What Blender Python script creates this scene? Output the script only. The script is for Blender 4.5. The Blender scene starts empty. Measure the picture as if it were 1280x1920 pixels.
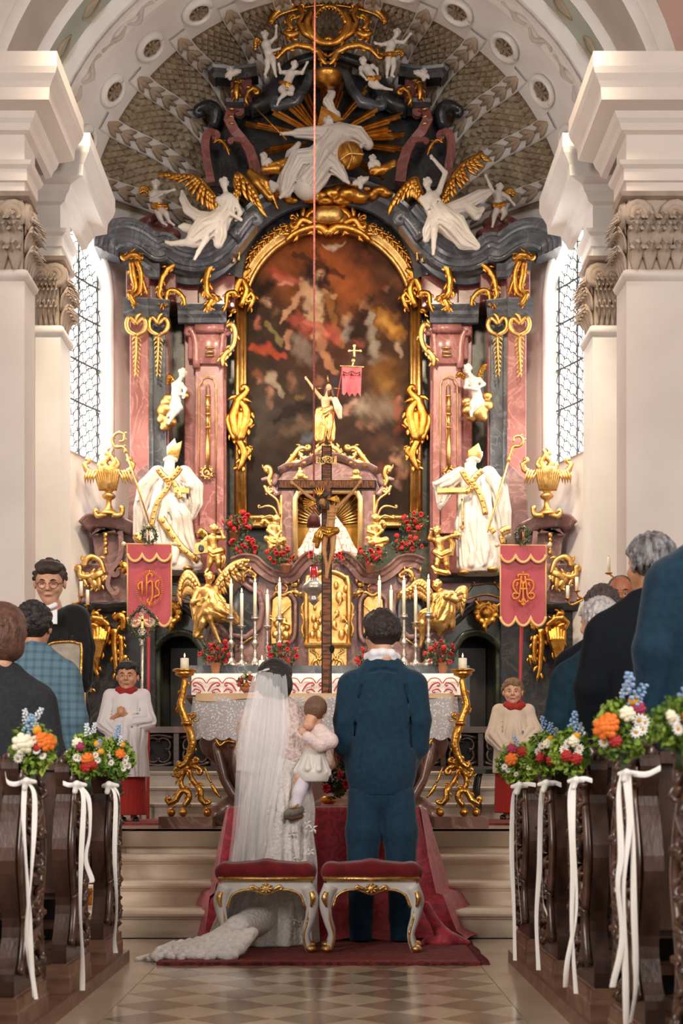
import bpy, math, random
import numpy as np
random.seed(7); np.random.seed(7)
SC = bpy.context.scene
COL = SC.collection
pi = math.pi
# ---------------------------------------------------------------- camera model (photo frame 1280 x 1920)
FPX, VX, VY, CX, CZ = 2600., 629., 1480., .085, .87      # focal length in px, vanishing point, camera x / height
cam = bpy.data.cameras.new('camera'); camo = bpy.data.objects.new('camera', cam); COL.objects.link(camo)
camo.location = (CX, 0, CZ); camo.rotation_euler = (pi/2, 0, 0)
cam.sensor_fit = 'VERTICAL'; cam.sensor_height = 36; cam.sensor_width = 24
cam.lens = FPX*36/1920; cam.shift_x = (640-VX)/1920; cam.shift_y = (VY-960)/1920
cam.clip_end = 200
cam.dof.use_dof = True; cam.dof.focus_distance = 9.5; cam.dof.aperture_fstop = 4.5
SC.camera = camo
# ---------------------------------------------------------------- world, lights, exposure
wd = bpy.data.worlds.new('overcast'); SC.world = wd; wd.use_nodes = True
wd.node_tree.nodes['Background'].inputs[0].default_value = (1, .97, .94, 1)
wd.node_tree.nodes['Background'].inputs[1].default_value = .55
def area(name, loc, target, sx, sy, power, col):
    l = bpy.data.lights.new(name, 'AREA'); l.shape = 'RECTANGLE'; l.size = sx; l.size_y = sy; l.energy = power; l.color = col
    o = bpy.data.objects.new(name, l); COL.objects.link(o); o.location = loc
    d = np.array(target, float)-np.array(loc, float)
    from mathutils import Vector
    o.rotation_euler = Vector(d).to_track_quat('-Z', 'Y').to_euler(); return o
for sx in (-1, 1):
    area('nave_fill_light', (sx*5.6, -.5, 4.6), (0, 11.5, 1.6), 2.2, 3.5, 700, (1, .95, .9))       # added frontal fill, standing in for unseen nave daylight; no window openings here
    area('altar_spot_light', (sx*1.6, 10.2, 8.2), (0, 15.6, 2.9), .5, .5, 85, (1, .82, .6)).data.spread = math.radians(75)  # warm spots hidden on the chancel arch
    area('apse_window_light', (sx*2.62, 14.75, 5.3), (sx*1.0, 13.6, 4.0), .9, 2.6, 85, (1, .98, .97))
SC.view_settings.view_transform = 'Standard'; SC.view_settings.look = 'None'
SC.view_settings.exposure = 0.08; SC.view_settings.gamma = 1.0; SC.view_settings.use_curve_mapping = False
# ---------------------------------------------------------------- materials
MATS = {}
def lin(c):
    if isinstance(c, str):
        c = tuple(int(c[i:i+2], 16)/255 for i in (0, 2, 4))
    return tuple((x/12.92 if x <= .04045 else ((x+.055)/1.055)**2.4) for x in c[:3])+(1,)
def mat(name, c1, c2=None, scale=4., rough=.5, metal=0., bump=0., bscale=30., detail=4., dist=0., lo=.35, hi=.65,
        veins=None, vscale=3., emit=None, estr=0., sheen=0., trans=0., alpha=1., coat=0., stretch=None, spec=None, vcol=False):
    if name in MATS: return MATS[name]
    m = bpy.data.materials.new(name); m.use_nodes = True; nt = m.node_tree; N = nt.nodes; L = nt.links
    b = N['Principled BSDF']; b.inputs['Base Color'].default_value = lin(c1); b.inputs['Roughness'].default_value = rough
    b.inputs['Metallic'].default_value = metal
    tc = N.new('ShaderNodeTexCoord'); src = tc.outputs['Object']
    if stretch:
        mp = N.new('ShaderNodeMapping'); mp.inputs['Scale'].default_value = stretch; L.new(src, mp.inputs[0]); src = mp.outputs[0]
    def noise(sc, dt, ds=0.):
        n = N.new('ShaderNodeTexNoise'); n.inputs['Scale'].default_value = sc; n.inputs['Detail'].default_value = dt
        n.inputs['Distortion'].default_value = ds; L.new(src, n.inputs['Vector']); return n
    out = None
    if c2 is not None:
        n = noise(scale, detail, dist); r = N.new('ShaderNodeValToRGB')
        r.color_ramp.elements[0].position = lo; r.color_ramp.elements[0].color = lin(c1)
        r.color_ramp.elements[1].position = hi; r.color_ramp.elements[1].color = lin(c2)
        L.new(n.outputs[0], r.inputs[0]); out = r.outputs[0]
    if vcol:
        a = N.new('ShaderNodeVertexColor'); a.layer_name = 'Col'; out = a.outputs[0]
    if veins is not None:
        n = noise(vscale, 6, 2.2); r = N.new('ShaderNodeValToRGB'); e = r.color_ramp.elements
        e[0].position = .47; e[0].color = (0, 0, 0, 1); e[1].position = .5; e[1].color = (1, 1, 1, 1)
        k = e.new(.53); k.color = (0, 0, 0, 1); L.new(n.outputs[0], r.inputs[0])
        x = N.new('ShaderNodeMix'); x.data_type = 'RGBA'; L.new(r.outputs[0], x.inputs['Factor'])
        if out: L.new(out, x.inputs['A'])
        else: x.inputs['A'].default_value = lin(c1)
        x.inputs['B'].default_value = lin(veins); out = x.outputs['Result']
    if out: L.new(out, b.inputs['Base Color'])
    if bump:
        n = noise(bscale, 3); bp = N.new('ShaderNodeBump'); bp.inputs['Strength'].default_value = bump; bp.inputs['Distance'].default_value = .02
        L.new(n.outputs[0], bp.inputs['Height']); L.new(bp.outputs[0], b.inputs['Normal'])
    if emit is not None:
        b.inputs['Emission Color'].default_value = lin(emit); b.inputs['Emission Strength'].default_value = estr
    if sheen: b.inputs['Sheen Weight'].default_value = sheen
    if trans: b.inputs['Transmission Weight'].default_value = trans
    if alpha < 1: b.inputs['Alpha'].default_value = alpha
    if coat: b.inputs['Coat Weight'].default_value = coat; b.inputs['Coat Roughness'].default_value = .12
    if spec is not None: b.inputs['Specular IOR Level'].default_value = spec
    MATS[name] = m; return m
# ---------------------------------------------------------------- pixel -> place
def W(px, py, Y): return np.array((CX+(px-VX)*Y/FPX, Y, CZ+(VY-py)*Y/FPX))
def WX(px, Y): return CX+(px-VX)*Y/FPX
def WZ(py, Y): return CZ+(VY-py)*Y/FPX
def PP(pts, Y):                                   # [(px,py[,d])] at depth Y; d in px units towards the viewer
    s = Y/FPX
    return [np.array((CX+(p[0]-VX)*s, Y-(p[2]*s if len(p) > 2 else 0), CZ+(VY-p[1])*s)) for p in pts]
# ---------------------------------------------------------------- objects
def mk(name, V, Fc, m, parent=None, smooth=True, kind=None, label=None, cat=None, group=None):
    V = np.asarray(V, dtype=np.float32).reshape(-1, 3)
    me = bpy.data.meshes.new(name)
    if isinstance(Fc, np.ndarray):
        n, k = Fc.shape
        me.vertices.add(len(V)); me.vertices.foreach_set('co', V.ravel())
        me.loops.add(n*k); me.loops.foreach_set('vertex_index', Fc.astype(np.int32).ravel())
        me.polygons.add(n); me.polygons.foreach_set('loop_start', np.arange(0, n*k, k, dtype=np.int32))
        me.update(calc_edges=True)
    else:
        me.from_pydata(V.tolist(), [], [list(map(int, f)) for f in Fc]); me.update()
    if smooth: me.polygons.foreach_set('use_smooth', np.ones(len(me.polygons), dtype=bool))
    if m is not None: me.materials.append(m)
    o = bpy.data.objects.new(name, me); COL.objects.link(o)
    if parent is not None: o.parent = parent
    return tag(o, label, cat, group, kind)
def tag(o, label=None, cat=None, group=None, kind=None):
    if label: o['label'] = label
    if cat: o['category'] = cat
    if group: o['group'] = group
    if kind: o['kind'] = kind
    return o
def thing(name, label=None, cat=None, group=None, kind=None):
    o = bpy.data.objects.new(name, None); COL.objects.link(o); o.empty_display_size = .1
    return tag(o, label, cat, group, kind)
def mirror(o, label=None, parent=None, group=None):
    c = o.copy(); COL.objects.link(c)
    if o.type == 'MESH':
        me = o.data.copy(); n = len(me.vertices); co = np.empty(n*3, dtype=np.float32); me.vertices.foreach_get('co', co)
        co[0::3] *= -1; me.vertices.foreach_set('co', co); me.flip_normals(); me.update(); c.data = me
    if parent is not None: c.parent = parent
    if label: c['label'] = label
    if group: c['group'] = group
    for ch in o.children: mirror(ch, None, c)
    return c
def clone(o, dx=0., dy=0., dz=0., rz=0., label=None, parent=None, sc=1.):
    c = o.copy(); COL.objects.link(c)
    if parent is not None: c.parent = parent
    else:
        c.location = (o.location[0]+dx, o.location[1]+dy, o.location[2]+dz)
        c.rotation_euler[2] += rz
        if sc != 1.: c.scale = (sc, sc, sc)
    if label: c['label'] = label
    for ch in o.children: clone(ch, parent=c)
    return c
def catmull(P, sm):
    P = np.asarray(P, float)
    if len(P) < 3 or sm <= 1:
        if sm <= 1: return P
        t = np.linspace(0, 1, sm+1)[:, None]; return P[0]*(1-t)+P[-1]*t
    Q = np.vstack([2*P[0]-P[1], P, 2*P[-1]-P[-2]]); out = []
    t = (np.arange(sm)/sm)[:, None]
    for i in range(1, len(Q)-2):
        a, b, c, d = Q[i-1], Q[i], Q[i+1], Q[i+2]
        out.append(.5*((2*b)+(-a+c)*t+(2*a-5*b+4*c-d)*t**2+(-a+3*b-3*c+d)*t**3))
    return np.vstack(out+[P[-1:]])
class G:                                           # mesh collector
    def __init__(s): s.V = []; s.F = []; s.n = 0
    def add(s, V, Fc):
        V = np.asarray(V, float).reshape(-1, 3); k = s.n; s.V.append(V); s.F += [[i+k for i in f] for f in Fc]; s.n += len(V); return s
    def tube(s, P, r, n=6, flat=1., sm=1, up=None, closed=False, rot=0.):
        P = np.asarray(P, float); m0 = len(P)
        r = np.full(m0, float(r)) if np.isscalar(r) else np.interp(np.linspace(0, 1, m0), np.linspace(0, 1, len(r)), r)
        if sm > 1: r = np.interp(np.linspace(0, 1, (m0-1)*sm+1), np.linspace(0, 1, m0), r); P = catmull(P, sm)
        m = len(P); T = np.gradient(P, axis=0) if m > 2 else np.repeat((P[-1:]-P[:1]), m, 0)
        if closed: T[0] = T[-1] = P[1]-P[-2]
        T /= (np.linalg.norm(T, axis=1)[:, None]+1e-12)
        u = np.array((0, -1., 0)) if up is None else np.asarray(up, float)
        if abs(T[0]@u) > .95: u = np.array((1., 0, 0)) if abs(T[0][0]) < .9 else np.array((0, 0, 1.))
        V = []; a = np.linspace(0, 2*pi, n, endpoint=False)+rot
        for i in range(m):
            t = T[i]; v = u-t*(u@t); l = np.linalg.norm(v)
            if l > 1e-4: v /= l
            w = np.cross(t, v)
            if up is None: u = v
            V.append(P[i]+r[i]*(np.cos(a)[:, None]*w+np.sin(a)[:, None]*v*flat))
        Fc = [(i*n+j, i*n+(j+1) % n, (i+1)*n+(j+1) % n, (i+1)*n+j) for i in range(m-1) for j in range(n)]
        Fc += [tuple(range(n-1, -1, -1)), tuple(range((m-1)*n, m*n))]
        return s.add(np.vstack(V), Fc)
    def box(s, c, d, rz=0., taper=1.):
        x, y, z = [v/2 for v in d]; ca, sa = math.cos(rz), math.sin(rz); V = []
        for k, (sz) in enumerate((-1, 1)):
            t = taper if sz > 0 else 1.
            for sx, sy in ((-1, -1), (1, -1), (1, 1), (-1, 1)):
                X, Yy = sx*x*t, sy*y*t; V.append((c[0]+X*ca-Yy*sa, c[1]+X*sa+Yy*ca, c[2]+sz*z))
        return s.add(V, [(3, 2, 1, 0), (4, 5, 6, 7), (0, 1, 5, 4), (1, 2, 6, 5), (2, 3, 7, 6), (3, 0, 4, 7)])
    def prism(s, P, y0, y1, bev=0.):               # polygon [(x,z)] extruded y0 (front) -> y1 (back)
        P = [tuple(p) for p in P]; A = sum(P[i][0]*P[(i+1) % len(P)][1]-P[(i+1) % len(P)][0]*P[i][1] for i in range(len(P)))
        if A < 0: P = P[::-1]
        n = len(P); rings = []
        if bev > 0:
            Q = np.array(P); c = np.roll(Q, -1, 0)-np.roll(Q, 1, 0); c /= (np.linalg.norm(c, axis=1)[:, None]+1e-9)
            inn = Q+np.stack([-c[:, 1], c[:, 0]], 1)*bev
            rings = [[(p[0], y0, p[1]) for p in inn], [(p[0], y0+bev, p[1]) for p in P], [(p[0], y1, p[1]) for p in P]]
        else: rings = [[(p[0], y0, p[1]) for p in P], [(p[0], y1, p[1]) for p in P]]
        V = [v for r in rings for v in r]; k = len(rings)
        Fc = [(j*n+i, j*n+n+i, j*n+n+(i+1) % n, j*n+(i+1) % n) for j in range(k-1) for i in range(n)]
        Fc += [tuple(range(n)), tuple(range(k*n-1, (k-1)*n-1, -1))]
        return s.add(V, Fc)
    def pxprism(s, P, Y, th, front=0., bev=0., sm=1):
        q = PP(P, Y)
        if sm > 1: q = catmull(q+[q[0]], sm)[:-1]
        return s.prism([(v[0], v[2]) for v in q], Y-front, Y-front+th, bev)
    def lathe(s, prof, c=(0, 0, 0), n=14, a0=0., a1=2*pi):
        full = abs(a1-a0) > 6.28; k = n if full else n+1
        a = np.linspace(a0, a1, k, endpoint=not full); V = []
        for r, z in prof: V += [(c[0]+r*math.cos(t), c[1]+r*math.sin(t), c[2]+z) for t in a]
        m = len(prof); Fc = []
        for i in range(m-1):
            for j in range(k if full else k-1): Fc.append((i*k+j, i*k+(j+1) % k, (i+1)*k+(j+1) % k, (i+1)*k+j))
        if full: Fc += [tuple(range(k-1, -1, -1)), tuple(range((m-1)*k, m*k))]
        return s.add(V, Fc)
    def sweep(s, path, prof, closed=False):        # plan path [(x,y)], profile [(out,z)] out = right of travel
        P = np.asarray(path, float); n = len(P); N = []
        for i in range(n):
            a = P[i]-P[i-1] if (i > 0 or closed) else P[1]-P[0]; b = P[(i+1) % n]-P[i] if (i < n-1 or closed) else P[-1]-P[-2]
            a = a/np.linalg.norm(a); b = b/np.linalg.norm(b); na = np.array((a[1], -a[0])); nb = np.array((b[1], -b[0])); v = na+nb
            N.append(v/max(.35, (v@v)/2))
        m = len(prof); V = []
        for i in range(n):
            for o, z in prof: V.append((P[i][0]+N[i][0]*o, P[i][1]+N[i][1]*o, z))
        Fc = [(i*m+j, i*m+j+1, ((i+1) % n)*m+j+1, ((i+1) % n)*m+j) for i in range(n if closed else n-1) for j in range(m-1)]
        return s.add(V, Fc)
    def ell(s, c, r, n=10, m=7):
        V = []; 
        for i in range(m+1):
            p = pi*i/m
            for j in range(n):
                a = 2*pi*j/n; V.append((c[0]+r[0]*math.sin(p)*math.cos(a), c[1]+r[1]*math.sin(p)*math.sin(a), c[2]+r[2]*math.cos(p)))
        return s.add(V, [(i*n+j, (i+1)*n+j, (i+1)*n+(j+1) % n, i*n+(j+1) % n) for i in range(m) for j in range(n)])
    def grid(s, Q, flip=False):                    # Q[i][j] points
        Q = np.asarray(Q, float); a, b = Q.shape[:2]
        Fc = [(i*b+j, i*b+j+1, (i+1)*b+j+1, (i+1)*b+j) for i in range(a-1) for j in range(b-1)]
        if flip: Fc = [f[::-1] for f in Fc]
        return s.add(Q.reshape(-1, 3), Fc)
    def mk(s, name, m, parent=None, smooth=True, **k):
        return mk(name, np.vstack(s.V), s.F, m, parent, smooth, **k)
# ---------------------------------------------------------------- gilded strokes traced at a depth
def stroke(g, P, Y, r, n=6, sm=4, flat=.8, curl0=0., curl1=0., up=(0, -1, 0), rot=0.):
    """tapered scroll through px points; r in px (scalar or list); curl = spiral turns with radius in px at the ends (sign = side)"""
    P = [list(p)+[0]*(3-len(p)) for p in P]; R = [r]*len(P) if np.isscalar(r) else list(np.interp(np.linspace(0, 1, len(P)), np.linspace(0, 1, len(r)), r))
    def spiral(p, q, c):
        dx, dy = p[0]-q[0], p[1]-q[1]; l = math.hypot(dx, dy)+1e-6; dx /= l; dy /= l; sg = 1 if c > 0 else -1; R0 = abs(c)
        cx, cy = p[0]-dy*sg*R0, p[1]+dx*sg*R0; a0 = math.atan2(p[1]-cy, p[0]-cx); o = []
        for i in range(1, 9):
            a = a0+sg*i*.62; rr = R0*(1-.085*i); o.append([cx+rr*math.cos(a), cy+rr*math.sin(a), p[2]+.25*i*R0*.12])
        return o
    if curl1:
        o = spiral(P[-1], P[-2], curl1); P += o; R += list(np.linspace(R[-1], max(R[-1]*.75, abs(curl1)*.3), len(o)))
    if curl0:
        o = spiral(P[0], P[1], curl0); P = o[::-1]+P; R = list(np.linspace(R[0], max(R[0]*.75, abs(curl0)*.3), len(o)))[::-1]+R
    s = Y/FPX
    g.tube(PP(P, Y), [x*s for x in R], n=n, flat=flat, sm=1 if (curl0 or curl1) and len(P) > 12 else sm, up=up, rot=rot)
def leaf(g, P, Y, w, n=5, sm=3, flat=.35):          # acanthus leaf: pointed flattened stroke
    stroke(g, P, Y, [w*.35, w, w*.85, w*.5, w*.08], n=n, sm=sm, flat=flat)
# ---------------------------------------------------------------- sculptor: smooth union of round cones / ellipsoids on a voxel grid
class Sc:
    def __init__(s, Y=None, h=1.5, sc=None, org=None):
        s.h = h; s.P = []
        if Y is not None: s.sc = Y/FPX; s.org = np.array((CX-VX*s.sc, Y, CZ+VY*s.sc))
        else: s.sc = sc; s.org = np.array(org, float)
        s.T = None
    def limb(s, pts, k=3., sub=False):             # pts (x, y, d, r): y down as in the photo, d towards viewer
        q = [s.tf(p[:3])+[p[3]] for p in pts]
        for a, b in zip(q[:-1], q[1:]): s.P.append(('c', a, b, k, sub))
        if len(q) == 1: s.P.append(('c', q[0], [q[0][0]+.01]+q[0][1:], k, sub))
        return s
    def tf(s, p):
        if s.T is None: return [float(v) for v in p]
        R, o = s.T; v = R@np.array(p, float); return [float(v[i]+o[i]) for i in range(3)]
    def ell(s, c, r, k=3., rot=0., sub=False):     # rot: degrees in the picture plane
        s.P.append(('e', s.tf(c), list(r), k, sub, math.radians(rot), None if s.T is None else s.T[0])); return s
    def mesh(s, name, m, parent=None, ymax=None, **kw):
        h = s.h; lo = np.full(3, 1e9); hi = -lo
        for p in s.P:
            if p[4]: continue
            if p[0] == 'c':
                for e in p[1:3]: lo = np.minimum(lo, np.array(e[:3])-e[3]); hi = np.maximum(hi, np.array(e[:3])+e[3])
            else: R = max(p[2]); lo = np.minimum(lo, np.array(p[1])-R); hi = np.maximum(hi, np.array(p[1])+R)
        lo -= 3*h; hi += 3*h; n = np.ceil((hi-lo)/h).astype(int)+1
        A = [lo[i]+h*np.arange(n[i], dtype=np.float32) for i in range(3)]
        Fd = np.full(n, 1e3, dtype=np.float32)
        for p in s.P:
            k = p[3]; pad = k+3*h
            if p[0] == 'c':
                a = np.array(p[1][:3]); b = np.array(p[2][:3]); ra, rb = p[1][3], p[2][3]
                l0 = np.minimum(a-ra, b-rb)-pad; h0 = np.maximum(a+ra, b+rb)+pad
            else: R = max(p[2]); l0 = np.array(p[1])-R-pad; h0 = np.array(p[1])+R+pad
            i0 = np.clip(np.floor((l0-lo)/h).astype(int), 0, n); i1 = np.clip(np.ceil((h0-lo)/h).astype(int)+1, 0, n)
            if (i1 <= i0).any(): continue
            sl = tuple(slice(i0[i], i1[i]) for i in range(3))
            x = A[0][sl[0]][:, None, None]; y = A[1][sl[1]][None, :, None]; z = A[2][sl[2]][None, None, :]
            if p[0] == 'c':
                d = b-a; dd = max(d@d, 1e-9); t = ((x-a[0])*d[0]+(y-a[1])*d[1]+(z-a[2])*d[2])/dd; t = np.clip(t, 0, 1)
                D = np.sqrt((x-a[0]-t*d[0])**2+(y-a[1]-t*d[1])**2+(z-a[2]-t*d[2])**2)-(ra+(rb-ra)*t)
            else:
                c, r = p[1], p[2]; X, Yy, Z = x-c[0], y-c[1], z-c[2]
                if p[6] is not None:
                    M = p[6].T; X, Yy, Z = M[0, 0]*X+M[0, 1]*Yy+M[0, 2]*Z, M[1, 0]*X+M[1, 1]*Yy+M[1, 2]*Z, M[2, 0]*X+M[2, 1]*Yy+M[2, 2]*Z
                if p[5]: ca, sa = math.cos(p[5]), math.sin(p[5]); X, Yy = ca*X+sa*Yy, -sa*X+ca*Yy
                k0 = np.sqrt((X/r[0])**2+(Yy/r[1])**2+(Z/r[2])**2); k1 = np.sqrt((X/r[0]**2)**2+(Yy/r[1]**2)**2+(Z/r[2]**2)**2)+1e-6
                D = k0*(k0-1)/k1
            D = D.astype(np.float32); B = Fd[sl]
            if p[4]:
                hh = np.clip(.5-.5*(B+D)/max(k, 1e-3), 0, 1); Fd[sl] = B+(-D-B)*hh+k*hh*(1-hh)
            else:
                hh = np.clip(.5+.5*(B-D)/max(k, 1e-3), 0, 1); Fd[sl] = B+(D-B)*hh-k*hh*(1-hh)
        if ymax is not None: Fd = np.maximum(Fd, (A[1]-ymax)[None, :, None].astype(np.float32))
        V, Q = nets(Fd); V = lo+V*h; sc = s.sc
        # photo axes (x right, y down, d to viewer) -> world
        Wd = np.stack([s.org[0]+V[:, 0]*sc, s.org[1]-V[:, 2]*sc, s.org[2]-V[:, 1]*sc], 1)
        return mk(name, Wd, Q, m, parent, **kw)
def nets(Fd):
    S = Fd < 0; n = np.array(Fd.shape)-1; cnt = np.zeros(n, np.uint8); acc = np.zeros(tuple(n)+(3,), np.float32)
    def sub(A, o): return A[o[0]:o[0]+n[0], o[1]:o[1]+n[1], o[2]:o[2]+n[2]]
    for ax in range(3):
        e = [0, 0, 0]; e[ax] = 1; o1, o2 = [i for i in range(3) if i != ax]
        for u in (0, 1):
            for v in (0, 1):
                o = [0, 0, 0]; o[o1] = u; o[o2] = v; p = [o[i]+e[i] for i in range(3)]
                a, b = sub(Fd, o), sub(Fd, p); c = np.nonzero((a < 0) != (b < 0))
                if not len(c[0]): continue
                av, bv = a[c], b[c]; t = av/(av-bv); w = np.zeros((len(t), 3), np.float32); w[:] = o; w[:, ax] += t
                acc[c] += w; cnt[c] += 1
    cells = np.nonzero(cnt); idx = np.full(n, -1, np.int32); idx[cells] = np.arange(len(cells[0]))
    V = np.stack(cells, 1)+acc[cells]/cnt[cells][:, None]; Q = []
    for ax in range(3):
        o1, o2 = (ax+1) % 3, (ax+2) % 3
        sl0 = [slice(1, -1)]*3; sl0[ax] = slice(0, -1); sl1 = list(sl0); sl1[ax] = slice(1, None)
        a, b = S[tuple(sl0)], S[tuple(sl1)]
        for flip in (0, 1):
            c = np.nonzero(a & ~b if not flip else ~a & b)
            if not len(c[0]): continue
            p = [c[i]+(0 if i == ax else 1) for i in range(3)]
            def at(u, v):
                q = list(p); q[o1] = q[o1]-u; q[o2] = q[o2]-v; return idx[tuple(q)]
            q = np.stack([at(0, 0), at(1, 0), at(1, 1), at(0, 1)], 1)
            Q.append(q[:, ::-1] if not flip else q)
    Q = np.vstack(Q); Q = Q[(Q >= 0).all(1)]
    return V, Q          # x,y(down),d axes: handedness handled below
# ================================================================ materials used everywhere
M_white = mat('white_plaster', 'ece8e4', 'e0dad4', 1.5, .7, bump=.05, bscale=20)
M_cream = mat('cream_plaster', 'ded3cb', 'd4c8bf', 1.2, .75, bump=.06, bscale=12)
M_pink = mat('pink_plaster', 'cfb0a6', 'c4a498', 1.4, .8)
M_green = mat('sage_plaster', 'aab0a2', '9ba294', 2, .8)
M_grey = mat('grey_plaster', 'b9aea4', 'ada298', 2, .8)
M_tan = mat('tan_stucco', 'b09c86', '9d8872', 5, .8)
M_trellis = mat('trellis_stucco', '97826a', '7d6a54', 6, .75, bump=.2, bscale=40)
M_capital = mat('capital_stone', 'b8a696', '9c8a7a', 6, .7, bump=.2, bscale=40)
M_gold = mat('gilding', 'dba24e', 'b97c30', 14, .3, 1., bump=.22, bscale=60)
M_gold2 = mat('pale_gilding', 'e6bd7a', 'cc9c54', 14, .36, 1., bump=.25, bscale=70)
M_iron = mat('window_iron', '55585a', rough=.6)
M_stone = mat('step_stone', 'e0ceb8', 'cdb8a0', 3, .45, bump=.06, bscale=25, stretch=(1, 3, 6))
M_tileA = mat('pale_marble_tile', 'c9b79f', 'b7a48b', 4, .16, coat=.3, stretch=(2, 1, 1))
M_tileB = mat('brown_marble_tile', '9a8672', '86735f', 4, .16, coat=.3, stretch=(2, 1, 1))
M_slab = mat('floor_slab', 'c4b39c', 'b29f88', 2.5, .2, coat=.2)
M_joint = mat('floor_joint', '6b5a4a', rough=.7)
# ================================================================ floor
fl = thing('floor', kind='structure')
g = G(); g.box((0, 4.0, -.06), (16, 30, .1)); g.mk('floor_bed', M_joint, fl, smooth=False)
def flat_tile(poly, z=.0, th=.012, gap=.0025):
    P = np.array(poly, float); c = P.mean(0); d = P-c; P = c+d*(1-gap/np.linalg.norm(d, axis=1)[:, None]); n = len(P)
    V = [(x, y, z) for x, y in P]+[(x, y, z-th) for x, y in P]
    return V, [tuple(range(n))]+[(i, i+n, (i+1) % n+n, (i+1) % n) for i in range(n)]
HW = .80; a = HW/5
yy0, yy1 = 4.3, 8.05
for i in range(int((yy1-yy0)/a)+2):
    for j in range(-6, 7):
        if (i+j) % 2: continue
        cx, cy = j*a, yy0+i*a
        P = [(cx-a, cy), (cx, cy-a), (cx+a, cy), (cx, cy+a)]
        P = [(min(HW, max(-HW, x)), min(yy1, y)) for x, y in P]
        Q = [P[k] for k in range(4) if P[k] != P[k-1]]
        ar = abs(sum(Q[k][0]*Q[(k+1) % len(Q)][1]-Q[(k+1) % len(Q)][0]*Q[k][1] for k in range(len(Q))))
        if len(Q) < 3 or ar < 1e-4: continue
        V, Fc = flat_tile(Q); mk('floor_tile', V, Fc, M_tileA if i % 2 else M_tileB, fl, smooth=False)
for sx in (-1, 1):
    for k in range(5):
        V, Fc = flat_tile([(sx*HW, 3.9+k*.86), (sx*1.6, 3.9+k*.86), (sx*1.6, 4.76+k*.86), (sx*HW, 4.76+k*.86)][::sx])
        mk('border_slab', V, Fc, M_slab, fl, smooth=False)
for k in range(6):
    V, Fc = flat_tile([(-HW+k*1.6/6, 3.0), (-HW+(k+1)*1.6/6, 3.0), (-HW+(k+1)*1.6/6, 4.3), (-HW+k*1.6/6, 4.3)]); mk('near_slab', V, Fc, M_slab, fl, smooth=False)
for k in range(7):
    V, Fc = flat_tile([(-3.4+k*.98, 7.35 if False else 8.06), (-3.4+(k+1)*.98, 8.06), (-3.4+(k+1)*.98, 8.2), (-3.4+k*.98, 8.2)]); mk('kerb_slab', V, Fc, M_slab, fl, smooth=False)
# ================================================================ altar steps
ZP = .595                                            # sanctuary floor
stz = [.163, .304, .45, ZP]; sty = [8.12, 8.46, 8.80, 9.14]
names = ['lowest', 'second', 'third', 'top']
for i in range(4):
    st = thing('altar_step', kind='structure')
    tag(st, label=names[i]+' long limestone step leading up to the sanctuary', cat='step')
    y1 = 8.6+i*.34 if i < 3 else 9.6
    g = G(); g.box((0, (sty[i]+9.6)/2+.02, stz[i]-.09), (6.7, 9.6-sty[i], .14)); g.mk('step_core', M_stone, st, smooth=False)
    x = -3.4
    ws = [2.1, 1.9, 2.8] if i % 2 else [2.9, 2.2, 1.7]
    for w in ws:
        g = G(); g.sweep([(x+.002, sty[i]), (x+w-.002, sty[i])], [(-.5, stz[i]), (.02, stz[i]), (.032, stz[i]-.008), (.036, stz[i]-.02), (.03, stz[i]-.034), (.018, stz[i]-.04), (.01, stz[i]-.052), (0, stz[i]-.056), (0, stz[i]-.17), (-.5, stz[i]-.17)])
        g.mk('step_slab', M_stone, st, smooth=False); x += w
g = G(); g.box((0, 11.4, ZP-.05), (7.4, 4.6, .1)); fs = g.mk('floor', mat('sanctuary_stone', 'a8927c', '92806c', 3, .3), smooth=False, kind='structure')
# upper steps in front of the high altar
for i in range(3):
    g = G(); z = ZP+.15*(i+1); y = 12.75+.33*i
    g.sweep([(-2.9, y), (2.9, y)], [(-1.2, z), (.02, z), (.03, z-.012), (.022, z-.035), (0, z-.04), (0, z-.15), (-1.2, z-.15)])
    g.mk('altar_step', mat('grey_step_stone', '988a7e', '807468', 4, .4), smooth=False, kind='structure', cat='step', label=('lowest', 'middle', 'uppermost')[i]+' grey step at the foot of the high altar')
ZH = ZP+.45
g = G(); g.box((0, 15.3, ZH-.05), (6.4, 3.6, .1)); g.mk('floor', MATS['grey_step_stone'], smooth=False, kind='structure')
# ================================================================ nave shell behind / beside the camera
g = G(); g.box((-6.1, 2, 5.5), (.2, 20, 11)); wl = g.mk('wall_left', M_cream, smooth=False, kind='structure')
g = G(); g.box((6.1, 2, 5.5), (.2, 20, 11)); g.mk('wall_right', M_cream, smooth=False, kind='structure')
g = G(); g.box((0, 2, 11.1), (12.4, 20, .2)); g.mk('ceiling', M_cream, smooth=False, kind='structure')
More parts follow.
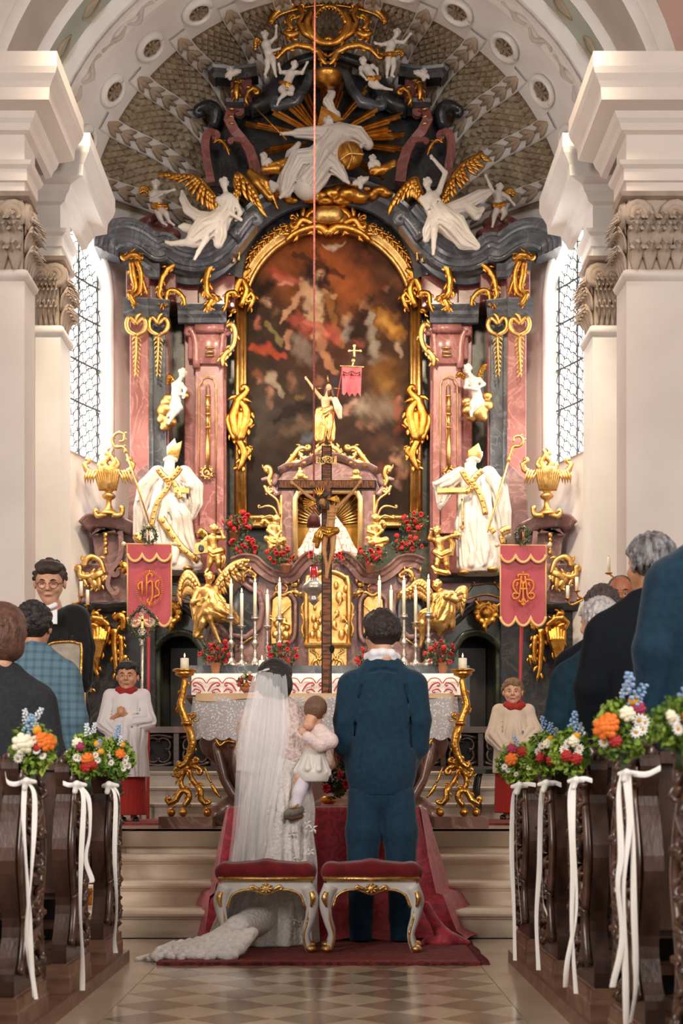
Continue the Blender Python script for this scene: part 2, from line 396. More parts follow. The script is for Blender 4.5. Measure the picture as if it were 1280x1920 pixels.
# ================================================================ apse: wall, windows, conch vault
YF, RA, DA = 14.0, 545*14/2600., 3.5                  # springing plane, radius, depth
ZC = WZ(412, YF)                                       # springing height
ZB = WZ(470, YF+DA)
def ap(phi, z, off=0.):                                # point of the apse wall (left half: phi 0 -> pi/2)
    return (-(RA-off)*math.cos(phi), YF+(DA-off)*math.sin(phi), z)
WP0, WP1, WZ0, WZS, WZT = .25, .565, WZ(862, 15.45), 6.5, 7.1
def wtop(u):                                           # window head, u in 0..1
    return WZS+(WZT-WZS)*math.sqrt(max(0, 1-(2*u-1)**2))
TH0 = .2
def wt(p):
    if p < 0: return ZC+RA*math.sin(TH0)+.02
    t = 1-p/(pi/2); return ZB+(ZC-ZB)*t+RA*math.cos(p)*(1+.2*math.exp(-((t-.5)/.18)**2))*math.sin(TH0)+.03
def apse_wall(name):
    g = G(); ph = sorted(set(list(np.linspace(-.35, pi/2, 40))+list(np.linspace(WP0, WP1, 17)))); nz = 3
    for a, b in zip(ph[:-1], ph[1:]):
        m = (a+b)/2; inw = WP0-1e-6 < m < WP1+1e-6
        def quad(za0, za1, zb0, zb1):
            def P(p, z):
                if p < 0: return (-RA, YF+p*2.6, z)
                return ap(p, z)
            g.add([P(a, za0), P(b, zb0), P(b, zb1), P(a, za1)], [(0, 1, 2, 3)])
        if inw:
            ua, ub = (a-WP0)/(WP1-WP0), (b-WP0)/(WP1-WP0)
            quad(.5, WZ0, .5, WZ0); quad(wtop(ua), wt(a), wtop(ub), wt(b))
        else: quad(.5, wt(a), .5, wt(b))
    # reveal
    us = np.linspace(0, 1, 17); out = []
    ring = [(WP0, WZ0), (WP0, WZS)]+[(WP0+(WP1-WP0)*u, wtop(u)) for u in us]+[(WP1, WZS), (WP1, WZ0), (WP0, WZ0)]
    for (p, z), (p2, z2) in zip(ring[:-1], ring[1:]):
        g.add([ap(p, z), ap(p2, z2), ap(p2, z2, -.28), ap(p, z, -.28)], [(0, 1, 2, 3)])
    return g.mk(name, M_white, smooth=True, kind='structure')
wa = apse_wall('wall_apse_left'); wb = mirror(wa); wb.name = 'wall_apse_right'
def apse_window():
    w = thing('window_1', kind='structure'); off = -.2
    us = np.linspace(0, 1, 25); g = G()
    for a, b in zip(us[:-1], us[1:]):
        A = WP0+(WP1-WP0)*a; B = WP0+(WP1-WP0)*b
        g.add([ap(A, WZ0, off), ap(B, WZ0, off), ap(B, wtop(b), off), ap(A, wtop(a), off)], [(0, 1, 2, 3)])
    g.mk('pane', mat('window_glass', 'ffffff', emit='fffaf4', estr=3.6, rough=.3), w)
    for zz in (555, 625, 712, 790): 
        z = WZ(zz-42, 15.45); u0 = .0
        g = G(); g.tube([ap(WP0+(WP1-WP0)*t, z, off+.03) for t in np.linspace(.01, .99, 9)], .013, n=4); g.mk('saddle_bar', M_iron, w, smooth=False)
    g = G(); g.tube([ap(WP0+(WP1-WP0)*t, WZ0+.02, off+.03) for t in np.linspace(0, 1, 9)], .03, n=4); g.mk('sill_bar', M_iron, w, smooth=False)
    for u in (.25, .62, .95):
        g = G(); p = WP0+(WP1-WP0)*u; g.tube([ap(p, WZ0, off+.03), ap(p, wtop(u), off+.03)], .011, n=4); g.mk('mullion', M_iron, w, smooth=False)
    g = G(); wid = (WP1-WP0)*3.3
    nx, dz = 9, .118
    for k in range(-9, 30):                             # wavy leads
        for sg in (1,):
            pts = []
            for t in np.linspace(0, 1, 37):
                z = WZ0+k*dz+t*wid*.75+.016*math.sin(t*nx*2*pi)
                if WZ0 < z < wtop(t)-.005: pts.append(ap(WP0+(WP1-WP0)*t, z, off+.02))
            if len(pts) > 2: g.tube(pts, .008, n=3)
        pts = []
    for k in range(-9, 30):
        for t0 in np.linspace(0, 1, 2*nx+1)[k % 2::2]:
            z = WZ0+k*dz+t0*wid*.75
            if WZ0 < z < wtop(t0)-dz-.02: g.tube([ap(WP0+(WP1-WP0)*t0, z, off+.02), ap(WP0+(WP1-WP0)*max(0, t0-.03), z+dz, off+.02)], .007, n=3)
    g.mk('lead_lattice', M_iron, w, smooth=False, kind='stuff')
    g = G(); ring = [(WP0, WZ0), (WP0, WZS)]+[(WP0+(WP1-WP0)*u, wtop(u)) for u in us]+[(WP1, WZ0)]
    g.tube([ap(p, z, .0) for p, z in ring], .035, n=6); g.mk('window_frame', M_white, w)
    return w
w1 = apse_window(); w2 = mirror(w1); w2.name = 'window_2'
# conch vault
def shell(th, t, lift=0.):
    r = RA*math.sin(t*pi/2); y = YF+DA*math.cos(t*pi/2); zc = ZB+(ZC-ZB)*t
    n = np.array((-math.cos(th)*math.sin(t*pi/2), math.cos(t*pi/2), math.sin(th)*math.sin(t*pi/2))); n /= np.linalg.norm(n)
    kz = 1+.2*math.exp(-((t-.5)/.18)**2)
    return np.array((-r*math.cos(th), y, zc+r*kz*math.sin(th)))-n*lift
va = thing('ceiling', kind='structure')
Q = [[shell(th, t) for th in np.linspace(TH0, pi-TH0, 65)] for t in np.linspace(.02, 1, 30)]
g = G(); g.grid(Q); g.mk('vault_shell', M_trellis, va)
Q = [[shell(th, t, .02) for th in np.linspace(TH0, pi-TH0, 65)] for t in np.linspace(.745, 1, 12)]
g = G(); g.grid(Q); g.mk('vault_border', M_white, va)
NR = 9; ths = [pi*(.09+.82*i/(NR-1)) for i in range(NR)]
ths = [math.radians(x) for x in (15, 28, 40.5, 53.5, 66.5, 79, 101, 113.5, 126.5, 139.5, 152, 165)]
def ww_(t): return (.07+.045*t)/(RA*math.sin(t*pi/2))
for th in ths:
    g = G()
    Q = [[shell(th+dx*ww_(t), t, l) for dx, l in ((-1, 0), (-1, .035), (-.85, .05), (.85, .05), (1, .035), (1, 0))] for t in np.linspace(.2, .8, 20)]
    g.grid(Q); g.mk('vault_rib', M_white, va, smooth=False)
    for t in np.linspace(.36, .74, 7):                  # stucco husks along the rib
        g = G()
        for s in (-1, 0, 1):
            g.tube([shell(th, t+.045, .055), shell(th+s*ww_(t)*.5, t+.015, .075), shell(th+s*ww_(t)*.8, t-.02+abs(s)*.012, .06)], [.02, .036, .008], n=5, flat=.3, sm=3, up=shell(th, t, 1)-shell(th, t))
        g.mk('husk_leaf', M_tan, va)
for a, b in zip(ths[:-1], ths[1:]):                      # trellis cushions
    g = G(); rows = 28
    for i in range(rows):
        t = .18+.56*i/rows; wdt = (b-a)-2*ww_(t); n = max(1, int(round(wdt*RA*math.sin(t*pi/2)/.082))); dt = .56/rows
        for j in range(n):
            c = a+ww_(t)+wdt*(j+.5+(.5 if i % 2 else 0)-.25)/n; hw = wdt/n*.5
            P = [shell(c-hw, t, .005), shell(c, t-dt, .005), shell(c+hw, t, .005), shell(c, t+dt, .005), shell(c, t-.2*dt, .055)]
            g.add(P, [(0, 1, 4), (1, 2, 4), (2, 3, 4), (3, 0, 4)])
    g.mk('trellis_panel', mat('trellis_cushion', 'b8a68e', '9a866c', 8, .7), va, smooth=False, kind='stuff')
for a, b in zip(ths[:-1], ths[1:]):                      # medallions at the rim
    th = (a+b)/2; t = .83; c = shell(th, t, .03)
    if b-a > .3: continue
    e1 = shell(th+.05, t)-shell(th-.05, t); e1 /= np.linalg.norm(e1); e2 = shell(th, t+.05)-shell(th, t-.05); e2 /= np.linalg.norm(e2); nn = shell(th, t, 1)-shell(th, t)
    rx, ry = .135, .17
    ci = lambda k, s, l=0: c+e1*rx*s*math.cos(k)+e2*ry*s*math.sin(k)+nn*l
    A = np.linspace(0, 2*pi, 33); g = G()
    g.add([c]+[ci(k, 1.35, .0) for k in A], [(0, i, i+1) for i in range(1, 33)]); g.mk('medallion_ground', M_white, va, smooth=False)
    g = G(); g.add([c+nn*.012]+[ci(k, 1., .012) for k in A], [(0, i, i+1) for i in range(1, 33)]); g.mk('medallion_field', M_tan, va, smooth=False)
    g = G(); g.tube([ci(k, 1.12, .02) for k in A], .045, n=6, flat=.7, closed=True); g.mk('medallion_ring', M_white, va)
    for k in range(8):
        g = G(); g.tube([ci(k*pi/4, .05, .02), ci(k*pi/4, .45, .03), ci(k*pi/4, .95, .02)], [.006, .022, .004], n=4); g.mk('star_ray', M_trellis, va, smooth=False)
# rim bands, stepping towards the nave
def rim(name, r0, y0, r1, y1, m, n=48, a0=-.02, a1=pi+.02, parent=None):
    g = G(); g.grid([[(-r*math.cos(a), y, ZC+r*math.sin(a)) for a in np.linspace(a0, a1, n)] for r, y in ((r0, y0), (r1, y1))]); return g.mk(name, m, parent)
arch = thing('chancel_arch', kind='structure', label='stepped plaster arch with sage green panels framing the apse', cat='arch')
s14 = 14/2600.
rim('arch_band', RA*.99, YF+.3, RA*1.002, YF-.05, M_white, parent=arch)
rim('arch_band', RA*1.0, YF-.05, RA*1.045, YF-.08, M_white, parent=arch)
rim('arch_band', RA*1.045, YF-.08, RA*1.05, 13.55, M_green, parent=arch)
rim('arch_band', RA*1.05, 13.55, RA*1.085, 13.53, M_white, parent=arch)
rim('arch_band', RA*1.085, 13.53, RA*1.09, 12.95, M_grey, parent=arch)
rim('arch_band', RA*1.09, 12.95, RA*1.125, 12.93, M_white, parent=arch)
rim('arch_band', RA*1.125, 12.93, RA*1.13, 12.6, M_white, parent=arch)
rim('arch_band', RA*1.13, 12.6, RA*1.13, 11.7, M_pink, parent=arch)
rim('arch_band', RA*1.13, 11.7, RA*1.16, 11.65, M_white, parent=arch)
rim('arch_band', RA*1.16, 11.65, RA*1.24, 11.6, M_green, parent=arch)
rim('arch_band', RA*1.24, 11.6, RA*1.27, 11.55, M_white, parent=arch)
rim('arch_band', RA*1.27, 11.55, RA*2.4, 11.5, M_pink, parent=arch)
# stucco strapwork along the rim
for i in range(24):
    a = pi*(i+.5)/24
    g = G(); pt = lambda aa, r, y: np.array((-RA*r*math.cos(aa), y, ZC+RA*r*math.sin(aa)))
    sg = 1 if i % 2 else -1
    g.tube([pt(a-.06, .985, 14.15), pt(a-.02, .985+.012*sg, 14.2), pt(a+.02, .985-.012*sg, 14.15), pt(a+.06, .985, 14.15)], [.012, .028, .028, .012], n=5, flat=.5, sm=4, up=(0, -1, 0))
    g.mk('strapwork', M_grey, arch)
for i in range(20):
    a = pi*(i+.5)/20; pt = lambda aa, y: np.array((-RA*1.05*math.cos(aa)*.995, y, ZC+RA*1.05*math.sin(aa)*.995))
    for y in (13.75,):
        g = G(); 
        for s in (-1, 1): g.tube([pt(a-.045, y), pt(a-.015, y+.08*s), pt(a+.02, y+.05*s), pt(a+.05, y)], [.01, .03, .025, .008], n=5, flat=.4, sm=3)
        g.mk('stucco_leaf', M_tan, arch)
# ================================================================ piers with entablature and capitals
def volute(g, c, R, nrm, side, w):
    """spiral scroll in the plane spanned by side and z"""
    c = np.array(c, float); side = np.array(side, float); up = np.array((0, 0, 1.)); P = []
    for i in range(26):
        a = i*.55; r = R*(1-i/30.); P.append(c+side*r*math.cos(a)+up*r*math.sin(a)+np.array(nrm, float)*(i/26.)*w*.35)
    g.tube(P, [w*.55, w*.45, w*.35], n=6, flat=.8, up=nrm)
    g.ell(c+np.array(nrm, float)*w*.35, (R*.25,)*3, 8, 5)
def capital(x0, x1, y0, y1, zt, zb, parent):
    """composite capital on the nave-side corner of a pilaster; faces -y and +x"""
    h = zt-zb; g = G(); xm = (x0+x1)/2; w = x1-x0
    g.box((xm, (y0+y1)/2, (zt+zb)/2), (w, y1-y0, h)); g.mk('bell', M_capital, parent, smooth=False)
    g = G(); g.sweep([(x0, y0), (x1, y0), (x1, y1)], [(0, zt-.07*h), (.1*h, zt-.05*h), (.13*h, zt), (-.1, zt)]); g.mk('abacus', M_capital, parent, smooth=False)
    g = G()
    R = .17*h
    volute(g, (x1-.15*w, y0-.03, zt-.28*h), R, (0, -1, 0), (-1, 0, 0), R*.7)
    volute(g, (x0+.15*w, y0-.03, zt-.28*h), R, (0, -1, 0), (1, 0, 0), R*.7)
    volute(g, (x1+.03, y0+.2*(y1-y0), zt-.28*h), R, (1, 0, 0), (0, 1, 0), R*.7)
    volute(g, (x1+.03, y1-.2*(y1-y0), zt-.28*h), R, (1, 0, 0), (0, -1, 0), R*.7)
    g.mk('volute', M_capital, parent)
    rnd = random.Random(3)
    for face in (0, 1):
        L = w if face == 0 else (y1-y0); n = 4
        for row, zz, hh in ((0, 0., .34), (1, .25, .34), (2, .48, .24)):
            for i in range(n+(row % 2)):
                t = (i+.5)/(n+(row % 2)); g = G()
                b = np.array((x0+t*w, y0, zb+zz*h)) if face == 0 else np.array((x1, y0+t*(y1-y0), zb+zz*h))
                o = np.array((0, -1., 0)) if face == 0 else np.array((1., 0, 0)); sd = np.array((1., 0, 0)) if face == 0 else np.array((0, 1., 0))
                lw = L/n*.5
                for k in (-1, 0, 1):
                    tip = b+np.array((0, 0, hh*h*(1-.22*abs(k))))+sd*k*lw*.75+o*.05
                    g.tube([b+o*.01, b+o*.03+np.array((0, 0, hh*h*.55))+sd*k*lw*.45, tip+o*.03, tip+o*.09-np.array((0, 0, .06*h))], [lw*.4, lw*.6, lw*.5, lw*.2], n=6, flat=.45, sm=3, up=o)
                g.mk('acanthus_leaf', M_capital, parent)
def pier(name, x0, x1, y0, y1, label, zct=7.05, back=14.1, cback=14.1, proj=.34, mS=M_cream, mE=M_cream, second=None):
    p = thing(name, kind='structure', label=label, cat='pier')
    zt, zb = 5.85, 5.22                                # capital
    g = G(); g.box(((x0+x1)/2, (y0+back)/2, zb/2+.2), (x1-x0, back-y0, zb-.4)); g.mk('shaft', mS, p, smooth=False)
    path = [(-7 if x0 < -2.9 else -4, y0), (x1, y0), (x1, back)]; cpath = [path[0], path[1], (x1, cback)]
    # necking moulding, architrave, frieze, cornice
    g = G(); g.sweep([(x0, y0), (x1, y0), (x1, y1)], [(0, zb-.1), (.03, zb-.08), (.045, zb-.05), (.03, zb-.02), (0, zb)]); g.mk('necking', mS, p)
    capital(x0+.02, x1-.02, y0+.02, y1-.02, zt, zb, p)
    e = zt
    f = .8; E = lambda L: [(o, e+h*f) for o, h in L]
    g = G(); g.sweep(path, E([(-.5, 0), (0, 0), (0, .12), (.025, .13), (.025, .25), (.06, .28), (.075, .32), (0, .33)])); g.mk('architrave', mE, p, smooth=False)
    g = G(); g.sweep(path, E([(0, .33), (0, .62)])); g.mk('frieze', mE, p, smooth=False)
    g = G(); g.sweep(cpath, E([(0, .62), (.05, .64), (.07, .70), (.10, .74), (.12, .80), (proj*.75, .83), (proj*.78, .95), (proj*.85, 1.0), (proj*.95, 1.06), (proj, 1.12), (proj, 1.27), (-1.5, 1.27)])); g.mk('cornice', mE, p, smooth=False)
    return p
pa = pier('wall_pier', -3.02, WX(46, 11.6), 11.6, 11.95, 'cream chancel pier nearest the left edge with volute capital', back=12.0, cback=12.45)
capital(-3.7, -3.25, 11.5, 12.0, 5.85, 5.22, pa)
g = G(); g.box((-4.9, 11.95, 2.9), (3.3, .7, 5.8)); g.mk('shaft_return', M_cream, pa, smooth=False)
g = G(); g.box((-3.47, 11.75, 2.7), (.5, .6, 5.0)); g.mk('pilaster', M_cream, pa, smooth=False)
pa2 = mirror(pa, 'cream chancel pier nearest the right edge with volute capitals'); 
pb = pier('wall_pier', WX(66, 13.0), WX(113, 13.0), 13.0, 13.45, 'bright white pier beside the left apse window', back=13.5, cback=14.1, mS=M_white, mE=M_white)
g = G(); g.box((WX(66, 13.2)-.3, 13.5, 3.0), (.8, .6, 5.8)); g.mk('pilaster_back', M_white, pb, smooth=False)
pb2 = mirror(pb, 'bright white pier beside the right apse window')
g = G(); g.box((-3.5, 13.0, 3.0), (.9, 2.4, 6)); o = g.mk('wall_left', M_white, smooth=False, kind='structure'); mirror(o).name = 'wall_right'
# ================================================================ high altar retable
M_redm = mat('red_marble', '8f5550', '6e3a36', 3, .28, detail=6, dist=1.2, veins='94605a', vscale=2.2, coat=.2)
M_pinkm = mat('pink_marble', 'ab726c', '8f5652', 2.5, .28, detail=6, dist=1., veins='b8847c', vscale=2., coat=.2)
M_greym = mat('grey_marble', '5d6066', '3e4046', 3, .3, detail=6, dist=1.5, veins='6e7178', vscale=2.4, coat=.2)
M_darkm = mat('dark_marble', '34353a', '1d1d20', 3, .3, detail=6, dist=1.5, veins='424246', vscale=2.4, coat=.2)
M_greenm = mat('green_marble', '44493a', '2a2f26', 3, .3, detail=6, dist=1.6, veins='525642', vscale=2.5, coat=.2)
M_mauve = mat('mauve_marble', '8d6c68', '6e504e', 3, .3, detail=6, dist=1.3, veins='9c7d78', vscale=2.4, coat=.2)
M_white_st = mat('white_lacquer', 'd6cec6', 'c8beb5', 3, .42, bump=.05, bscale=18)
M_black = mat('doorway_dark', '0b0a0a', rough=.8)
def mould(g, P, Y, prof, closed=False, sm=1):
    """profile [(perp px, out px)] along a px path; perp = left of travel as seen in the picture"""
    q = np.array(PP(P, Y))
    if sm > 1: q = catmull(np.vstack([q, q[:1]]) if closed else q, sm); q = q[:-1] if closed else q
    n = len(q); s = Y/FPX; V = []
    for i in range(n):
        a = q[i]-q[i-1] if (i > 0 or closed) else q[1]-q[0]; b = q[(i+1) % n]-q[i] if (i < n-1 or closed) else q[-1]-q[-2]
        a = np.array((a[0], a[2])); b = np.array((b[0], b[2])); a /= np.linalg.norm(a)+1e-9; b /= np.linalg.norm(b)+1e-9
        v = np.array((-a[1]-b[1], a[0]+b[0])); v = v/max(.5, (v@v)/2)
        for pr, o in prof: V.append(q[i]+np.array((v[0]*pr*s, -o*s, v[1]*pr*s)))
    m = len(prof)
    Fc = [(i*m+j, ((i+1) % n)*m+j, ((i+1) % n)*m+j+1, i*m+j+1) for i in range(n if closed else n-1) for j in range(m-1)]
    if not closed: Fc += [tuple(range(m)), tuple(range((n-1)*m, n*m))[::-1]]
    return g.add(V, Fc)
RT = thing('high_altar_retable', 'towering marble high altar retable with gilded frame filling the apse', 'altar')
def part(name, g, m, mir=True, parent=None, smooth=True, label=None):
    o = g.mk(name, m, parent or RT, smooth)
    if label: o['label'] = label
    if mir: mirror(o, None, parent or RT)
    return o
def blk(name, m, P, Y, th=.3, bev=.012, mir=True, sm=1, parent=None):
    g = G(); g.pxprism(P, Y, th, 0, bev, sm); return part(name, g, m, mir, parent, smooth=False)
def R4(x0, y0, x1, y1): return [(x0, y1), (x1, y1), (x1, y0), (x0, y0)]
# --- body
blk('green_panel', M_greenm, R4(285, 470, 612, 1130), 16.25, .1)
blk('outer_pilaster', M_pinkm, R4(243, 590, 279, 1000), 15.62, .6)
blk('pilaster_edge', M_greym, R4(277, 560, 287, 1100), 15.66, .6)
blk('grey_pilaster', M_greym, R4(285, 590, 311, 1100), 15.75, .5)
blk('red_strip', M_redm, R4(309, 590, 316, 1100), 15.8, .5)
blk('inner_pilaster', M_redm, R4(345, 600, 424, 1100), 15.95, .35)
blk('inner_pilaster_face', M_pinkm, R4(365, 672, 419, 1000), 15.88, .1)
blk('outer_column_flare', M_mauve, [(238, 1000), (243, 900), (262, 880), (279, 870), (279, 1130), (225, 1130)], 15.58, .5)
# lambrequin block under the inner capital
g = G()
for i, (x0, x1, yb) in enumerate(((352, 368, 672), (368, 412, 682), (405, 424, 664))): g.pxprism([(x0, yb), (x0, 612), (x1, 612), (x1, yb)], 15.84, .15, .015*(i == 1), .012)
stroke(g, [(368, 690), (366, 640), (360, 622)], 15.84, 7, curl1=-6, n=8); stroke(g, [(413, 684), (416, 640), (420, 622)], 15.84, 6, curl1=6, n=8)
g.tube(PP([(366, 616), (420, 616)], 15.8), .05, n=10); part('lambrequin', g, M_pinkm)
# --- capitals (grey bands), frieze and cornice
CAPP = [(-16, 0), (-14, 4), (-6, 6), (0, 10), (6, 11), (11, 16), (16, 18), (18, 18), (18, 0)]
for nm, P, Y in (('capital_band', [(232, 582), (279, 582)], 15.56), ('capital_band', [(279, 582), (318, 586)], 15.68), ('capital_band', [(334, 592), (425, 592)], 15.9)):
    g = G(); mould(g, P, Y, CAPP); part(nm, g, M_greym, smooth=False)
blk('frieze_block', M_redm, [(236, 566), (236, 505), (280, 500), (280, 566)], 15.6, .5)
blk('frieze_block', M_redm, [(279, 566), (279, 500), (330, 510), (330, 566)], 15.72, .5)
blk('frieze_block', M_redm, [(330, 576), (330, 510), (372, 520), (372, 576)], 15.85, .4)
blk('frieze_block', M_redm, [(370, 576), (370, 515), (440, 490), (440, 576)], 15.9, .4)
cor = [(203, 480, 8), (207, 464, 20), (222, 455, 26), (243, 452, 28), (268, 458, 24), (290, 471, 16), (300, 475, 14), (314, 470, 8), (335, 482, 2), (362, 488, 0), (390, 485, 0), (412, 474, 4), (434, 453, 8), (452, 430, 10), (466, 412, 12)]
CORP = [(-20, -40), (-20, -2), (-16, 2), (-14, 2), (-13, 6), (-8, 7), (-3, 9), (-1, 14), (5, 15), (6, 20), (9, 24), (13, 26), (14, 30), (19, 31), (21, 29), (21, -40)]
g = G(); mould(g, cor, 15.6, CORP, sm=7); part('cornice', g, M_greym, smooth=False)
g = G(); stroke(g, [(440, 452, 16), (460, 425, 16), (474, 412, 16)], 15.55, [15, 13, 10], curl1=9, n=10); part('cornice_volute', g, M_greym)
g = G(); mould(g, [(236, 503), (262, 498), (282, 510), (300, 512)], 15.6, [(-12, 0), (-10, 6), (0, 8), (6, 14), (12, 16), (14, 0)], sm=6); part('architrave', g, M_greym, smooth=False)
g = G(); mould(g, [(306, 508), (330, 518), (355, 523), (385, 520), (412, 505), (440, 480)], 15.78, [(-14, 0), (-12, 5), (-2, 8), (2, 12), (10, 16), (14, 16), (14, 0)], sm=6); part('architrave', g, M_darkm, smooth=False)
# arched dark cornice above the painting
g = G(); mould(g, [(432, 520), (438, 480), (455, 440), (478, 412), (510, 388), (545, 372), (585, 363), (616, 361)], 15.95, [(-24, 0), (-22, 6), (-8, 8), (0, 14), (8, 16), (16, 22), (22, 24), (24, 0)], sm=7); part('arch_cornice', g, M_darkm, smooth=False)
blk('arch_spandrel', M_darkm, [(430, 610), (430, 480), (470, 400), (540, 368), (616, 360), (616, 425), (560, 430), (500, 470), (462, 540), (462, 610)], 16.1, .25)
# --- painting
PX0, PX1, PYT, PYB, PCY, PR = 459, 772, 436, 985, 590, 156
class Paint:                                           # soft brush on a vertex raster, in photo px
    def __init__(s, x0, x1, y0, y1, st, base):
        s.x = np.arange(x0, x1+st, st); s.y = np.arange(y0, y1+st, st); s.X, s.Y = np.meshgrid(s.x, s.y)
        s.C = np.zeros(s.X.shape+(3,)); s.C[:] = lin(base)[:3]
    def dab(s, pts, r, col, soft=.6, al=1.):
        soft = min(1., soft*1.25); ph = (pts[0][0]*7.3+pts[0][1]*3.1) % 6.28; A_ = 1.3+.08*min(30, max(np.atleast_1d(r)))
        X = s.X+A_*np.sin(s.Y*.23+ph)+.7*A_*np.sin(s.X*.31+s.Y*.19+2*ph)+.5*np.sin(s.Y*.9+ph); Y = s.Y+A_*np.sin(s.X*.21+1.7*ph)+.6*A_*np.sin(s.X*.37-s.Y*.29+ph)
        D = np.full(s.X.shape, 1e9); R = [r]*len(pts) if np.isscalar(r) else r
        if len(pts) == 1: pts = pts*2; R = list(R)*2
        for (a, b), ra, rb in zip(zip(pts[:-1], pts[1:]), R[:-1], R[1:]):
            dx, dy = b[0]-a[0], b[1]-a[1]; L = dx*dx+dy*dy+1e-9; t = np.clip(((X-a[0])*dx+(Y-a[1])*dy)/L, 0, 1)
            D = np.minimum(D, np.hypot(X-a[0]-t*dx, Y-a[1]-t*dy)/(ra+(rb-ra)*t))
        k = np.clip((1.-D)/max(soft, .01)+.0, 0, 1); k = (k*k*(3-2*k)*al*.86)[..., None]
        s.C = s.C*(1-k)+np.array(lin(col)[:3])*k
P = Paint(PX0, PX1, 434, PYB, 1.6, '3a2a20')
def Z1(x, y): return (455+.25*x, 430+.25*y)
def Z2(x, y): return (455+.25*x, 690+.25*y)
def D1(pts, r, c, so=.6, al=1.): P.dab([Z1(*p) for p in pts], (np.array(r)*.34 if not np.isscalar(r) else r*.34), c, so, al)
def D2(pts, r, c, so=.6, al=1.): P.dab([Z2(*p) for p in pts], (np.array(r)*.34 if not np.isscalar(r) else r*.34), c, so, al)
D1([(500, 200), (650, 300)], 620, '8a4a22', 1.); D1([(700, 150), (800, 300)], 300, 'a0552a', 1.); D1([(330, 420)], 260, '8b4f26', 1., .6)
D1([(900, 150), (1100, 300), (1150, 600)], 200, '3c241c', 1.); D1([(930, 190)], 40, '7a3a26', 1.); D1([(1050, 330), (1150, 380)], 70, '5f3f2a', 1.); D1([(1180, 400)], 50, '6d4028', 1.); D1([(1080, 440)], 30, '8a5a40', 1.)
D1([(120, 500), (60, 700)], 180, '2a1d18', 1.); D1([(640, 900), (900, 1000)], 330, '4a2a1e', 1.); D1([(300, 650), (250, 900)], 160, '33231c', 1.)
D1([(390, 180), (740, 350)], 24, '4d2a1a', .5); D1([(545, 165), (600, 270)], 30, '5a3018', .8)
D1([(590, 110), (640, 130), (680, 140), (730, 120), (770, 95)], [6, 16, 22, 14, 5], 'cfae92', .6); D1([(682, 150)], 22, 'd9c2ae', .6)
D1([(220, 300), (300, 350), (450, 380)], [50, 45, 30], 'a04c36', .9); D1([(240, 350), (340, 390), (480, 370)], [25, 40, 14], 'b96552', .8); D1([(270, 410), (360, 405)], 16, 'c98a74', .9)
D1([(500, 340), (520, 560), (480, 700)], 130, '3a241c', .9)
D1([(560, 380), (640, 500), (660, 640)], 60, '3f271d', .9)
D1([(500, 420), (530, 560), (540, 650)], [60, 75, 60], 'c29a78', .45); D1([(560, 500)], 50, 'd8b794', .9); D1([(520, 600), (560, 610)], 26, 'a77c5c', .9)
D1([(470, 430), (400, 530), (320, 650), (280, 690)], [36, 28, 22, 14], 'b98c6a', .4); D1([(620, 480), (690, 510)], [26, 16], 'b5875f', .5)
D1([(510, 290), (520, 380), (560, 420)], [50, 44, 30], '2b1a14', .6); D1([(585, 335)], 42, 'b98a68', .5); D1([(585, 350), (580, 400)], [24, 20], '3a211a', .7); D1([(580, 330)], 16, 'd0a684', .9); D1([(570, 335), (600, 335)], 5, '2c1812', .8); D1([(580, 378), (596, 378)], 5, '7d3c30', .8); D1([(620, 290), (630, 400)], 26, '2b1a14', .7)
D1([(640, 500), (690, 720), (740, 860)], [26, 26, 30], '8a5a2e', .4)
D1([(400, 680), (520, 740), (680, 800)], [60, 80, 70], '9d4a3a', .6); D1([(470, 700), (560, 720), (640, 790)], [20, 28, 20], 'bf6b58', .8); D1([(440, 780), (520, 770)], 24, '7a3228', .9)
D1([(460, 650), (600, 690)], 18, 'b0926e', .8)
D1([(560, 780), (590, 880), (640, 1000), (680, 1070)], [50, 40, 30, 26], 'a87452', .5); D1([(555, 800)], 34, 'c0906c', .9)
D1([(190, 420), (120, 440)], 60, '1d1512', .8); D1([(185, 540)], 42, 'a87c62', .5); D1([(175, 500), (215, 500)], 16, '4a3420', .8); D1([(195, 560)], 20, 'c09a80', .9); D1([(180, 530), (208, 532)], 5, '2a1812', .8)
D1([(180, 640), (200, 760)], 90, '3a2c22', .9); D1([(240, 620)], 40, '6d5438', .9); D1([(110, 680), (110, 740)], 28, 'a0604a', .7); D1([(170, 690), (290, 850)], [12, 26], '7d6a42', .6)
D1([(80, 890), (180, 900), (310, 960)], [30, 50, 22], 'a8482e', .6); D1([(340, 770), (330, 880)], [24, 22], 'a8745a', .5)
D1([(420, 850), (480, 950)], 80, '7d6a5c', 1.); D1([(400, 820)], 40, '8c7a6a', 1.)
D1([(780, 680)], 46, 'b58a6c', .6); D1([(800, 650), (850, 670)], 26, '8a5c3a', .9); D1([(790, 750), (770, 820)], 40, '9a8a7c', .8)
D1([(900, 620), (850, 800)], 80, '221511', .7); D1([(920, 560)], 54, '8a5a3e', .5); D1([(960, 520)], 44, '2a1b14', .7); D1([(895, 550), (890, 590)], 22, '9c6a4a', .8); D1([(900, 620)], 26, '221511', .7)
D1([(1020, 620), (1080, 700), (1180, 800)], [44, 90, 50], 'a06a2c', .6); D1([(1060, 680), (1120, 740)], 40, 'bf8a42', .9); D1([(960, 640), (960, 780), (990, 930)], [26, 40, 50], '9c8a78', .6); D1([(900, 760), (900, 900)], 60, '2e1e17', .8)
D1([(1160, 860), (1185, 940)], [30, 20], 'a88a74', .6); D1([(1060, 980), (960, 1000)], 36, '7d7064', .8); D1([(1080, 1020), (1000, 1070)], 80, '7a4e20', .8); D1([(860, 840), (890, 860)], 36, '8a4a38', .8); D1([(850, 980)], 70, '5c4a42', .9)
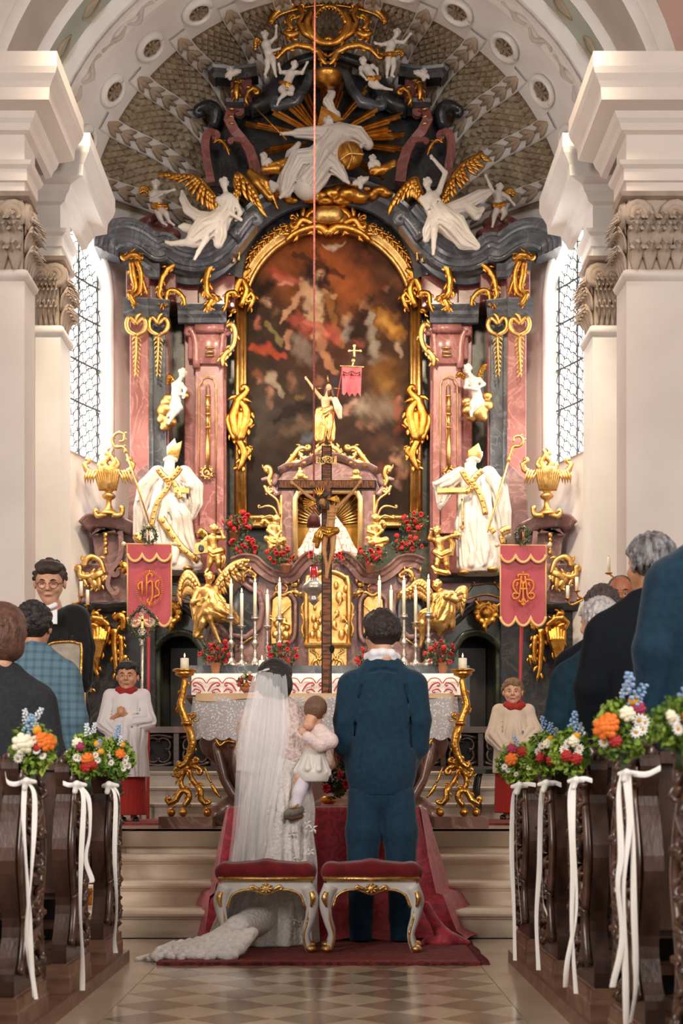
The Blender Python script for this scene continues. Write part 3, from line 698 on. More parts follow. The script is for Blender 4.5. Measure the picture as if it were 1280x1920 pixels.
D2([(1080, 30), (1080, 180)], 150, '6a4420', .9); D2([(1060, 120)], 80, '8a6230', 1.)
D2([(120, 60)], 52, '7a4a34', .7); D2([(200, 60), (300, 200)], [46, 16], '9a8670', .6); D2([(200, 180), (200, 310)], [36, 22], 'a8745a', .6); D2([(120, 100)], 30, 'a87a5c', .8); D2([(360, 60), (380, 160)], 40, '7d5844', .8)
D2([(200, 400), (400, 330)], 180, '3d332c', 1.); D2([(120, 260), (60, 500)], 150, '4c423a', 1.)
D2([(250, 390), (400, 300), (520, 280)], [24, 56, 44], '231914', .6); D2([(430, 380), (480, 420)], 40, '7a5a48', .9); D2([(400, 210), (450, 230)], 20, '6d5230', .8)
D2([(470, 540), (530, 500)], 40, '5d666c', .8); D2([(300, 480), (480, 430)], 50, '5d4a3c', 1.)
D2([(570, 110)], 50, '8d5a44', .7); D2([(700, 110)], 60, '33343c', .8)
D2([(760, 340), (840, 240)], [34, 22], 'a87c68', .6); D2([(950, 320), (1080, 300)], 120, '8a7462', 1.); D2([(880, 280)], 70, 'a08c78', 1.)
D2([(950, 400)], 60, '5a4434', .6); D2([(960, 440)], 40, '8d6850', .8); D2([(880, 420)], 40, '7d5442', .8)
D2([(1160, 260), (1160, 380)], [36, 30], '9a5c48', .7); D2([(1190, 440)], 60, '7a3a2c', .8); D2([(1180, 230)], 30, 'a4705a', .8)
D2([(700, 600), (900, 600)], 170, '3a261e', 1.); D2([(1000, 560), (1100, 560)], 70, '54382c', 1.)
D2([(1180, 640), (1220, 760)], [60, 50], '8f7058', .7); D2([(1140, 690)], 44, 'a87c60', .6); D2([(1150, 640)], 40, '3a241a', .8); D2([(1180, 800)], 50, '9a6a52', .7); D2([(1160, 870)], 40, 'a88068', .7); D2([(1060, 760)], 70, '6d3c30', 1.)
D2([(100, 800), (300, 760)], 200, '2e2620', 1.); D2([(1100, 1000), (900, 1060)], 150, '231a16', 1.); D2([(60, 1000)], 200, '231c18', 1.)
rn = np.random.RandomState(3); P.C *= (1+.10*rn.randn(*P.C.shape[:2])[..., None]*.5); P.C *= (.78+.14*np.sin(P.X*.11+1.3*np.sin(P.Y*.07))*np.sin(P.Y*.13+np.sin(P.X*.05)))[..., None]; P.C = np.clip(P.C, 0.003, 1)
# canvas mesh clipped to the arched opening
Yp = 16.12; sP = Yp/FPX
ins = np.where(P.Y < PCY, np.hypot(P.X-615.5, P.Y-PCY) < PR+3, np.abs(P.X-615.5) < PR+3)
nr, nc = P.X.shape; V = np.stack([CX+(P.X-VX)*sP, np.full(P.X.shape, Yp), CZ+(VY-P.Y)*sP], -1).reshape(-1, 3)
idx = np.arange(nr*nc).reshape(nr, nc); q = np.stack([idx[:-1, :-1], idx[1:, :-1], idx[1:, 1:], idx[:-1, 1:]], -1).reshape(-1, 4)
q = q[ins.reshape(-1)[q].all(1)]; used = np.unique(q); remap = np.full(nr*nc, -1); remap[used] = np.arange(len(used))
o = mk('altar_painting', V[used], remap[q], mat('oil_paint', '3a2a20', rough=.6, spec=.08, vcol=True, bump=.06, bscale=60), RT)
o['label'] = 'dark oil painting of a robed figure among clouds and kneeling saints'
ca = o.data.color_attributes.new('Col', 'FLOAT_COLOR', 'POINT'); ca.data.foreach_set('color', np.hstack([P.C.reshape(-1, 3)[used], np.ones((len(used), 1))]).astype(np.float32).ravel())
# --- gilded frame: straight sides and arch
FRP = [(-12, 0), (-12, 10), (-9, 14), (-6, 10), (-3, 9), (1, 14), (5, 18), (9, 15), (11, 9), (12, 0)]
arcp = [(615.5-(PR+9)*math.cos(a), PCY-(PR+9)*math.sin(a)) for a in np.linspace(.32, pi/2, 22)]
g = G(); mould(g, [(451, 985), (451, 560)], 16.1, FRP); part('frame_side', g, M_gold2, smooth=True)
g = G(); mould(g, [(452, 560), (456, 545)]+arcp, 16.1, FRP); part('frame_arch', g, M_gold2)
g = G(); mould(g, [(445, 978), (616, 978)], 16.1, FRP); part('frame_foot', g, M_gold2)
# --- gilded ornament, traced left, mirrored right
def orn(name, Y, strokes, leaves=(), m=None, mir=True, parent=None, fringe=0, seed=1, label=None):
    g = G(); rnd = random.Random(seed)
    for st in strokes:
        kw = dict(st[2]) if len(st) > 2 else {}
        fr = kw.pop('fr', fringe); stroke(g, st[0], Y, st[1], **kw)
        P = catmull([list(p)+[0]*(3-len(p)) for p in st[0]], 4); rr = st[1] if np.isscalar(st[1]) else max(st[1])
        for k in range(fr):
            i = int((k+.5)/fr*(len(P)-2)); p = P[i]; t = P[i+1]-P[i]; t = t/(np.linalg.norm(t)+1e-6); sg = 1 if (k % 2) else -1
            nrm = np.array((-t[1], t[0], 0))*sg; L = rr*(1.1+rnd.random()*.6)
            leaf(g, [p+nrm*rr*.5, p+nrm*L*.7+t*L*.5, p+nrm*L*.9+t*L*1.1+np.array((0, 0, 2.))], Y, rr*.62, n=5, sm=2)
    for lf in leaves: leaf(g, lf[0], Y, lf[1])
    return part(name, g, m or M_gold, mir, parent, label=label)
Yo = 15.5
# consoles hanging from the cornice
orn('gilt_console', 15.45, [([(236, 484), (244, 478), (256, 478), (260, 484)], [5, 7, 5], dict(curl0=5, curl1=-4)), ([(247, 490), (250, 515), (254, 540), (244, 552)], [6, 7, 6, 4]), ([(255, 488), (264, 512), (262, 545), (250, 558)], [6, 6, 5, 3]), ([(262, 510), (270, 535), (276, 552)], [3, 4, 2]), ([(242, 550), (250, 566), (254, 572)], [5, 5, 1])], fringe=6)
orn('gilt_console', 15.6, [([(326, 496), (314, 504), (304, 520), (300, 540), (298, 556)], [5, 6, 6, 5, 3], dict(curl0=-6)), ([(302, 538), (298, 552), (304, 565), (300, 580)], [5, 5, 4, 1])], fringe=7, seed=2)
orn('gilt_arch_ornament', 15.6, [([(312, 575), (313, 550), (322, 544), (334, 548), (344, 560), (346, 574)], [4, 4, 5, 5, 4, 3])], fringe=8, seed=3)
orn('gilt_console', 15.62, [([(416, 488), (402, 492), (390, 505), (386, 525), (388, 548), (398, 562)], [7, 8, 7, 7, 6, 4], dict(curl0=-7)), ([(390, 528), (386, 545), (392, 560)], [4, 5, 3]), ([(398, 560), (390, 575), (394, 583)], [6, 5, 1]), ([(404, 556), (410, 566)], [5, 2])], fringe=9, seed=4)
# heart-shaped pendants with leaf drops
for x0, Y in ((256, 15.5), (297, 15.6)):
    st = [([(x0, 608), (x0-12, 595), (x0-18, 606), (x0-14, 620), (x0, 628)], [4, 5, 5, 5, 4]), ([(x0, 608), (x0+12, 597), (x0+18, 608), (x0+12, 622), (x0, 628)], [4, 5, 5, 5, 4]), ([(x0-4, 606), (x0+2, 592), (x0+8, 588)], [3, 4, 2])]
    lv = []
    for k in range(9):
        y = 630+k*8.5; w = 9-k*.6
        lv += [([(x0+(1 if x0 < 280 else -1)*k*.1, y), (x0-w*.7, y+4), (x0-w, y+10-k*.3, 2)], 2.6), ([(x0, y+2), (x0+w*.7, y+6), (x0+w, y+12-k*.3, 2)], 2.6)]
    st.append(([(x0, 626), (x0-1, 665), (x0-3, 708)], [3, 2.5, .8]))
    orn('gilt_pendant', Y, st, lv, fringe=0, m=M_gold2)
    g = G(); s = Y/FPX
# side scrolls by the frame
orn('gilt_scroll', 15.75, [([(424, 612), (434, 608), (441, 622), (438, 645), (428, 660), (418, 668)], [4, 6, 6, 5, 5, 3]), ([(430, 655), (418, 670), (418, 688)], [5, 6, 2])], fringe=5, seed=5, m=M_gold2)
orn('gilt_scroll', 15.8, [([(436, 548), (426, 552), (424, 570), (418, 586)], [5, 5, 4, 2], dict(curl0=5))], fringe=4, seed=6)
orn('gilt_bars', 15.7, [([(437, 470), (438, 492)], 3), ([(449, 465), (447, 488)], 3)], m=M_gold2)
# knot on the frame shoulder
orn('frame_knot', 15.98, [([(446, 560), (440, 548), (446, 530), (458, 512), (470, 505)], [9, 10, 9, 8, 4]), ([(462, 558), (470, 548), (476, 558), (470, 572), (464, 584)], [5, 6, 6, 5, 2], dict(curl0=-6)), ([(436, 545), (426, 540), (420, 546)], [6, 6, 4], dict(curl1=5)), ([(440, 578), (432, 584), (424, 578)], [6, 5, 4], dict(curl1=-5)), ([(452, 520), (462, 545), (450, 575)], [6, 8, 6])], fringe=5, seed=7)
# long rocaille on the frame sides
orn('frame_rocaille', 15.98, [([(462, 735), (446, 750), (436, 780), (440, 810), (452, 830)], [6, 9, 10, 9, 6], dict(curl0=-7)), ([(448, 750), (462, 770), (458, 800), (450, 826)], [7, 10, 10, 8]), ([(452, 770), (450, 800), (446, 822)], [8, 9, 6]), ([(434, 778), (426, 784), (428, 800), (440, 826)], [6, 5, 5, 5], dict(curl0=5)), ([(464, 800), (470, 794)], [5, 4], dict(curl1=-6)), ([(448, 825), (458, 850), (452, 872), (446, 882)], [8, 8, 6, 2]), ([(462, 838), (468, 846), (458, 862)], [5, 5, 3])], fringe=6, seed=8)
# crest over the painting and sprays along the arch
sp = []
for a in np.linspace(.55, 1.12, 9):
    R0 = PR+20; x, y = 615.5-R0*math.cos(a), PCY-R0*math.sin(a); t = (math.sin(a), -math.cos(a)); n_ = (-math.cos(a), -math.sin(a))
    sp.append(([(x, y), (x+n_[0]*7+t[0]*4, y+n_[1]*7+t[1]*4), (x+n_[0]*9-t[0]*8, y+n_[1]*9-t[1]*8, 4)], [3.5, 4, 1.2], dict(curl1=3)))
    sp.append(([(x+t[0]*6, y+t[1]*6), (x+t[0]*14+n_[0]*5, y+t[1]*14+n_[1]*5, 4)], [3, 1.5]))
orn('arch_spray', 16.0, sp, fringe=2, seed=9)
orn('frame_crest', 15.95, [([(616, 440, 4), (600, 428, 6), (575, 430, 4), (552, 438), (535, 452)], [9, 9, 8, 7, 3]), ([(556, 425), (566, 412), (585, 418), (604, 428)], [6, 8, 8, 6], dict(curl0=7)), ([(545, 436), (556, 428), (560, 415), (552, 405)], [5, 6, 5, 3], dict(curl1=-5)), ([(572, 412), (584, 398), (600, 394), (616, 396)], [7, 10, 12, 12]), ([(580, 405), (592, 412), (616, 412)], [9, 14, 16]), ([(596, 392), (602, 382), (616, 380)], [6, 7, 7])], fringe=6, seed=10)
g = G(); g.ell(W(608, 402, 15.85), (.14, .08, .1), 12, 8); part('crest_shell', g, M_gold2, mir=True)
# gilt panel border + baton on the inner pilaster
g = G(); s = 15.84/FPX
bd = [(373, 985), (373, 722), (378, 716), (380, 708), (390, 704), (400, 708), (402, 716), (405, 722), (405, 985)]
g.tube(PP(bd, 15.84), 1.3*s, n=5, sm=1); part('panel_border', g, M_gold2)
g = G()
g.tube(PP([(386, 880), (386, 725)], 15.83), .9*s, n=5); g.tube(PP([(393, 880), (393, 725)], 15.83), .9*s, n=5)
g.tube(PP([(386, 725), (389, 715), (393, 725)], 15.83), .9*s, n=5, sm=3)
for y0, y1, r in ((742, 775, 4.2), (778, 800, 3.6), (803, 880, 4.5)): g.tube(PP([(389, y0), (389, (y0+y1)/2), (389, y1)], 15.82), [r*s*.8, r*s, r*s*.8], n=8)
for y in (742, 760, 776, 801): g.tube(PP([(384, y), (394, y)], 15.8), 2.2*s, n=6)
g.tube([W(388, 886, 15.82)+np.array((9*s*math.cos(a), 0, 9*s*math.sin(a))) for a in np.linspace(0, 2*pi, 17)], 2.2*s, n=6, closed=True)
for a in np.linspace(0, 2*pi, 11): g.ell(W(388+12*math.cos(a), 886+12*math.sin(a), 15.82), (2.4*s,)*3, 6, 4)
stroke(g, [(384, 888), (388, 882), (392, 888)], 15.8, 2, curl1=2); part('pilaster_baton', g, M_gold2)
g = G()
for y in (652, 660, 667): g.tube(PP([(384, y), (402, y)], 15.8), (2.6 if y == 660 else 1.6)*s, n=6)
part('gilt_studs', g, M_gold2)
# --- attic: dark body, scroll consoles, upper blocks
blk('attic_body', M_darkm, [(392, 350), (390, 240), (430, 200), (480, 185), (520, 160), (560, 140), (616, 130), (616, 365)], 16.35, .12)
g = G(); stroke(g, [(442, 206), (432, 214, 4), (430, 232, 8), (440, 252, 6), (454, 262), (468, 285), (477, 312), (481, 345)], 16.05, [9, 11, 13, 13, 10, 13, 14, 14], curl0=8, n=4, rot=pi/4, flat=1.2); part('attic_console', g, M_redm, smooth=False)
g = G(); stroke(g, [(433, 262), (446, 262), (460, 266)], 16.0, [5, 7, 6], curl0=-4, n=4, rot=pi/4); part('attic_console_lip', g, M_redm, smooth=False)
g = G(); stroke(g, [(402, 252), (390, 256, 4), (386, 285, 4), (396, 345)], 16.1, [8, 11, 11, 11], curl0=6, n=4, rot=pi/4, flat=1.2); part('attic_side_console', g, M_redm, smooth=False)
g = G(); stroke(g, [(372, 205), (390, 200), (405, 212), (400, 240)], 16.2, [8, 12, 14, 9], n=10, flat=1.3, curl0=-6); part('attic_bulb', g, M_darkm)
for y in (212, 226, 239): 
    g = G(); g.tube(PP([(430, y, 18), (440, y+2, 18)], 16.05), 2.6*s, n=6); part('gilt_stud', g, M_gold2)
g = G(); mould(g, [(396, 142), (402, 136), (440, 140), (482, 134)], 15.95, [(-9, -30), (-9, 2), (-2, 6), (4, 12), (9, 14), (11, -30)]); part('attic_cornice', g, M_darkm, smooth=False)
blk('attic_block', M_redm, R4(432, 148, 472, 190), 16.0, .3)
g = G(); mould(g, [(424, 196), (466, 196)], 16.0, [(-7, -30), (-7, 4), (0, 10), (6, 12), (8, -30)]); part('attic_base', g, M_darkm, smooth=False)
orn('gilt_herm', 15.9, [([(440, 156), (444, 152), (448, 158)], [5, 6, 5]), ([(444, 156), (443, 172), (444, 188)], [6, 7, 2])], fringe=4, seed=11)
orn('gilt_scroll', 15.9, [([(482, 168), (474, 164), (464, 172), (460, 188), (466, 198)], [5, 5, 5, 4, 1], dict(curl0=5))], fringe=4, seed=12)
g = G(); stroke(g, [(466, 205), (500, 190), (520, 160), (545, 125), (585, 108), (617, 104)], 16.2, [16, 18, 16, 12, 10, 10], n=10, flat=1.); part('attic_pediment', g, M_darkm)
g = G(); stroke(g, [(520, 200), (552, 192), (572, 166), (582, 140), (617, 128)], 16.15, [9, 12, 10, 9, 9], n=8, curl0=9); part('attic_inner_scroll', g, M_greym)
orn('gilt_scroll', 16.0, [([(400, 268), (412, 262), (424, 275), (430, 292)], [2, 3, 4, 1])], fringe=5, seed=13)
# crown
orn('gilt_crown_arch', 15.55, [([(508, 44), (512, 30), (535, 12), (575, 0), (617, -6)], [6, 8, 9, 9, 9]), ([(508, 46), (520, 30), (545, 20), (580, 12), (617, 8)], 3.5)], fringe=0)
orn('gilt_crown_scroll', 15.5, [([(562, 14), (568, 28), (560, 44), (572, 62), (590, 74)], [4, 5, 6, 7, 6], dict(curl0=5)), ([(585, 20), (576, 40), (580, 60), (598, 78), (617, 82)], [5, 8, 9, 8, 6]), ([(520, 108), (534, 92), (556, 84), (580, 88), (598, 98), (606, 112)], [4, 6, 7, 7, 6, 3], dict(curl0=6)), ([(548, 55), (540, 40), (546, 30)], [5, 5, 4], dict(curl1=5)), ([(532, 60), (545, 66), (560, 60)], [5, 8, 5]), ([(596, 96), (604, 112), (612, 122)], [6, 6, 3])], fringe=5, seed=14)
g = G(); s = 15.5/FPX; c = W(617, 46, 15.5)
g.tube([c+np.array((30*s*math.cos(a), 0, 34*s*math.sin(a))) for a in np.linspace(0, 2*pi, 33)], 4.5*s, n=7, closed=True)
for a in np.linspace(.15*pi, .85*pi, 9): g.tube([c+np.array((28*s*math.cos(a), -.01, 33*s*math.sin(a))), c+np.array((24*s*math.cos(a), -.01, 26*s*math.sin(a)))], [3*s, 1*s], n=5)
part('gilt_crown_ring', g, M_gold, mir=False)
g = G(); g.lathe([(.0, -.1), (.12, -.08), (.17, 0), (.175, .03), (.16, .035), (.1, -.02), (.02, -.04)], W(613, 146, 15.55), 20); part('gilt_bowl', g, M_gold, mir=False)
# rays behind the enthroned figure
rc = (608, 262); rnd = random.Random(5); s = 16.15/FPX
for ex, ey in ((452, 228), (508, 206), (535, 190), (552, 186), (566, 160), (607, 134), (644, 150), (692, 162), (716, 200), (758, 216), (736, 242), (760, 254), (757, 281), (492, 284), (496, 332), (720, 336)):
    g = G(); dx, dy = ex-rc[0], ey-rc[1]; L = math.hypot(dx, dy); px, py = -dy/L, dx/L
    for k, o in enumerate((-5, -1.7, 1.7, 5)):
        e = 1-.07*abs(k-1)*rnd.random()-.06*(k % 2)
        a = (rc[0]+dx*.3+px*o*.6, rc[1]+dy*.3+py*o*.6); b = (rc[0]+dx*e+px*o, rc[1]+dy*e+py*o)
        g.tube(PP([a, b], 16.15-.02*(k % 2)), [1.6*s, 2.3*s], n=4)
    part('gilt_ray', g, M_gold, mir=False, smooth=False)
# clouds of gilding under the figure
sc_ = Sc(15.85, 1.8)
for x, y, r in ((500, 345, 11), (515, 358, 12), (530, 366, 11), (545, 372, 10), (600, 368, 13), (620, 362, 16), (640, 356, 15), (655, 366, 15), (675, 372, 13), (695, 366, 12), (712, 360, 11), (725, 366, 9), (580, 374, 11), (660, 350, 10), (690, 352, 9), (610, 378, 10), (640, 376, 12)): sc_.ell((x, y, 6*math.sin(x)), (r*1.5, r*.8, r), 3)
sc_.mesh('gilt_cloud', M_gold, RT)
sc_ = Sc(15.85, 1.8); sc_.limb([(470, 325, 0, 9), (482, 345, 4, 10), (505, 372, 4, 8)]).limb([(478, 330, 4, 6), (500, 345, 8, 7), (515, 375, 4, 5)]).limb([(490, 340, 8, 5), (508, 360, 8, 5), (520, 392, 4, 3)]); sc_.mesh('gilt_cloud', M_gold, RT)
# red rock masses above the cornice ends
for i, P_ in enumerate([[(238, 432), (262, 418), (285, 405), (310, 412), (325, 440), (318, 462), (240, 448)]]):
    sc_ = Sc(15.75, 2.2)
    for x, y, r in ((255, 430, 14), (280, 420, 18), (305, 418, 16), (318, 440, 16), (290, 440, 18), (262, 440, 12)): sc_.ell((x, y, 4*math.cos(x)), (r*1.3, r*.8, r), 5)
    sc_.limb([(270, 440, 12, 7), (282, 420, 16, 7), (300, 408, 14, 6)], 3)
    o = sc_.mesh('rock_mass', M_redm, RT); mirror(o, None, RT)
# --- lower zone: urn pedestals
g = G(); mould(g, [(158, 988), (168, 978), (185, 975), (216, 978), (232, 984), (252, 994)], 15.2, [(-12, -45), (-12, 2), (-6, 4), (-2, 9), (3, 11), (7, 16), (11, 17), (12, -45)], sm=3); part('pedestal_cap', g, M_mauve)
blk('pedestal_body', M_mauve, [(172, 998), (250, 1002), (240, 1060), (180, 1060)], 15.3, .4, sm=1)
blk('pedestal_front', M_mauve, [(170, 1003), (180, 990), (215, 992), (218, 1000), (200, 1000), (195, 992), (185, 1000), (183, 1004)], 15.2, .1)
g = G(); stroke(g, [(226, 996), (228, 1030), (222, 1052), (210, 1066)], 15.2, [6, 7, 6, 8], n=4, rot=pi/4, curl1=-9); part('pedestal_scroll', g, M_mauve, smooth=False)
g = G(); stroke(g, [(206, 1078), (202, 1096), (210, 1110)], 15.15, [5, 6, 6], n=4, rot=pi/4, curl1=-7); part('pedestal_scroll', g, M_mauve, smooth=False)
blk('pedestal_foot', M_mauve, [(138, 1132), (138, 1068), (150, 1056), (235, 1056), (262, 1100), (262, 1132)], 15.25, .5, .02)
g = G(); s = 15.15/FPX
for y, r in ((1003, 5), (1012, 4), (1020, 5), (1030, 4), (1036, 5)): g.ell(W(198, y, 15.2), (r*s, r*s, r*s*1.2), 8, 6)
part('gilt_drop', g, M_gold2)
orn('gilt_cartouche', 15.15, [([(158, 1062), (162, 1050), (172, 1044), (186, 1050), (192, 1062), (196, 1076)], [6, 7, 6, 5, 5, 4]), ([(150, 1066), (150, 1078), (162, 1082), (176, 1076)], [5, 5, 6, 4], dict(curl0=-4)), ([(172, 1086), (184, 1078), (194, 1074)], [8, 9, 7]), ([(168, 1084), (178, 1096), (178, 1106)], [7, 7, 3]), ([(184, 1082), (186, 1096), (186, 1108)], [6, 6, 2]), ([(192, 1080), (194, 1092)], [5, 3]), ([(156, 1086), (162, 1096), (158, 1100)], [3, 3, 2])], fringe=4, seed=15, m=M_gold2)
orn('gilt_rosette', 15.1, [([(226, 1062), (234, 1058), (236, 1068), (228, 1072)], [5, 6, 6, 4])], fringe=6, seed=16)
# dark plinth with doorway
blk('plinth', M_darkm, R4(150, 1136, 292, 1420), 15.35, .4)
g = G(); mould(g, [(140, 1140), (160, 1136), (200, 1140), (236, 1136), (275, 1150)], 15.25, [(-8, -20), (-8, 2), (0, 6), (4, 10), (8, 11), (9, -20)], sm=2); part('plinth_moulding', g, M_darkm)
blk('plinth', M_greenm, R4(238, 1150, 300, 1420), 15.45, .3)
blk('plinth', M_greenm, R4(368, 1150, 402, 1420), 15.45, .3)
blk('door_lintel', M_greenm, [(290, 1130), (290, 1225), (303, 1208), (320, 1194), (338, 1190), (356, 1196), (368, 1212), (376, 1226), (410, 1226), (410, 1130)], 15.44, .25)
g = G(); mould(g, [(284, 1228), (296, 1208), (314, 1192), (338, 1186), (360, 1192), (374, 1210), (384, 1226)], 15.42, [(-7, 0), (-5, 6), (0, 8), (5, 10), (7, 0)], sm=3); part('door_hood', g, M_greenm)
blk('doorway_shade_panel', M_black, R4(286, 1180, 385, 1420), 15.75, .05, 0)  # flat black panel: the shade inside the doorway is put into its colour
blk('doorway_leaf', mat('dark_door_wood', '1c1512', '120d0b', 4, .5), R4(318, 1215, 376, 1420), 15.7, .04)
g = G(); g.tube(PP([(375, 1230), (375, 1400)], 15.66), .006, n=4); part('door_edging', g, M_gold2)
# plinth under the bishops: dark red cornice, green cartouche panel, gilt shell
blk('statue_plinth', M_redm, R4(268, 1082, 402, 1132), 15.3, .5)
g = G(); mould(g, [(250, 1084), (408, 1084)], 15.2, [(-7, -30), (-6, 2), (0, 6), (4, 12), (8, 13), (9, -30)]); part('plinth_cornice', g, M_darkm, smooth=False)
blk('cartouche_panel', M_greenm, [(278, 1124), (300, 1096), (318, 1094), (344, 1098), (362, 1126), (342, 1120), (318, 1115), (296, 1119)], 15.28, .1)
g = G(); s = 15.25/FPX
g.tube(PP([(278, 1124), (296, 1100), (300, 1094)], 15.26), 1.5*s, n=5); g.tube(PP([(278, 1125), (296, 1119), (318, 1114), (342, 1119), (364, 1127)], 15.26), 1.5*s, n=5, sm=3); g.tube(PP([(344, 1096), (348, 1102), (364, 1127)], 15.26), 1.5*s, n=5)
for k in range(7): g.tube(PP([(302+k*6.5, 1094-4*math.sin(k/6*pi)), (302+k*6.5, 1088-5*math.sin(k/6*pi))], 15.25), [3.4*s, 2*s], n=6)
part('cartouche_edging', g, M_gold2)
g = G(); mould(g, [(268, 1162), (286, 1140), (318, 1132), (350, 1140), (378, 1166), (408, 1170)], 15.35, [(-8, 0), (-6, 8), (0, 10), (4, 14), (8, 0)], sm=3); part('arch_moulding', g, M_darkm)
sc_ = Sc(15.2, 1.2); sc_.ell((318, 1150, 0), (17, 15, 10), 2)
for a in np.linspace(0, 2*pi, 12)[:-1]: sc_.ell((318+19*math.cos(a), 1150+18*math.sin(a), 2), (6, 6, 6), 3)
sc_.limb([(318, 1164, 4, 6), (322, 1176, 4, 5), (318, 1186, 2, 2)]).limb([(330, 1138, 4, 4), (338, 1128, 4, 3), (336, 1122, 2, 1.5)]).limb([(302, 1140, 4, 4), (294, 1134, 4, 3)]).limb([(326, 1134, 4, 3), (330, 1122, 4, 1.5)]); sc_.ell((318, 1150, 8), (10, 9, 7), 2)
o = sc_.mesh('gilt_shell', M_gold, RT); mirror(o, None, RT)
# tall gilt scrolls on the dark plinth
orn('gilt_strapwork', 15.2, [([(172, 1152), (182, 1150), (186, 1158)], [5, 5, 3]), ([(170, 1172), (182, 1178), (190, 1200), (184, 1225), (176, 1245), (186, 1270)], [7, 8, 8, 7, 6, 3]), ([(190, 1170), (200, 1168), (204, 1178), (200, 1196), (192, 1216), (180, 1236)], [5, 7, 6, 6, 5, 3], dict(curl0=4)), ([(180, 1240), (168, 1256), (162, 1276), (168, 1290), (172, 1298)], [4, 4, 5, 5, 2]), ([(176, 1190), (176, 1215)], [6, 5])], fringe=5, seed=17)
orn('gilt_strapwork', 15.2, [([(214, 1162), (224, 1154), (232, 1162), (230, 1182)], [6, 8, 8, 6]), ([(216, 1180), (214, 1205), (216, 1230), (218, 1255), (224, 1278)], [8, 7, 6, 5, 2]), ([(226, 1192), (228, 1220), (226, 1245)], [6, 6, 4]), ([(228, 1240), (236, 1230), (234, 1250)], [4, 4, 2])], fringe=6, seed=18)

for x0, sg in ((186, 1),):
    S_ = Sc(15.12, 1.2)
    for k in range(6): S_.limb([(172+k*5.5, 1176+abs(k-2.5)*4, 2, 4), (174+k*4.6, 1200, 8, 4.6), (180+k*1.6, 1232, 6, 3), (184, 1252, 2, 1.5)], 1.2)
    S_.limb([(170, 1178, 4, 4), (166, 1168, 6, 4), (176, 1160, 8, 5), (192, 1162, 8, 5), (204, 1172, 6, 4)], 2)
    o = S_.mesh('gilt_shell_panel', M_gold, RT); mirror(o, None, RT)
# ================================================================ gilt urns on the outer pedestals
def urn():
    t = thing('gilded_urn', 'gilded flaming urn on the pedestal left of the bishop statue', 'urn'); Y = 15.15; s = Y/FPX
    g = G(); c = W(204, 968, Y); g.lathe([(r*s, z*s) for r, z in ((22, 0), (24, 3), (16, 8), (8, 14), (5, 22), (5, 30), (11, 34), (13, 38), (10, 42), (6, 44), (9, 48), (14, 52), (16, 62), (18, 76), (23, 88), (20, 90), (4, 90))], c, 16)
    g.mk('bowl', M_gold2, t)
    g = G(); 
    for P_, r, k in (([(200, 964), (184, 968), (178, 962)], [5, 5, 4], dict(curl1=4)), ([(210, 966), (226, 966), (230, 954)], [5, 5, 4], dict(curl1=-3))): stroke(g, P_, Y-.1, r, **k)
    g.mk('foot_scroll', M_gold2, t)
    g = G()
    for a in range(11):
        x = 182+a*4.2; stroke(g, [(204+(x-204)*.7, 922, 8), (x*.85+204*.15, 905, 13), (x+(x-204)*.1, 884, 16)], Y, [2, 3.5, 3], n=5)
    g.mk('gadroon', M_gold2, t)
    for sg in (-1, 1):
        g = G(); m = lambda P_: [(204+(p[0]-204)*-sg, p[1], *(p[2:])) for p in P_]
        stroke(g, m([(186, 884), (172, 888), (162, 880), (158, 870), (166, 866)]), Y-.05, [5, 6, 6, 5, 4], curl1=4*sg)
        for k in range(4): leaf(g, m([(184-5*k, 886-2*k, 8), (178-5*k, 896, 12), (176-5*k, 908+2*(k % 2), 8)]), Y-.05, 4)
        g.mk('handle', M_gold2, t)
    g = G()
    stroke(g, [(200, 880), (194, 866), (204, 856), (198, 846), (206, 840)], Y, [9, 8, 6, 5, 2]); stroke(g, [(208, 880), (214, 866), (206, 852), (212, 842)], Y, [8, 6, 5, 2]); stroke(g, [(192, 882), (186, 872), (196, 860)], Y, [6, 5, 2]); stroke(g, [(214, 880), (222, 870), (216, 858)], Y, [6, 4, 2])
    g.mk('flame', M_gold2, t); return t
u_ = urn(); mirror(u_, 'gilded flaming urn on the pedestal right of the bishop statue')
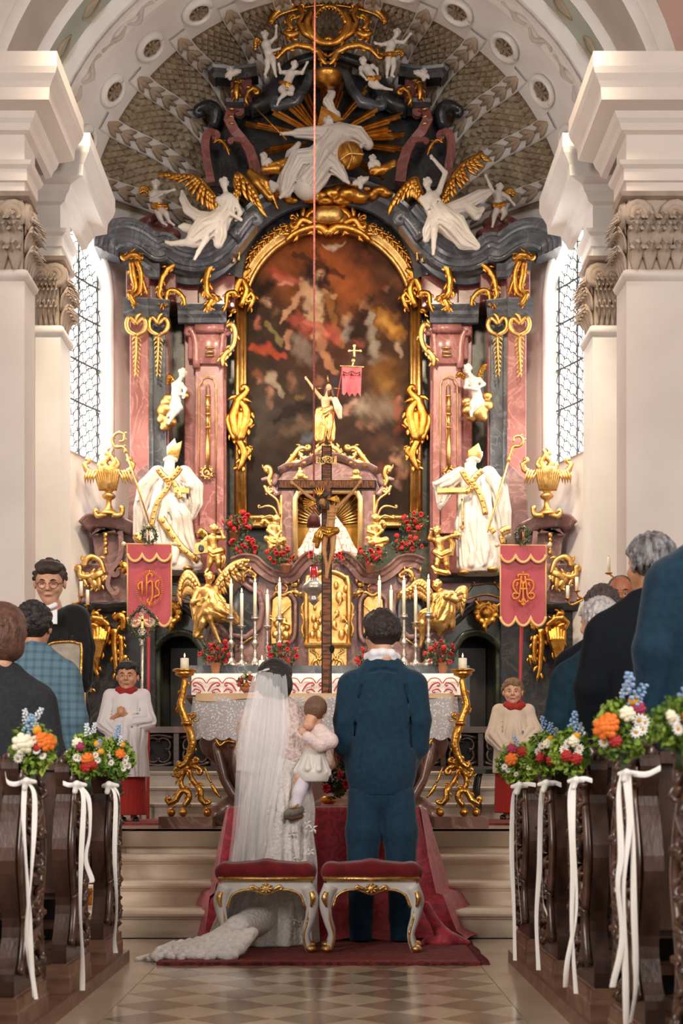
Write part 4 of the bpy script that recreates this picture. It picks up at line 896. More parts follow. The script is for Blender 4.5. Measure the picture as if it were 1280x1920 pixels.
# ================================================================ sculpture
def human(S, u, head, chest, hip, arms=(), legs=(), b=1., face=(0, .15), hair=True, k=None, seed=1):
    """continuous figure: head radius u, face = offset of the face on the head (px, in u)"""
    k = k if k is not None else u*.35; rnd = random.Random(seed); e = lambda p: (p[0], p[1], p[2] if len(p) > 2 else 0)
    H, C, P = e(head), e(chest), e(hip); fx, fy = face
    S.ell(H, (u*.82, u*1.0, u*.88), k); fd = math.sqrt(max(.1, 1-fx*fx))
    S.limb([(H[0]+fx*u*.4, H[1]+u*.25, H[2]+fd*u*.3, u*.55), (H[0]+fx*u*.6, H[1]+u*.75, H[2]+fd*u*.45, u*.3)], k*.7)
    S.limb([(H[0]+fx*u*.85, H[1]-u*.05, H[2]+fd*u*.8, u*.1), (H[0]+fx*u*1.02, H[1]+u*.28, H[2]+fd*u*.95, u*.15)], u*.12)
    S.limb([(H[0]+fx*u*.8-u*.3*fd, H[1]-u*.12, H[2]+fd*u*.72, u*.12), (H[0]+fx*u*.8+u*.3*fd, H[1]-u*.12, H[2]+fd*u*.72, u*.12)], u*.15)
    for s in (-1, 1): S.limb([(H[0]+fx*u*.85+s*u*.3*fd, H[1]+u*.08, H[2]+fd*u*.92, u*.13)], u*.08, True)
    S.limb([(H[0], H[1]+u*.5, H[2]-u*.1, u*.48), (C[0], C[1]-u*.8*b, C[2], u*.5)], k)
    m = [(C[i]*.45+P[i]*.55) for i in range(3)]
    S.limb([(*C, u*1.22*b), (*m, u*.98*b), (*P, u*1.15*b)], k)
    for A in arms:
        A = [e(p) for p in A]; S.limb([(C[0]*.6+A[0][0]*.4, C[1]*.6+A[0][1]*.4-u*.2, A[0][2], u*.5), (*A[0], u*.52*b)], k)
        R = [.52, .42, .28, .2]; S.limb([(*p, u*R[i]*b) for i, p in enumerate(A[:3])], k*.8)
        w = A[2]; d = np.array(w)-np.array(A[1]); d = d/(np.linalg.norm(d)+1e-6); q = np.array((-d[1], d[0], 0.))
        hc = np.array(w)+d*u*.35; S.ell(tuple(hc), (u*.3, u*.3, u*.2), k*.4)
        for f in range(4):
            o = (f-1.5)*.17*u; t = hc+q*o+d*u*.2; S.limb([(*t, u*.12), (*(t+d*u*.35+np.array((0, 0, u*.1))), u*.1), (*(t+d*u*.55), u*.08)], u*.05)
        t = hc-q*u*.28; S.limb([(*(t-d*u*.1), u*.13), (*(t+d*u*.25-q*u*.15), u*.1)], u*.08)
    for Lg in legs:
        Lg = [e(p) for p in Lg]; R = [.85, .6, .36, .25, .18]
        S.limb([(*P, u*.95*b)]+[(*p, u*R[i]*b) for i, p in enumerate(Lg)], k*.8)
        if len(Lg) >= 3: S.limb([(Lg[1][0]*.65+Lg[2][0]*.35, Lg[1][1]*.65+Lg[2][1]*.35, Lg[1][2]-u*.15, u*.5*b)], k)
        if len(Lg) >= 4:
            d = np.array(Lg[3])-np.array(Lg[2]); d = d/(np.linalg.norm(d)+1e-6); q = np.array((-d[1], d[0], 0.))
            for f in range(3): S.limb([(*(np.array(Lg[3])+q*(f-1)*u*.18), u*.14), (*(np.array(Lg[3])+q*(f-1)*u*.2+d*u*.3), u*.1)], u*.06)
    if hair:
        for i in range(26):
            a = rnd.uniform(0, 2*pi); z = rnd.uniform(-.1, 1); r = math.sqrt(max(0, 1-z*z)); v = np.array((r*math.cos(a), -z, r*math.sin(a)))
            if v[2]*fd+v[0]*fx > .45 and v[1] > -.62: continue
            S.ell((H[0]+v[0]*u*.85, H[1]+v[1]*u*1.0, H[2]+v[2]*u*.88), (u*.3, u*.27, u*.3), u*.08)
    return S
def cloth(S, pts, n=5, amp=.22, k=None, ph=0., front=True):
    """draped fabric: a thick chain with raised folds on it"""
    r0 = max(p[3] for p in pts); k = k or r0*.3; S.limb(pts, k); P = np.array([p[:3] for p in pts], float); R = np.array([p[3] for p in pts])
    T = np.gradient(P, axis=0); T /= np.linalg.norm(T, axis=1)[:, None]+1e-9
    for j in range(2*n+1):
        sub = j % 2 == 0; a = pi*(j+.0)/(2*n)+ph*.3; out = []
        for i in range(len(P)):
            t = T[i]; x = np.cross(t, (0, 0, 1.)); x /= np.linalg.norm(x)+1e-9; z = np.cross(x, t); aa = a+.16*math.sin(i*1.7+j*1.05+ph); f = min(1., i/1.2+.25)
            if sub: out.append((*(P[i]+(x*math.cos(aa)+z*math.sin(aa))*R[i]*1.06), R[i]*amp*.75*f))
            else: out.append((*(P[i]+(x*math.cos(aa)+z*math.sin(aa))*R[i]*.97), R[i]*amp*(.75+.35*math.sin(j*1.5+i))*f))
        S.limb(out, r0*.06, sub)
def wing(parent, Y, bone, dirs, lens, m, n=9, w=3.6, name='wing'):
    n = int(n*1.35); w *= 1.45
    g = G(); B = catmull([list(p)+[0]*(3-len(p)) for p in bone], 6); N = len(B)
    stroke(g, bone, Y, [w*.9, w*1.2, w], n=7)
    for layer, (lf, wf, dz) in enumerate(((1., 1., 0), (.62, .95, 3), (.34, .9, 5))):
        for i in range(n):
            t = (i+.5)/n; p = B[int(t*(N-1))]; a = math.radians(np.interp(t, np.linspace(0, 1, len(dirs)), dirs)); L = np.interp(t, np.linspace(0, 1, len(lens)), lens)*lf
            d = np.array((math.cos(a), math.sin(a), 0)); q = np.array((-d[1], d[0], 0)); c = L*.1
            leaf(g, [p+np.array((0, 0, dz)), p+d*L*.4+q*c+np.array((0, 0, dz+2)), p+d*L*.8+q*c*.6+np.array((0, 0, dz+1.5)), p+d*L+np.array((0, 0, dz-1))], Y, w*wf, n=6, sm=2, flat=.3)
    return g.mk(name, m, parent)
def statue(name, label, cat='statue'): return thing(name, label, cat)
WS = M_white_st
# --- enthroned white figure with globe
t = statue('enthroned_statue', 'white seated bearded statue with sceptre and gilded globe amid golden rays'); S = Sc(15.7, 1.5)
human(S, 9.5, (615, 232, 6), (634, 258, 0), (602, 306, 0), [[(614, 250, 10), (574, 256, 14), (535, 258, 16)], [(672, 256, 6), (682, 274, 14), (673, 288, 22)]], [], 1.35, face=(-.35, .1))
for p in ((610, 243, 12, 5), (608, 252, 12, 4), (614, 248, 12, 5)): S.limb([p, (p[0]-2, p[1]+9, p[2], 2)], 2)
cloth(S, [(628, 250, 2, 15), (590, 254, 8, 12), (556, 256, 12, 8)], 4)
cloth(S, [(640, 250, 0, 18), (670, 258, 4, 16), (690, 275, 8, 10)], 4)
cloth(S, [(632, 262, 2, 24), (606, 300, 8, 28), (590, 330, 12, 26), (575, 352, 10, 26)], 6)
cloth(S, [(600, 300, 10, 20), (560, 312, 22, 18), (545, 340, 18, 17), (536, 364, 12, 12)], 5)
cloth(S, [(605, 305, 10, 20), (628, 318, 16, 14), (646, 340, 14, 7)], 4); cloth(S, [(560, 270, 0, 5), (545, 290, 0, 9), (540, 320, 4, 12), (525, 352, 2, 8)], 4)
S.limb([(536, 360, 16, 6), (530, 374, 18, 4), (526, 380, 22, 3)], 2).limb([(580, 350, 16, 7), (580, 372, 16, 4)], 2).limb([(646, 343, 16, 5), (654, 350, 16, 3)], 2)
S.limb([(634, 232, -6, 7), (630, 214, -4, 8), (618, 205, 0, 6)], 3); cloth(S, [(628, 216, -2, 6), (614, 192, 2, 9), (622, 176, 0, 7), (616, 168, 0, 4)], 3)
S.limb([(512, 358, 6, 6), (508, 345, 6, 4), (520, 352, 8, 5)], 2)
S.mesh('robed_figure', WS, t)
g = G(); s = 15.6/FPX; g.ell(W(655, 292, 15.62), (27*s, 22*s, 26*s), 20, 12); g.mk('globe', M_gold, t)
g = G(); g.tube(PP([(638, 300), (655, 288), (682, 290)], 15.44), 2.5*s, n=6, sm=4); g.tube(PP([(652, 268), (660, 290), (652, 316)], 15.46), 2.5*s, n=6, sm=4); g.mk('globe_band', M_gold2, t)
g = G(); g.pxprism([(594, 236), (602, 197), (646, 224)], 15.665, .03, 0, .008); g.mk('halo', M_gold, t, smooth=False)
g = G(); g.tube(PP([(480, 203), (537, 262)], 15.6), [1.2*s, 1.8*s], n=6); g.mk('sceptre', M_gold, t)
# --- large angels on the volutes
t = statue('angel_statue', 'white winged angel seated on the left volute with a cloak blown back'); S = Sc(15.25, 1.4)
human(S, 9.2, (420, 345, 4), (425, 377, 2), (412, 418, 2), [[(411, 379, 10), (422, 400, 16), (447, 416, 18)], [(441, 378, 0), (450, 400, 2), (446, 410, 6)]], [[(404, 434, 16), (395, 445, 22), (374, 482, 24), (368, 496, 28)], [(376, 448, 4), (352, 456, 4), (322, 459, 6), (313, 457, 8)]], 1.2, face=(.6, .1))
cloth(S, [(428, 378, 2, 14), (424, 400, 4, 15), (410, 420, 6, 20)], 5); cloth(S, [(408, 420, 8, 20), (385, 435, 14, 20), (365, 452, 8, 15)], 5)
cloth(S, [(412, 425, 10, 16), (412, 445, 10, 13), (410, 460, 8, 9)], 4); cloth(S, [(400, 412, 6, 11), (372, 408, 2, 10), (352, 392, -2, 9), (343, 372, -2, 7), (341, 358, -2, 3)], 3); S.limb([(360, 430, -2, 9), (345, 425, -2, 7), (336, 424, -2, 3)], 3)
S.mesh('draped_figure', WS, t)
wing(t, 15.35, [(404, 372), (385, 350), (366, 334), (312, 331)], (70, 95, 150, 185), (34, 38, 30, 26), M_gold, 10, 3.8)
wing(t, 15.4, [(440, 364), (450, 345), (444, 326), (470, 350), (482, 372)], (105, 95, 85, 70, 60), (30, 34, 40, 44, 44), M_gold, 9, 3.8)
t = statue('angel_statue', 'white winged angel on the right volute raising one arm'); S = Sc(15.25, 1.4)
human(S, 9.2, (800, 345, 4), (808, 378, 2), (824, 412, 2), [[(822, 362, 6), (834, 328, 8), (812, 302, 8)], [(790, 378, 10), (800, 398, 16), (814, 388, 20)]], [[(812, 425, 18), (812, 440, 24), (811, 472, 22), (810, 486, 26)]], 1.2, face=(-.5, -.1))
cloth(S, [(808, 376, 4, 15), (815, 395, 6, 16), (828, 415, 6, 22)], 5); cloth(S, [(828, 412, 8, 22), (850, 430, 10, 22), (870, 452, 6, 17), (892, 462, 2, 8)], 6)
cloth(S, [(838, 395, 0, 12), (870, 385, -2, 13), (900, 368, -2, 12), (916, 360, -2, 7)], 4); cloth(S, [(812, 418, 8, 14), (802, 438, 10, 11), (798, 452, 8, 6)], 4); cloth(S, [(870, 385, 2, 10), (892, 402, 0, 10), (904, 392, 0, 5)], 3)
S.mesh('draped_figure', WS, t)
wing(t, 15.35, [(832, 368), (845, 340), (868, 310), (906, 288)], (100, 80, 55, 20), (24, 34, 34, 24), M_gold, 10, 3.8)
wing(t, 15.4, [(792, 368), (782, 345), (778, 336), (758, 352), (746, 372)], (80, 95, 105, 115, 120), (26, 30, 38, 42, 40), M_gold, 9, 3.8)
# --- white putti (head, chest, hip, arms, legs)
def putto(label, Y, u, head, chest, hip, arms, legs, face=(0, .1), loin=None, wings=(), m=None, cloud=None, mg=None, name='putto_statue', h=1.1):
    t = statue(name, label); S = Sc(Y, h); human(S, u, head, chest, hip, arms, legs, 1.02, face); S.ell((chest[0]*.35+hip[0]*.65, chest[1]*.35+hip[1]*.65, 3), (u*1.05, u*1.05, u*.95), u*.4)
    S.mesh('child_figure', m or WS, t)
    if loin:
        S = Sc(Y, h); cloth(S, loin, 3, .3); S.mesh('loincloth', M_gold, t)
    for bone, dirs, lens in wings: wing(t, Y+.06, bone, dirs, lens, M_gold, 5, 2.6)
    if cloud:
        S = Sc(Y, 1.4)
        for x, y, r in cloud: S.ell((x, y, -2+3*math.sin(x*y)), (r*1.2, r, r), 3)
        S.mesh('gilt_cloud', M_gold2, t)
    return t
putto('white putto above the left cornice end with gilded loincloth', 15.45, 8, (292, 346), (291, 366), (298, 388), [[(284, 364), (284, 378, 6), (300, 372, 12)], [(300, 362), (312, 362, 4), (322, 360, 6)]], [[(304, 398, 6), (312, 404, 10), (318, 418, 6), (326, 424, 6)], [(296, 398, 4), (300, 410, 6), (306, 420, 4), (312, 424, 6)]], (.2, .1), [(288, 388, 4, 6), (298, 392, 8, 7), (312, 390, 4, 6)], [([(284, 362), (272, 352), (262, 356)], (110, 90, 80), (9, 10, 9))])
putto('white putto above the right cornice end lifting an arm', 15.45, 7.5, (936, 352), (932, 366), (934, 388), [[(926, 364), (918, 350, 4), (912, 336, 4)], [(942, 364), (952, 372, 4), (960, 382, 4)]], [[(930, 398, 6), (926, 408, 8), (924, 420, 6), (922, 428, 8)], [(942, 396, 4), (946, 402, 4), (940, 412, 2)]], (-.2, .1), [(926, 388, 4, 6), (934, 391, 8, 6), (944, 386, 4, 5)], [([(944, 362), (956, 356), (964, 362)], (70, 90, 100), (9, 10, 9))])
putto('white putto left of the gilded crown', 15.45, 7.2, (496, 66), (499, 84), (505, 106), [[(506, 80), (517, 72, 4), (518, 56, 4)], [(494, 84), (508, 100, 8), (520, 98, 10)]], [[(511, 114, 6), (513, 124, 8), (516, 140, 4), (518, 146, 6)], [(502, 116, 2), (502, 126, 2), (497, 140), (499, 147, 4)]], (-.1, .2), None, [([(492, 82), (482, 74), (480, 88)], (150, 120, 90), (9, 12, 10))])
putto('white putto right of the gilded crown with arm outstretched', 15.45, 7.2, (744, 62), (733, 84), (729, 104), [[(740, 78), (756, 82, 4), (766, 70, 4)], [(724, 82), (714, 86, 4), (708, 84, 4)]], [[(728, 116, 6), (727, 126, 8), (725, 140, 4), (725, 148, 6)], [(736, 114, 2), (738, 126, 4), (734, 142, 2), (738, 146, 4)]], (.2, .1), [(720, 104, 2, 4), (730, 108, 8, 6), (742, 104, 4, 4)], [([(738, 100), (748, 96), (756, 102)], (80, 90, 100), (6, 8, 6))])
putto('white putto seated left below the crown with gilded sash', 15.4, 7.2, (552, 122), (544, 140), (537, 160), [[(556, 136), (566, 140, 6), (574, 126, 8)], [(534, 136), (526, 138, 4), (524, 130, 8)]], [[(528, 172, 8), (534, 182, 12), (524, 190, 8), (520, 200, 8)], [(546, 170, 6), (546, 180, 10), (532, 178, 8)]], (.5, 0), [(526, 156, 2, 4), (538, 163, 8, 5), (550, 168, 6, 4)])
putto('white putto reclining right below the crown with gilded sash', 15.4, 7.2, (680, 115), (688, 130), (700, 150), [[(676, 128), (676, 140, 6), (684, 150, 8)], [(698, 124), (706, 132, 4), (708, 142, 4)]], [[(704, 160, 6), (710, 166, 8), (722, 168, 4), (734, 170, 4)], [(696, 160, 6), (698, 164, 8), (706, 168, 6)]], (-.4, .1), [(690, 150, 6, 5), (700, 154, 8, 6), (710, 148, 4, 5)])
def cherub(label, Y, x, y, u, ws, cl=None):
    t = statue('cherub_head', label); S = Sc(Y, 1.); human(S, u, (x, y), (x, y+u*1.7), (x, y+u*1.9), [], [], .55, (.1, .1)); 
    for (a, b, r) in ws: S.limb([(x, y+u*.9, -2, r), (x+a*.6, y+b*.6+2, 0, r*1.1), (x+a, y+b, 0, r*.4)], 2); S.limb([(x+a*.4, y+b*.4+u*.6, 2, r*.7), (x+a*1.0, y+b+u*.7, 2, r*.3)], 1.5)
    S.mesh('head_and_wings', WS, t)
    if cl:
        S = Sc(Y+.03, 1.2)
        for p in cl: S.limb(p, 2)
        S.mesh('gilt_cloud', M_gold, t)
cherub('white cherub head on the left upper block', 15.8, 431, 134, 6.5, [(20, -2, 5), (-8, 8, 4)])
cherub('white cherub head on the right upper block', 15.8, 794, 136, 6.5, [(-18, -2, 5), (10, 8, 4)])
cherub('white cherub head among the rays left of the seated figure', 15.6, 494, 294, 7, [(16, 10, 5), (8, 16, 5)], [[(496, 318, 0, 8), (520, 316, 0, 10), (538, 305, 0, 6)], [(500, 312, 4, 4), (522, 308, 6, 4), (540, 298, 2, 3)]])
cherub('white cherub head among the rays right of the globe', 15.6, 698, 298, 7, [(14, 10, 5), (-6, 14, 5)], [[(698, 320, 0, 8), (720, 318, 0, 9), (738, 305, 0, 6)], [(704, 326, 2, 4), (726, 318, 4, 4), (740, 312, 2, 3)]])
cherub('white cherub head with raised wings under the globe', 15.5, 676, 338, 6.5, [(14, -6, 4.5), (-14, 4, 4.5)])
# putti on gilded clouds against the green panels
putto('white putto praying on a gilded cloud left of the painting', 15.6, 8.5, (342, 700), (333, 724), (330, 750), [[(340, 722), (348, 732, 8), (346, 742, 10)], [(326, 722), (326, 738, 6), (340, 742, 12)]], [[(334, 762, 10), (339, 768, 14), (322, 788, 10), (318, 796, 12)], [(326, 764, 8), (328, 774, 12), (316, 782, 10)]], (.4, -.1), None, [([(326, 716), (318, 704), (316, 716)], (110, 100, 90), (8, 10, 9))], cloud=((312, 768, 14), (305, 785, 10), (318, 790, 11), (308, 800, 8), (304, 770, 9), (316, 748, 9), (346, 742, 7), (310, 755, 8)))
putto('white putto kneeling on a gilded cloud right of the painting', 15.6, 8.5, (876, 692), (886, 716), (894, 742), [[(876, 714), (872, 728, 6), (884, 732, 12)], [(898, 712), (906, 722, 6), (896, 730, 12)]], [[(890, 754, 10), (884, 760, 14), (882, 776, 10), (882, 782, 12)], [(900, 756, 6), (892, 764, 12), (888, 772, 10)]], (-.5, -.1), None, [([(896, 708), (904, 688), (912, 684)], (70, 80, 100), (10, 12, 10)), ([(872, 706), (862, 700), (858, 704)], (100, 110, 120), (7, 8, 7))], cloud=((880, 770, 12), (898, 774, 14), (912, 760, 11), (884, 782, 9), (904, 782, 9), (876, 752, 9), (914, 742, 8), (896, 760, 12)))
# --- bishop statues
def bands(parent, Y, L, m=None, name='gilt_border'):
    for P_, r in L:
        g = G(); stroke(g, P_, Y, r, n=8, flat=.35, sm=5)
        q = catmull([list(p)+[0]*(3-len(p)) for p in P_], 4); s = Y/FPX; rr = r if np.isscalar(r) else max(r)
        for i in range(1, len(q), 2): g.ell(PP([tuple(q[i]+np.array((0, 0, rr*.3)))], Y)[0], (rr*.45*s,)*3, 6, 4)
        g.mk(name, m or M_gold2, parent)
def crozier(parent, Y, a, b, hook):
    g = G(); s = Y/FPX; g.tube(PP([a, b], Y), [1.6*s, 2.2*s], n=8); g.ell(PP([b], Y)[0], (4*s, 4*s, 5*s), 8, 6); stroke(g, hook, Y, [2.6, 3., 2.6, 2.2, 2.], n=7, flat=1., sm=5)
    for p in hook[1:-1]: leaf(g, [p, (p[0]+4, p[1]-3), (p[0]+7, p[1]-1)], Y, 2.2)
    g.mk('crozier', M_gold2, parent)
def mitre(parent, Y, c, tips, base, lean):
    # two pointed horns over a band, hollow between
    for i, (tip, dd) in enumerate(zip(tips, (6, -4))):
        g = G(); (x0, y0), (x1, y1) = base
        g.pxprism([(x0, y0), ((x0*.8+tip[0]*.2)-3, (y0+tip[1])/2), tip, ((x1*.7+tip[0]*.3)+2, (y1+tip[1])/2), (x1, y1)], Y-dd*Y/FPX, 5*Y/FPX, 0, .008)
        g.mk('mitre_horn', M_gold2 if i == 0 else WS, parent)
t = statue('bishop_statue', 'white bishop statue with gilded mitre and crozier left of the painting'); Y = 15.0; S = Sc(Y, 1.7)
human(S, 10.5, (320, 866, 8), (319, 905, 0), (322, 960, 0), [[(290, 895, 0), (266, 925, 6), (262, 936, 16)], [(352, 898, 0), (366, 918, 10), (354, 916, 24)]], [], 1.6, face=(.1, .2), hair=False)
for dx in (-6, -2, 2, 6): S.limb([(320+dx, 872, 16, 4), (319+dx*1.1, 884, 18, 3.5), (318+dx, 893-abs(dx)*.5, 18, 2)], 2)
for a in np.linspace(0, 2*pi, 12): S.ell((320+10*math.cos(a), 858+2*math.sin(a)+6*abs(math.cos(a)), 6+9*math.sin(a)), (4, 4, 4), 1)
cloth(S, [(319, 906, -4, 24), (319, 934, 0, 32), (318, 985, 2, 40), (325, 1040, 2, 44), (328, 1060, 2, 46)], 8, .16)
cloth(S, [(296, 888, 0, 15), (274, 915, 2, 16), (264, 955, 4, 13), (262, 1012, 4, 11)], 4); cloth(S, [(345, 890, 0, 17), (366, 915, 4, 15), (368, 945, 2, 12), (362, 968, 0, 7)], 4)
cloth(S, [(325, 950, 20, 20), (342, 975, 26, 18), (350, 1010, 18, 14), (366, 1050, 12, 12)], 4); cloth(S, [(300, 930, 18, 10), (290, 970, 24, 11), (292, 1050, 24, 14)], 4)
cloth(S, [(310, 1060, 22, 14), (340, 1064, 22, 12), (375, 1064, 14, 8)], 3); S.mesh('robed_figure', WS, t, ymax=1076)
bands(t, Y-.24, [([(296, 878), (304, 890), (317, 898), (330, 888), (338, 876)], 6), ([(306, 896), (316, 904), (312, 918), (296, 940), (288, 965), (283, 990)], [5, 6, 5, 5, 5, 5]), ([(322, 902), (332, 915), (338, 935)], 5), ([(302, 972, 6), (322, 1002, 8), (343, 1030, 6), (372, 1052, 0)], [8, 7, 7, 6]), ([(255, 1000), (260, 1012), (270, 1008)], 7), ([(318, 898), (316, 912)], 5)])
g = G(); s = Y/FPX; g.box(W(340, 920, Y-.22), (.16, .05, .05), .1); g.mk('book', M_gold2, t, smooth=False)
crozier(t, Y-.2, (281, 984), (236, 846), [(236, 846), (230, 838), (216, 838), (210, 824), (220, 812), (232, 814), (232, 826), (224, 828)])
mitre(t, Y, (325, 850), [(341, 826), (327, 821)], [(312, 854), (334, 860)], 0)
g = G()
for p in ((352, 1066), (290, 1070)): g.ell(W(p[0], p[1], Y-.2), (.06, .09, .03), 10, 6)
g.mk('gilt_shoes', M_gold2, t)
t = statue('bishop_statue', 'white bishop statue holding a book out, right of the painting'); S = Sc(Y, 1.7)
human(S, 10.5, (884, 868, 8), (889, 905, 0), (890, 960, 0), [[(862, 895, 0), (836, 905, 8), (818, 910, 20)], [(922, 896, 0), (940, 912, 4), (944, 898, 14)]], [], 1.6, face=(-.55, .15), hair=False)
for dx in (-5, -2, 2): S.limb([(878+dx, 874, 14, 4), (878+dx, 886, 16, 3.5), (880+dx, 894, 16, 2)], 2)
for a in np.linspace(0, 2*pi, 12): S.ell((886+10*math.cos(a), 860+2*math.sin(a)+5*abs(math.cos(a)), 6+9*math.sin(a)), (4, 4, 4), 1)
cloth(S, [(888, 906, -4, 24), (890, 934, 0, 30), (890, 985, 2, 36), (898, 1040, 2, 40), (900, 1062, 2, 42)], 8, .16)
cloth(S, [(862, 890, 2, 14), (838, 906, 6, 14), (822, 914, 8, 11), (824, 940, 4, 7), (824, 954, 2, 4)], 4); cloth(S, [(850, 900, 2, 10), (838, 925, 4, 10), (828, 948, 4, 5)], 3)
cloth(S, [(915, 890, 0, 16), (934, 920, 2, 16), (942, 960, 2, 15), (946, 1002, 2, 12)], 4); cloth(S, [(872, 960, 22, 12), (868, 1010, 24, 12), (872, 1064, 22, 14)], 4); cloth(S, [(905, 960, 20, 14), (915, 1010, 22, 13), (922, 1064, 20, 14)], 4)
S.mesh('robed_figure', WS, t, ymax=1077)
bands(t, Y-.24, [([(866, 882), (874, 896), (882, 905), (892, 892), (904, 882)], 6), ([(882, 905), (884, 915), (872, 924)], 5), ([(886, 905), (896, 920), (906, 945), (910, 965)], 5.5), ([(938, 1000, 4), (948, 994, 2), (956, 992)], 8), ([(940, 1005), (944, 1020)], 5), ([(866, 935), (868, 985)], 2), ([(864, 985), (868, 992)], 4), ([(850, 1000), (862, 1006)], 8), ([(918, 990, 4), (926, 1000, 4)], 5)])
g = G(); g.box(W(846, 921, Y-.26), (.3, .12, .045), -.1); g.mk('book', M_gold2, t, smooth=False)
crozier(t, Y-.2, (891, 1076), (953, 862), [(953, 862), (958, 848), (962, 838), (974, 836), (980, 826), (974, 818), (964, 820), (962, 828)])
mitre(t, Y, (890, 850), [(897, 830), (905, 846)], [(876, 858), (902, 862)], 0)
g = G()
for p in ((868, 1074), (922, 1068)): g.ell(W(p[0], p[1], Y-.2), (.07, .09, .03), 10, 6)
g.mk('gilt_shoes', M_gold2, t)
# --- gilded putti and angels
GM = M_gold2
def gputto(label, Y, u, head, chest, hip, arms, legs, face, drapes=(), wings=(), extra=None):
    t = statue('gilded_putto', label); S = Sc(Y, 1.1); human(S, u, head, chest, hip, arms, legs, 1.05, face)
    for d in drapes: cloth(S, d, 3, .25)
    S.mesh('gilded_figure', GM, t)
    for bone, dirs, lens in wings: wing(t, Y+.05, bone, dirs, lens, GM, 6, 2.6)
    return t
t = gputto('gilded putto holding a small plaque beside the left bishop', 14.75, 8.5, (401, 992), (398, 1012), (400, 1036), [[(388, 1010), (380, 1018, 6), (374, 1026, 8)], [(408, 1008), (420, 1010, 4), (416, 1000, 6)]], [[(396, 1048, 4), (394, 1056, 6), (390, 1068, 4), (386, 1074, 8)], [(408, 1046, 4), (410, 1056, 6), (410, 1068, 2), (414, 1074, 6)]], (0, 0), [[(388, 1030, 4, 6), (400, 1040, 8, 7), (416, 1034, 4, 7)], [(414, 1030, 0, 5), (418, 1048, 0, 6), (416, 1064, 0, 4)]], [([(390, 1004), (378, 994), (372, 1000)], (110, 100, 95), (9, 12, 10))])
g = G(); g.pxprism([(364, 1018), (388, 1014), (390, 1036), (366, 1040)], 14.6, .02, 0, .004); g.mk('plaque', GM, t, smooth=False); g = G(); g.ell(W(377, 1028, 14.59), (.03, .008, .045), 10, 6); g.mk('plaque_oval', M_darkm, t)
gputto('gilded putto blowing a horn beside the right bishop', 14.75, 8.5, (818, 996), (822, 1016), (826, 1040), [[(812, 1012), (804, 1012, 8), (806, 1002, 12)], [(834, 1010), (846, 1006, 4), (856, 1004, 4)]], [[(820, 1052, 4), (818, 1060, 6), (820, 1070, 4), (816, 1076, 8)], [(834, 1050, 4), (836, 1060, 6), (838, 1070, 2), (842, 1076, 6)]], (-.4, 0), [[(814, 1036, 4, 6), (826, 1044, 8, 7), (842, 1036, 4, 7)], [(842, 1010, 0, 5), (848, 1020, 0, 5), (846, 1040, 0, 4)], [(810, 1064, 4, 4), (816, 1072, 6, 5), (836, 1076, 6, 5)]])
gputto('small gilded putto with palm left of the tabernacle niche', 14.6, 7.5, (517, 974), (514, 990), (512, 1010), [[(506, 988), (502, 996, 6), (512, 1004, 8)], [(522, 988), (526, 998, 6), (520, 1006, 8)]], [[(520, 1016, 8), (524, 1018, 12), (518, 1032, 8)], [(508, 1020, 6), (508, 1028, 8), (504, 1034, 6)]], (.1, .2), [[(500, 1010, 2, 6), (514, 1020, 6, 8), (530, 1014, 4, 7), (534, 1022, 2, 4)]], [([(506, 984), (496, 976), (490, 982)], (110, 100, 90), (8, 9, 8))])
gputto('small gilded putto with palm right of the tabernacle niche', 14.6, 7.5, (703, 972), (701, 990), (703, 1010), [[(692, 988), (690, 998, 6), (700, 1002, 8)], [(710, 988), (716, 996, 6), (708, 1004, 8)]], [[(698, 1018, 8), (694, 1020, 12), (698, 1030, 8)], [(710, 1018, 6), (714, 1026, 8), (712, 1032, 6)]], (-.1, .1), [[(690, 1010, 2, 6), (704, 1020, 6, 8), (722, 1014, 4, 7), (718, 1022, 2, 4)]], [([(710, 984), (716, 978), (722, 986)], (70, 80, 90), (8, 9, 8))])
t = statue('gilded_angel', 'gilded winged angel seated beside the left group of candlesticks'); Y = 14.5; S = Sc(Y, 1.4)
human(S, 10, (393, 1084, 4), (388, 1112, 2), (398, 1144, 2), [[(372, 1106, 6), (362, 1132, 14), (378, 1128, 22)], [(404, 1104, 4), (396, 1120, 16), (380, 1132, 22)]], [[(398, 1150, 20), (390, 1152, 28), (404, 1184, 22), (414, 1208, 24)], [(384, 1160, 14), (382, 1170, 20), (374, 1188, 14), (370, 1194, 18)]], 1.15, face=(.4, .1))
cloth(S, [(398, 1120, 4, 16), (405, 1136, 8, 19), (412, 1152, 10, 17)], 5); cloth(S, [(375, 1112, 0, 9), (366, 1135, 4, 10), (368, 1162, 6, 7)], 4); cloth(S, [(404, 1142, 12, 18), (428, 1152, 10, 15), (444, 1166, 6, 8)], 5); cloth(S, [(386, 1140, 10, 14), (378, 1160, 10, 12), (370, 1190, 6, 8)], 4)
S.limb([(368, 1192, 6, 6), (380, 1196, 8, 4)], 3); S.mesh('gilded_figure', GM, t)
wing(t, Y+.08, [(376, 1104), (362, 1080), (352, 1074), (342, 1086), (338, 1100)], (95, 95, 95, 90, 85), (28, 40, 46, 44, 40), GM, 9, 3.6)
wing(t, Y+.08, [(404, 1098), (416, 1080), (436, 1060), (460, 1050)], (80, 75, 60, -20), (24, 36, 32, 12), GM, 9, 3.6)
t = statue('gilded_angel', 'gilded winged angel with crossed arms beside the right group of candlesticks'); S = Sc(Y, 1.4)
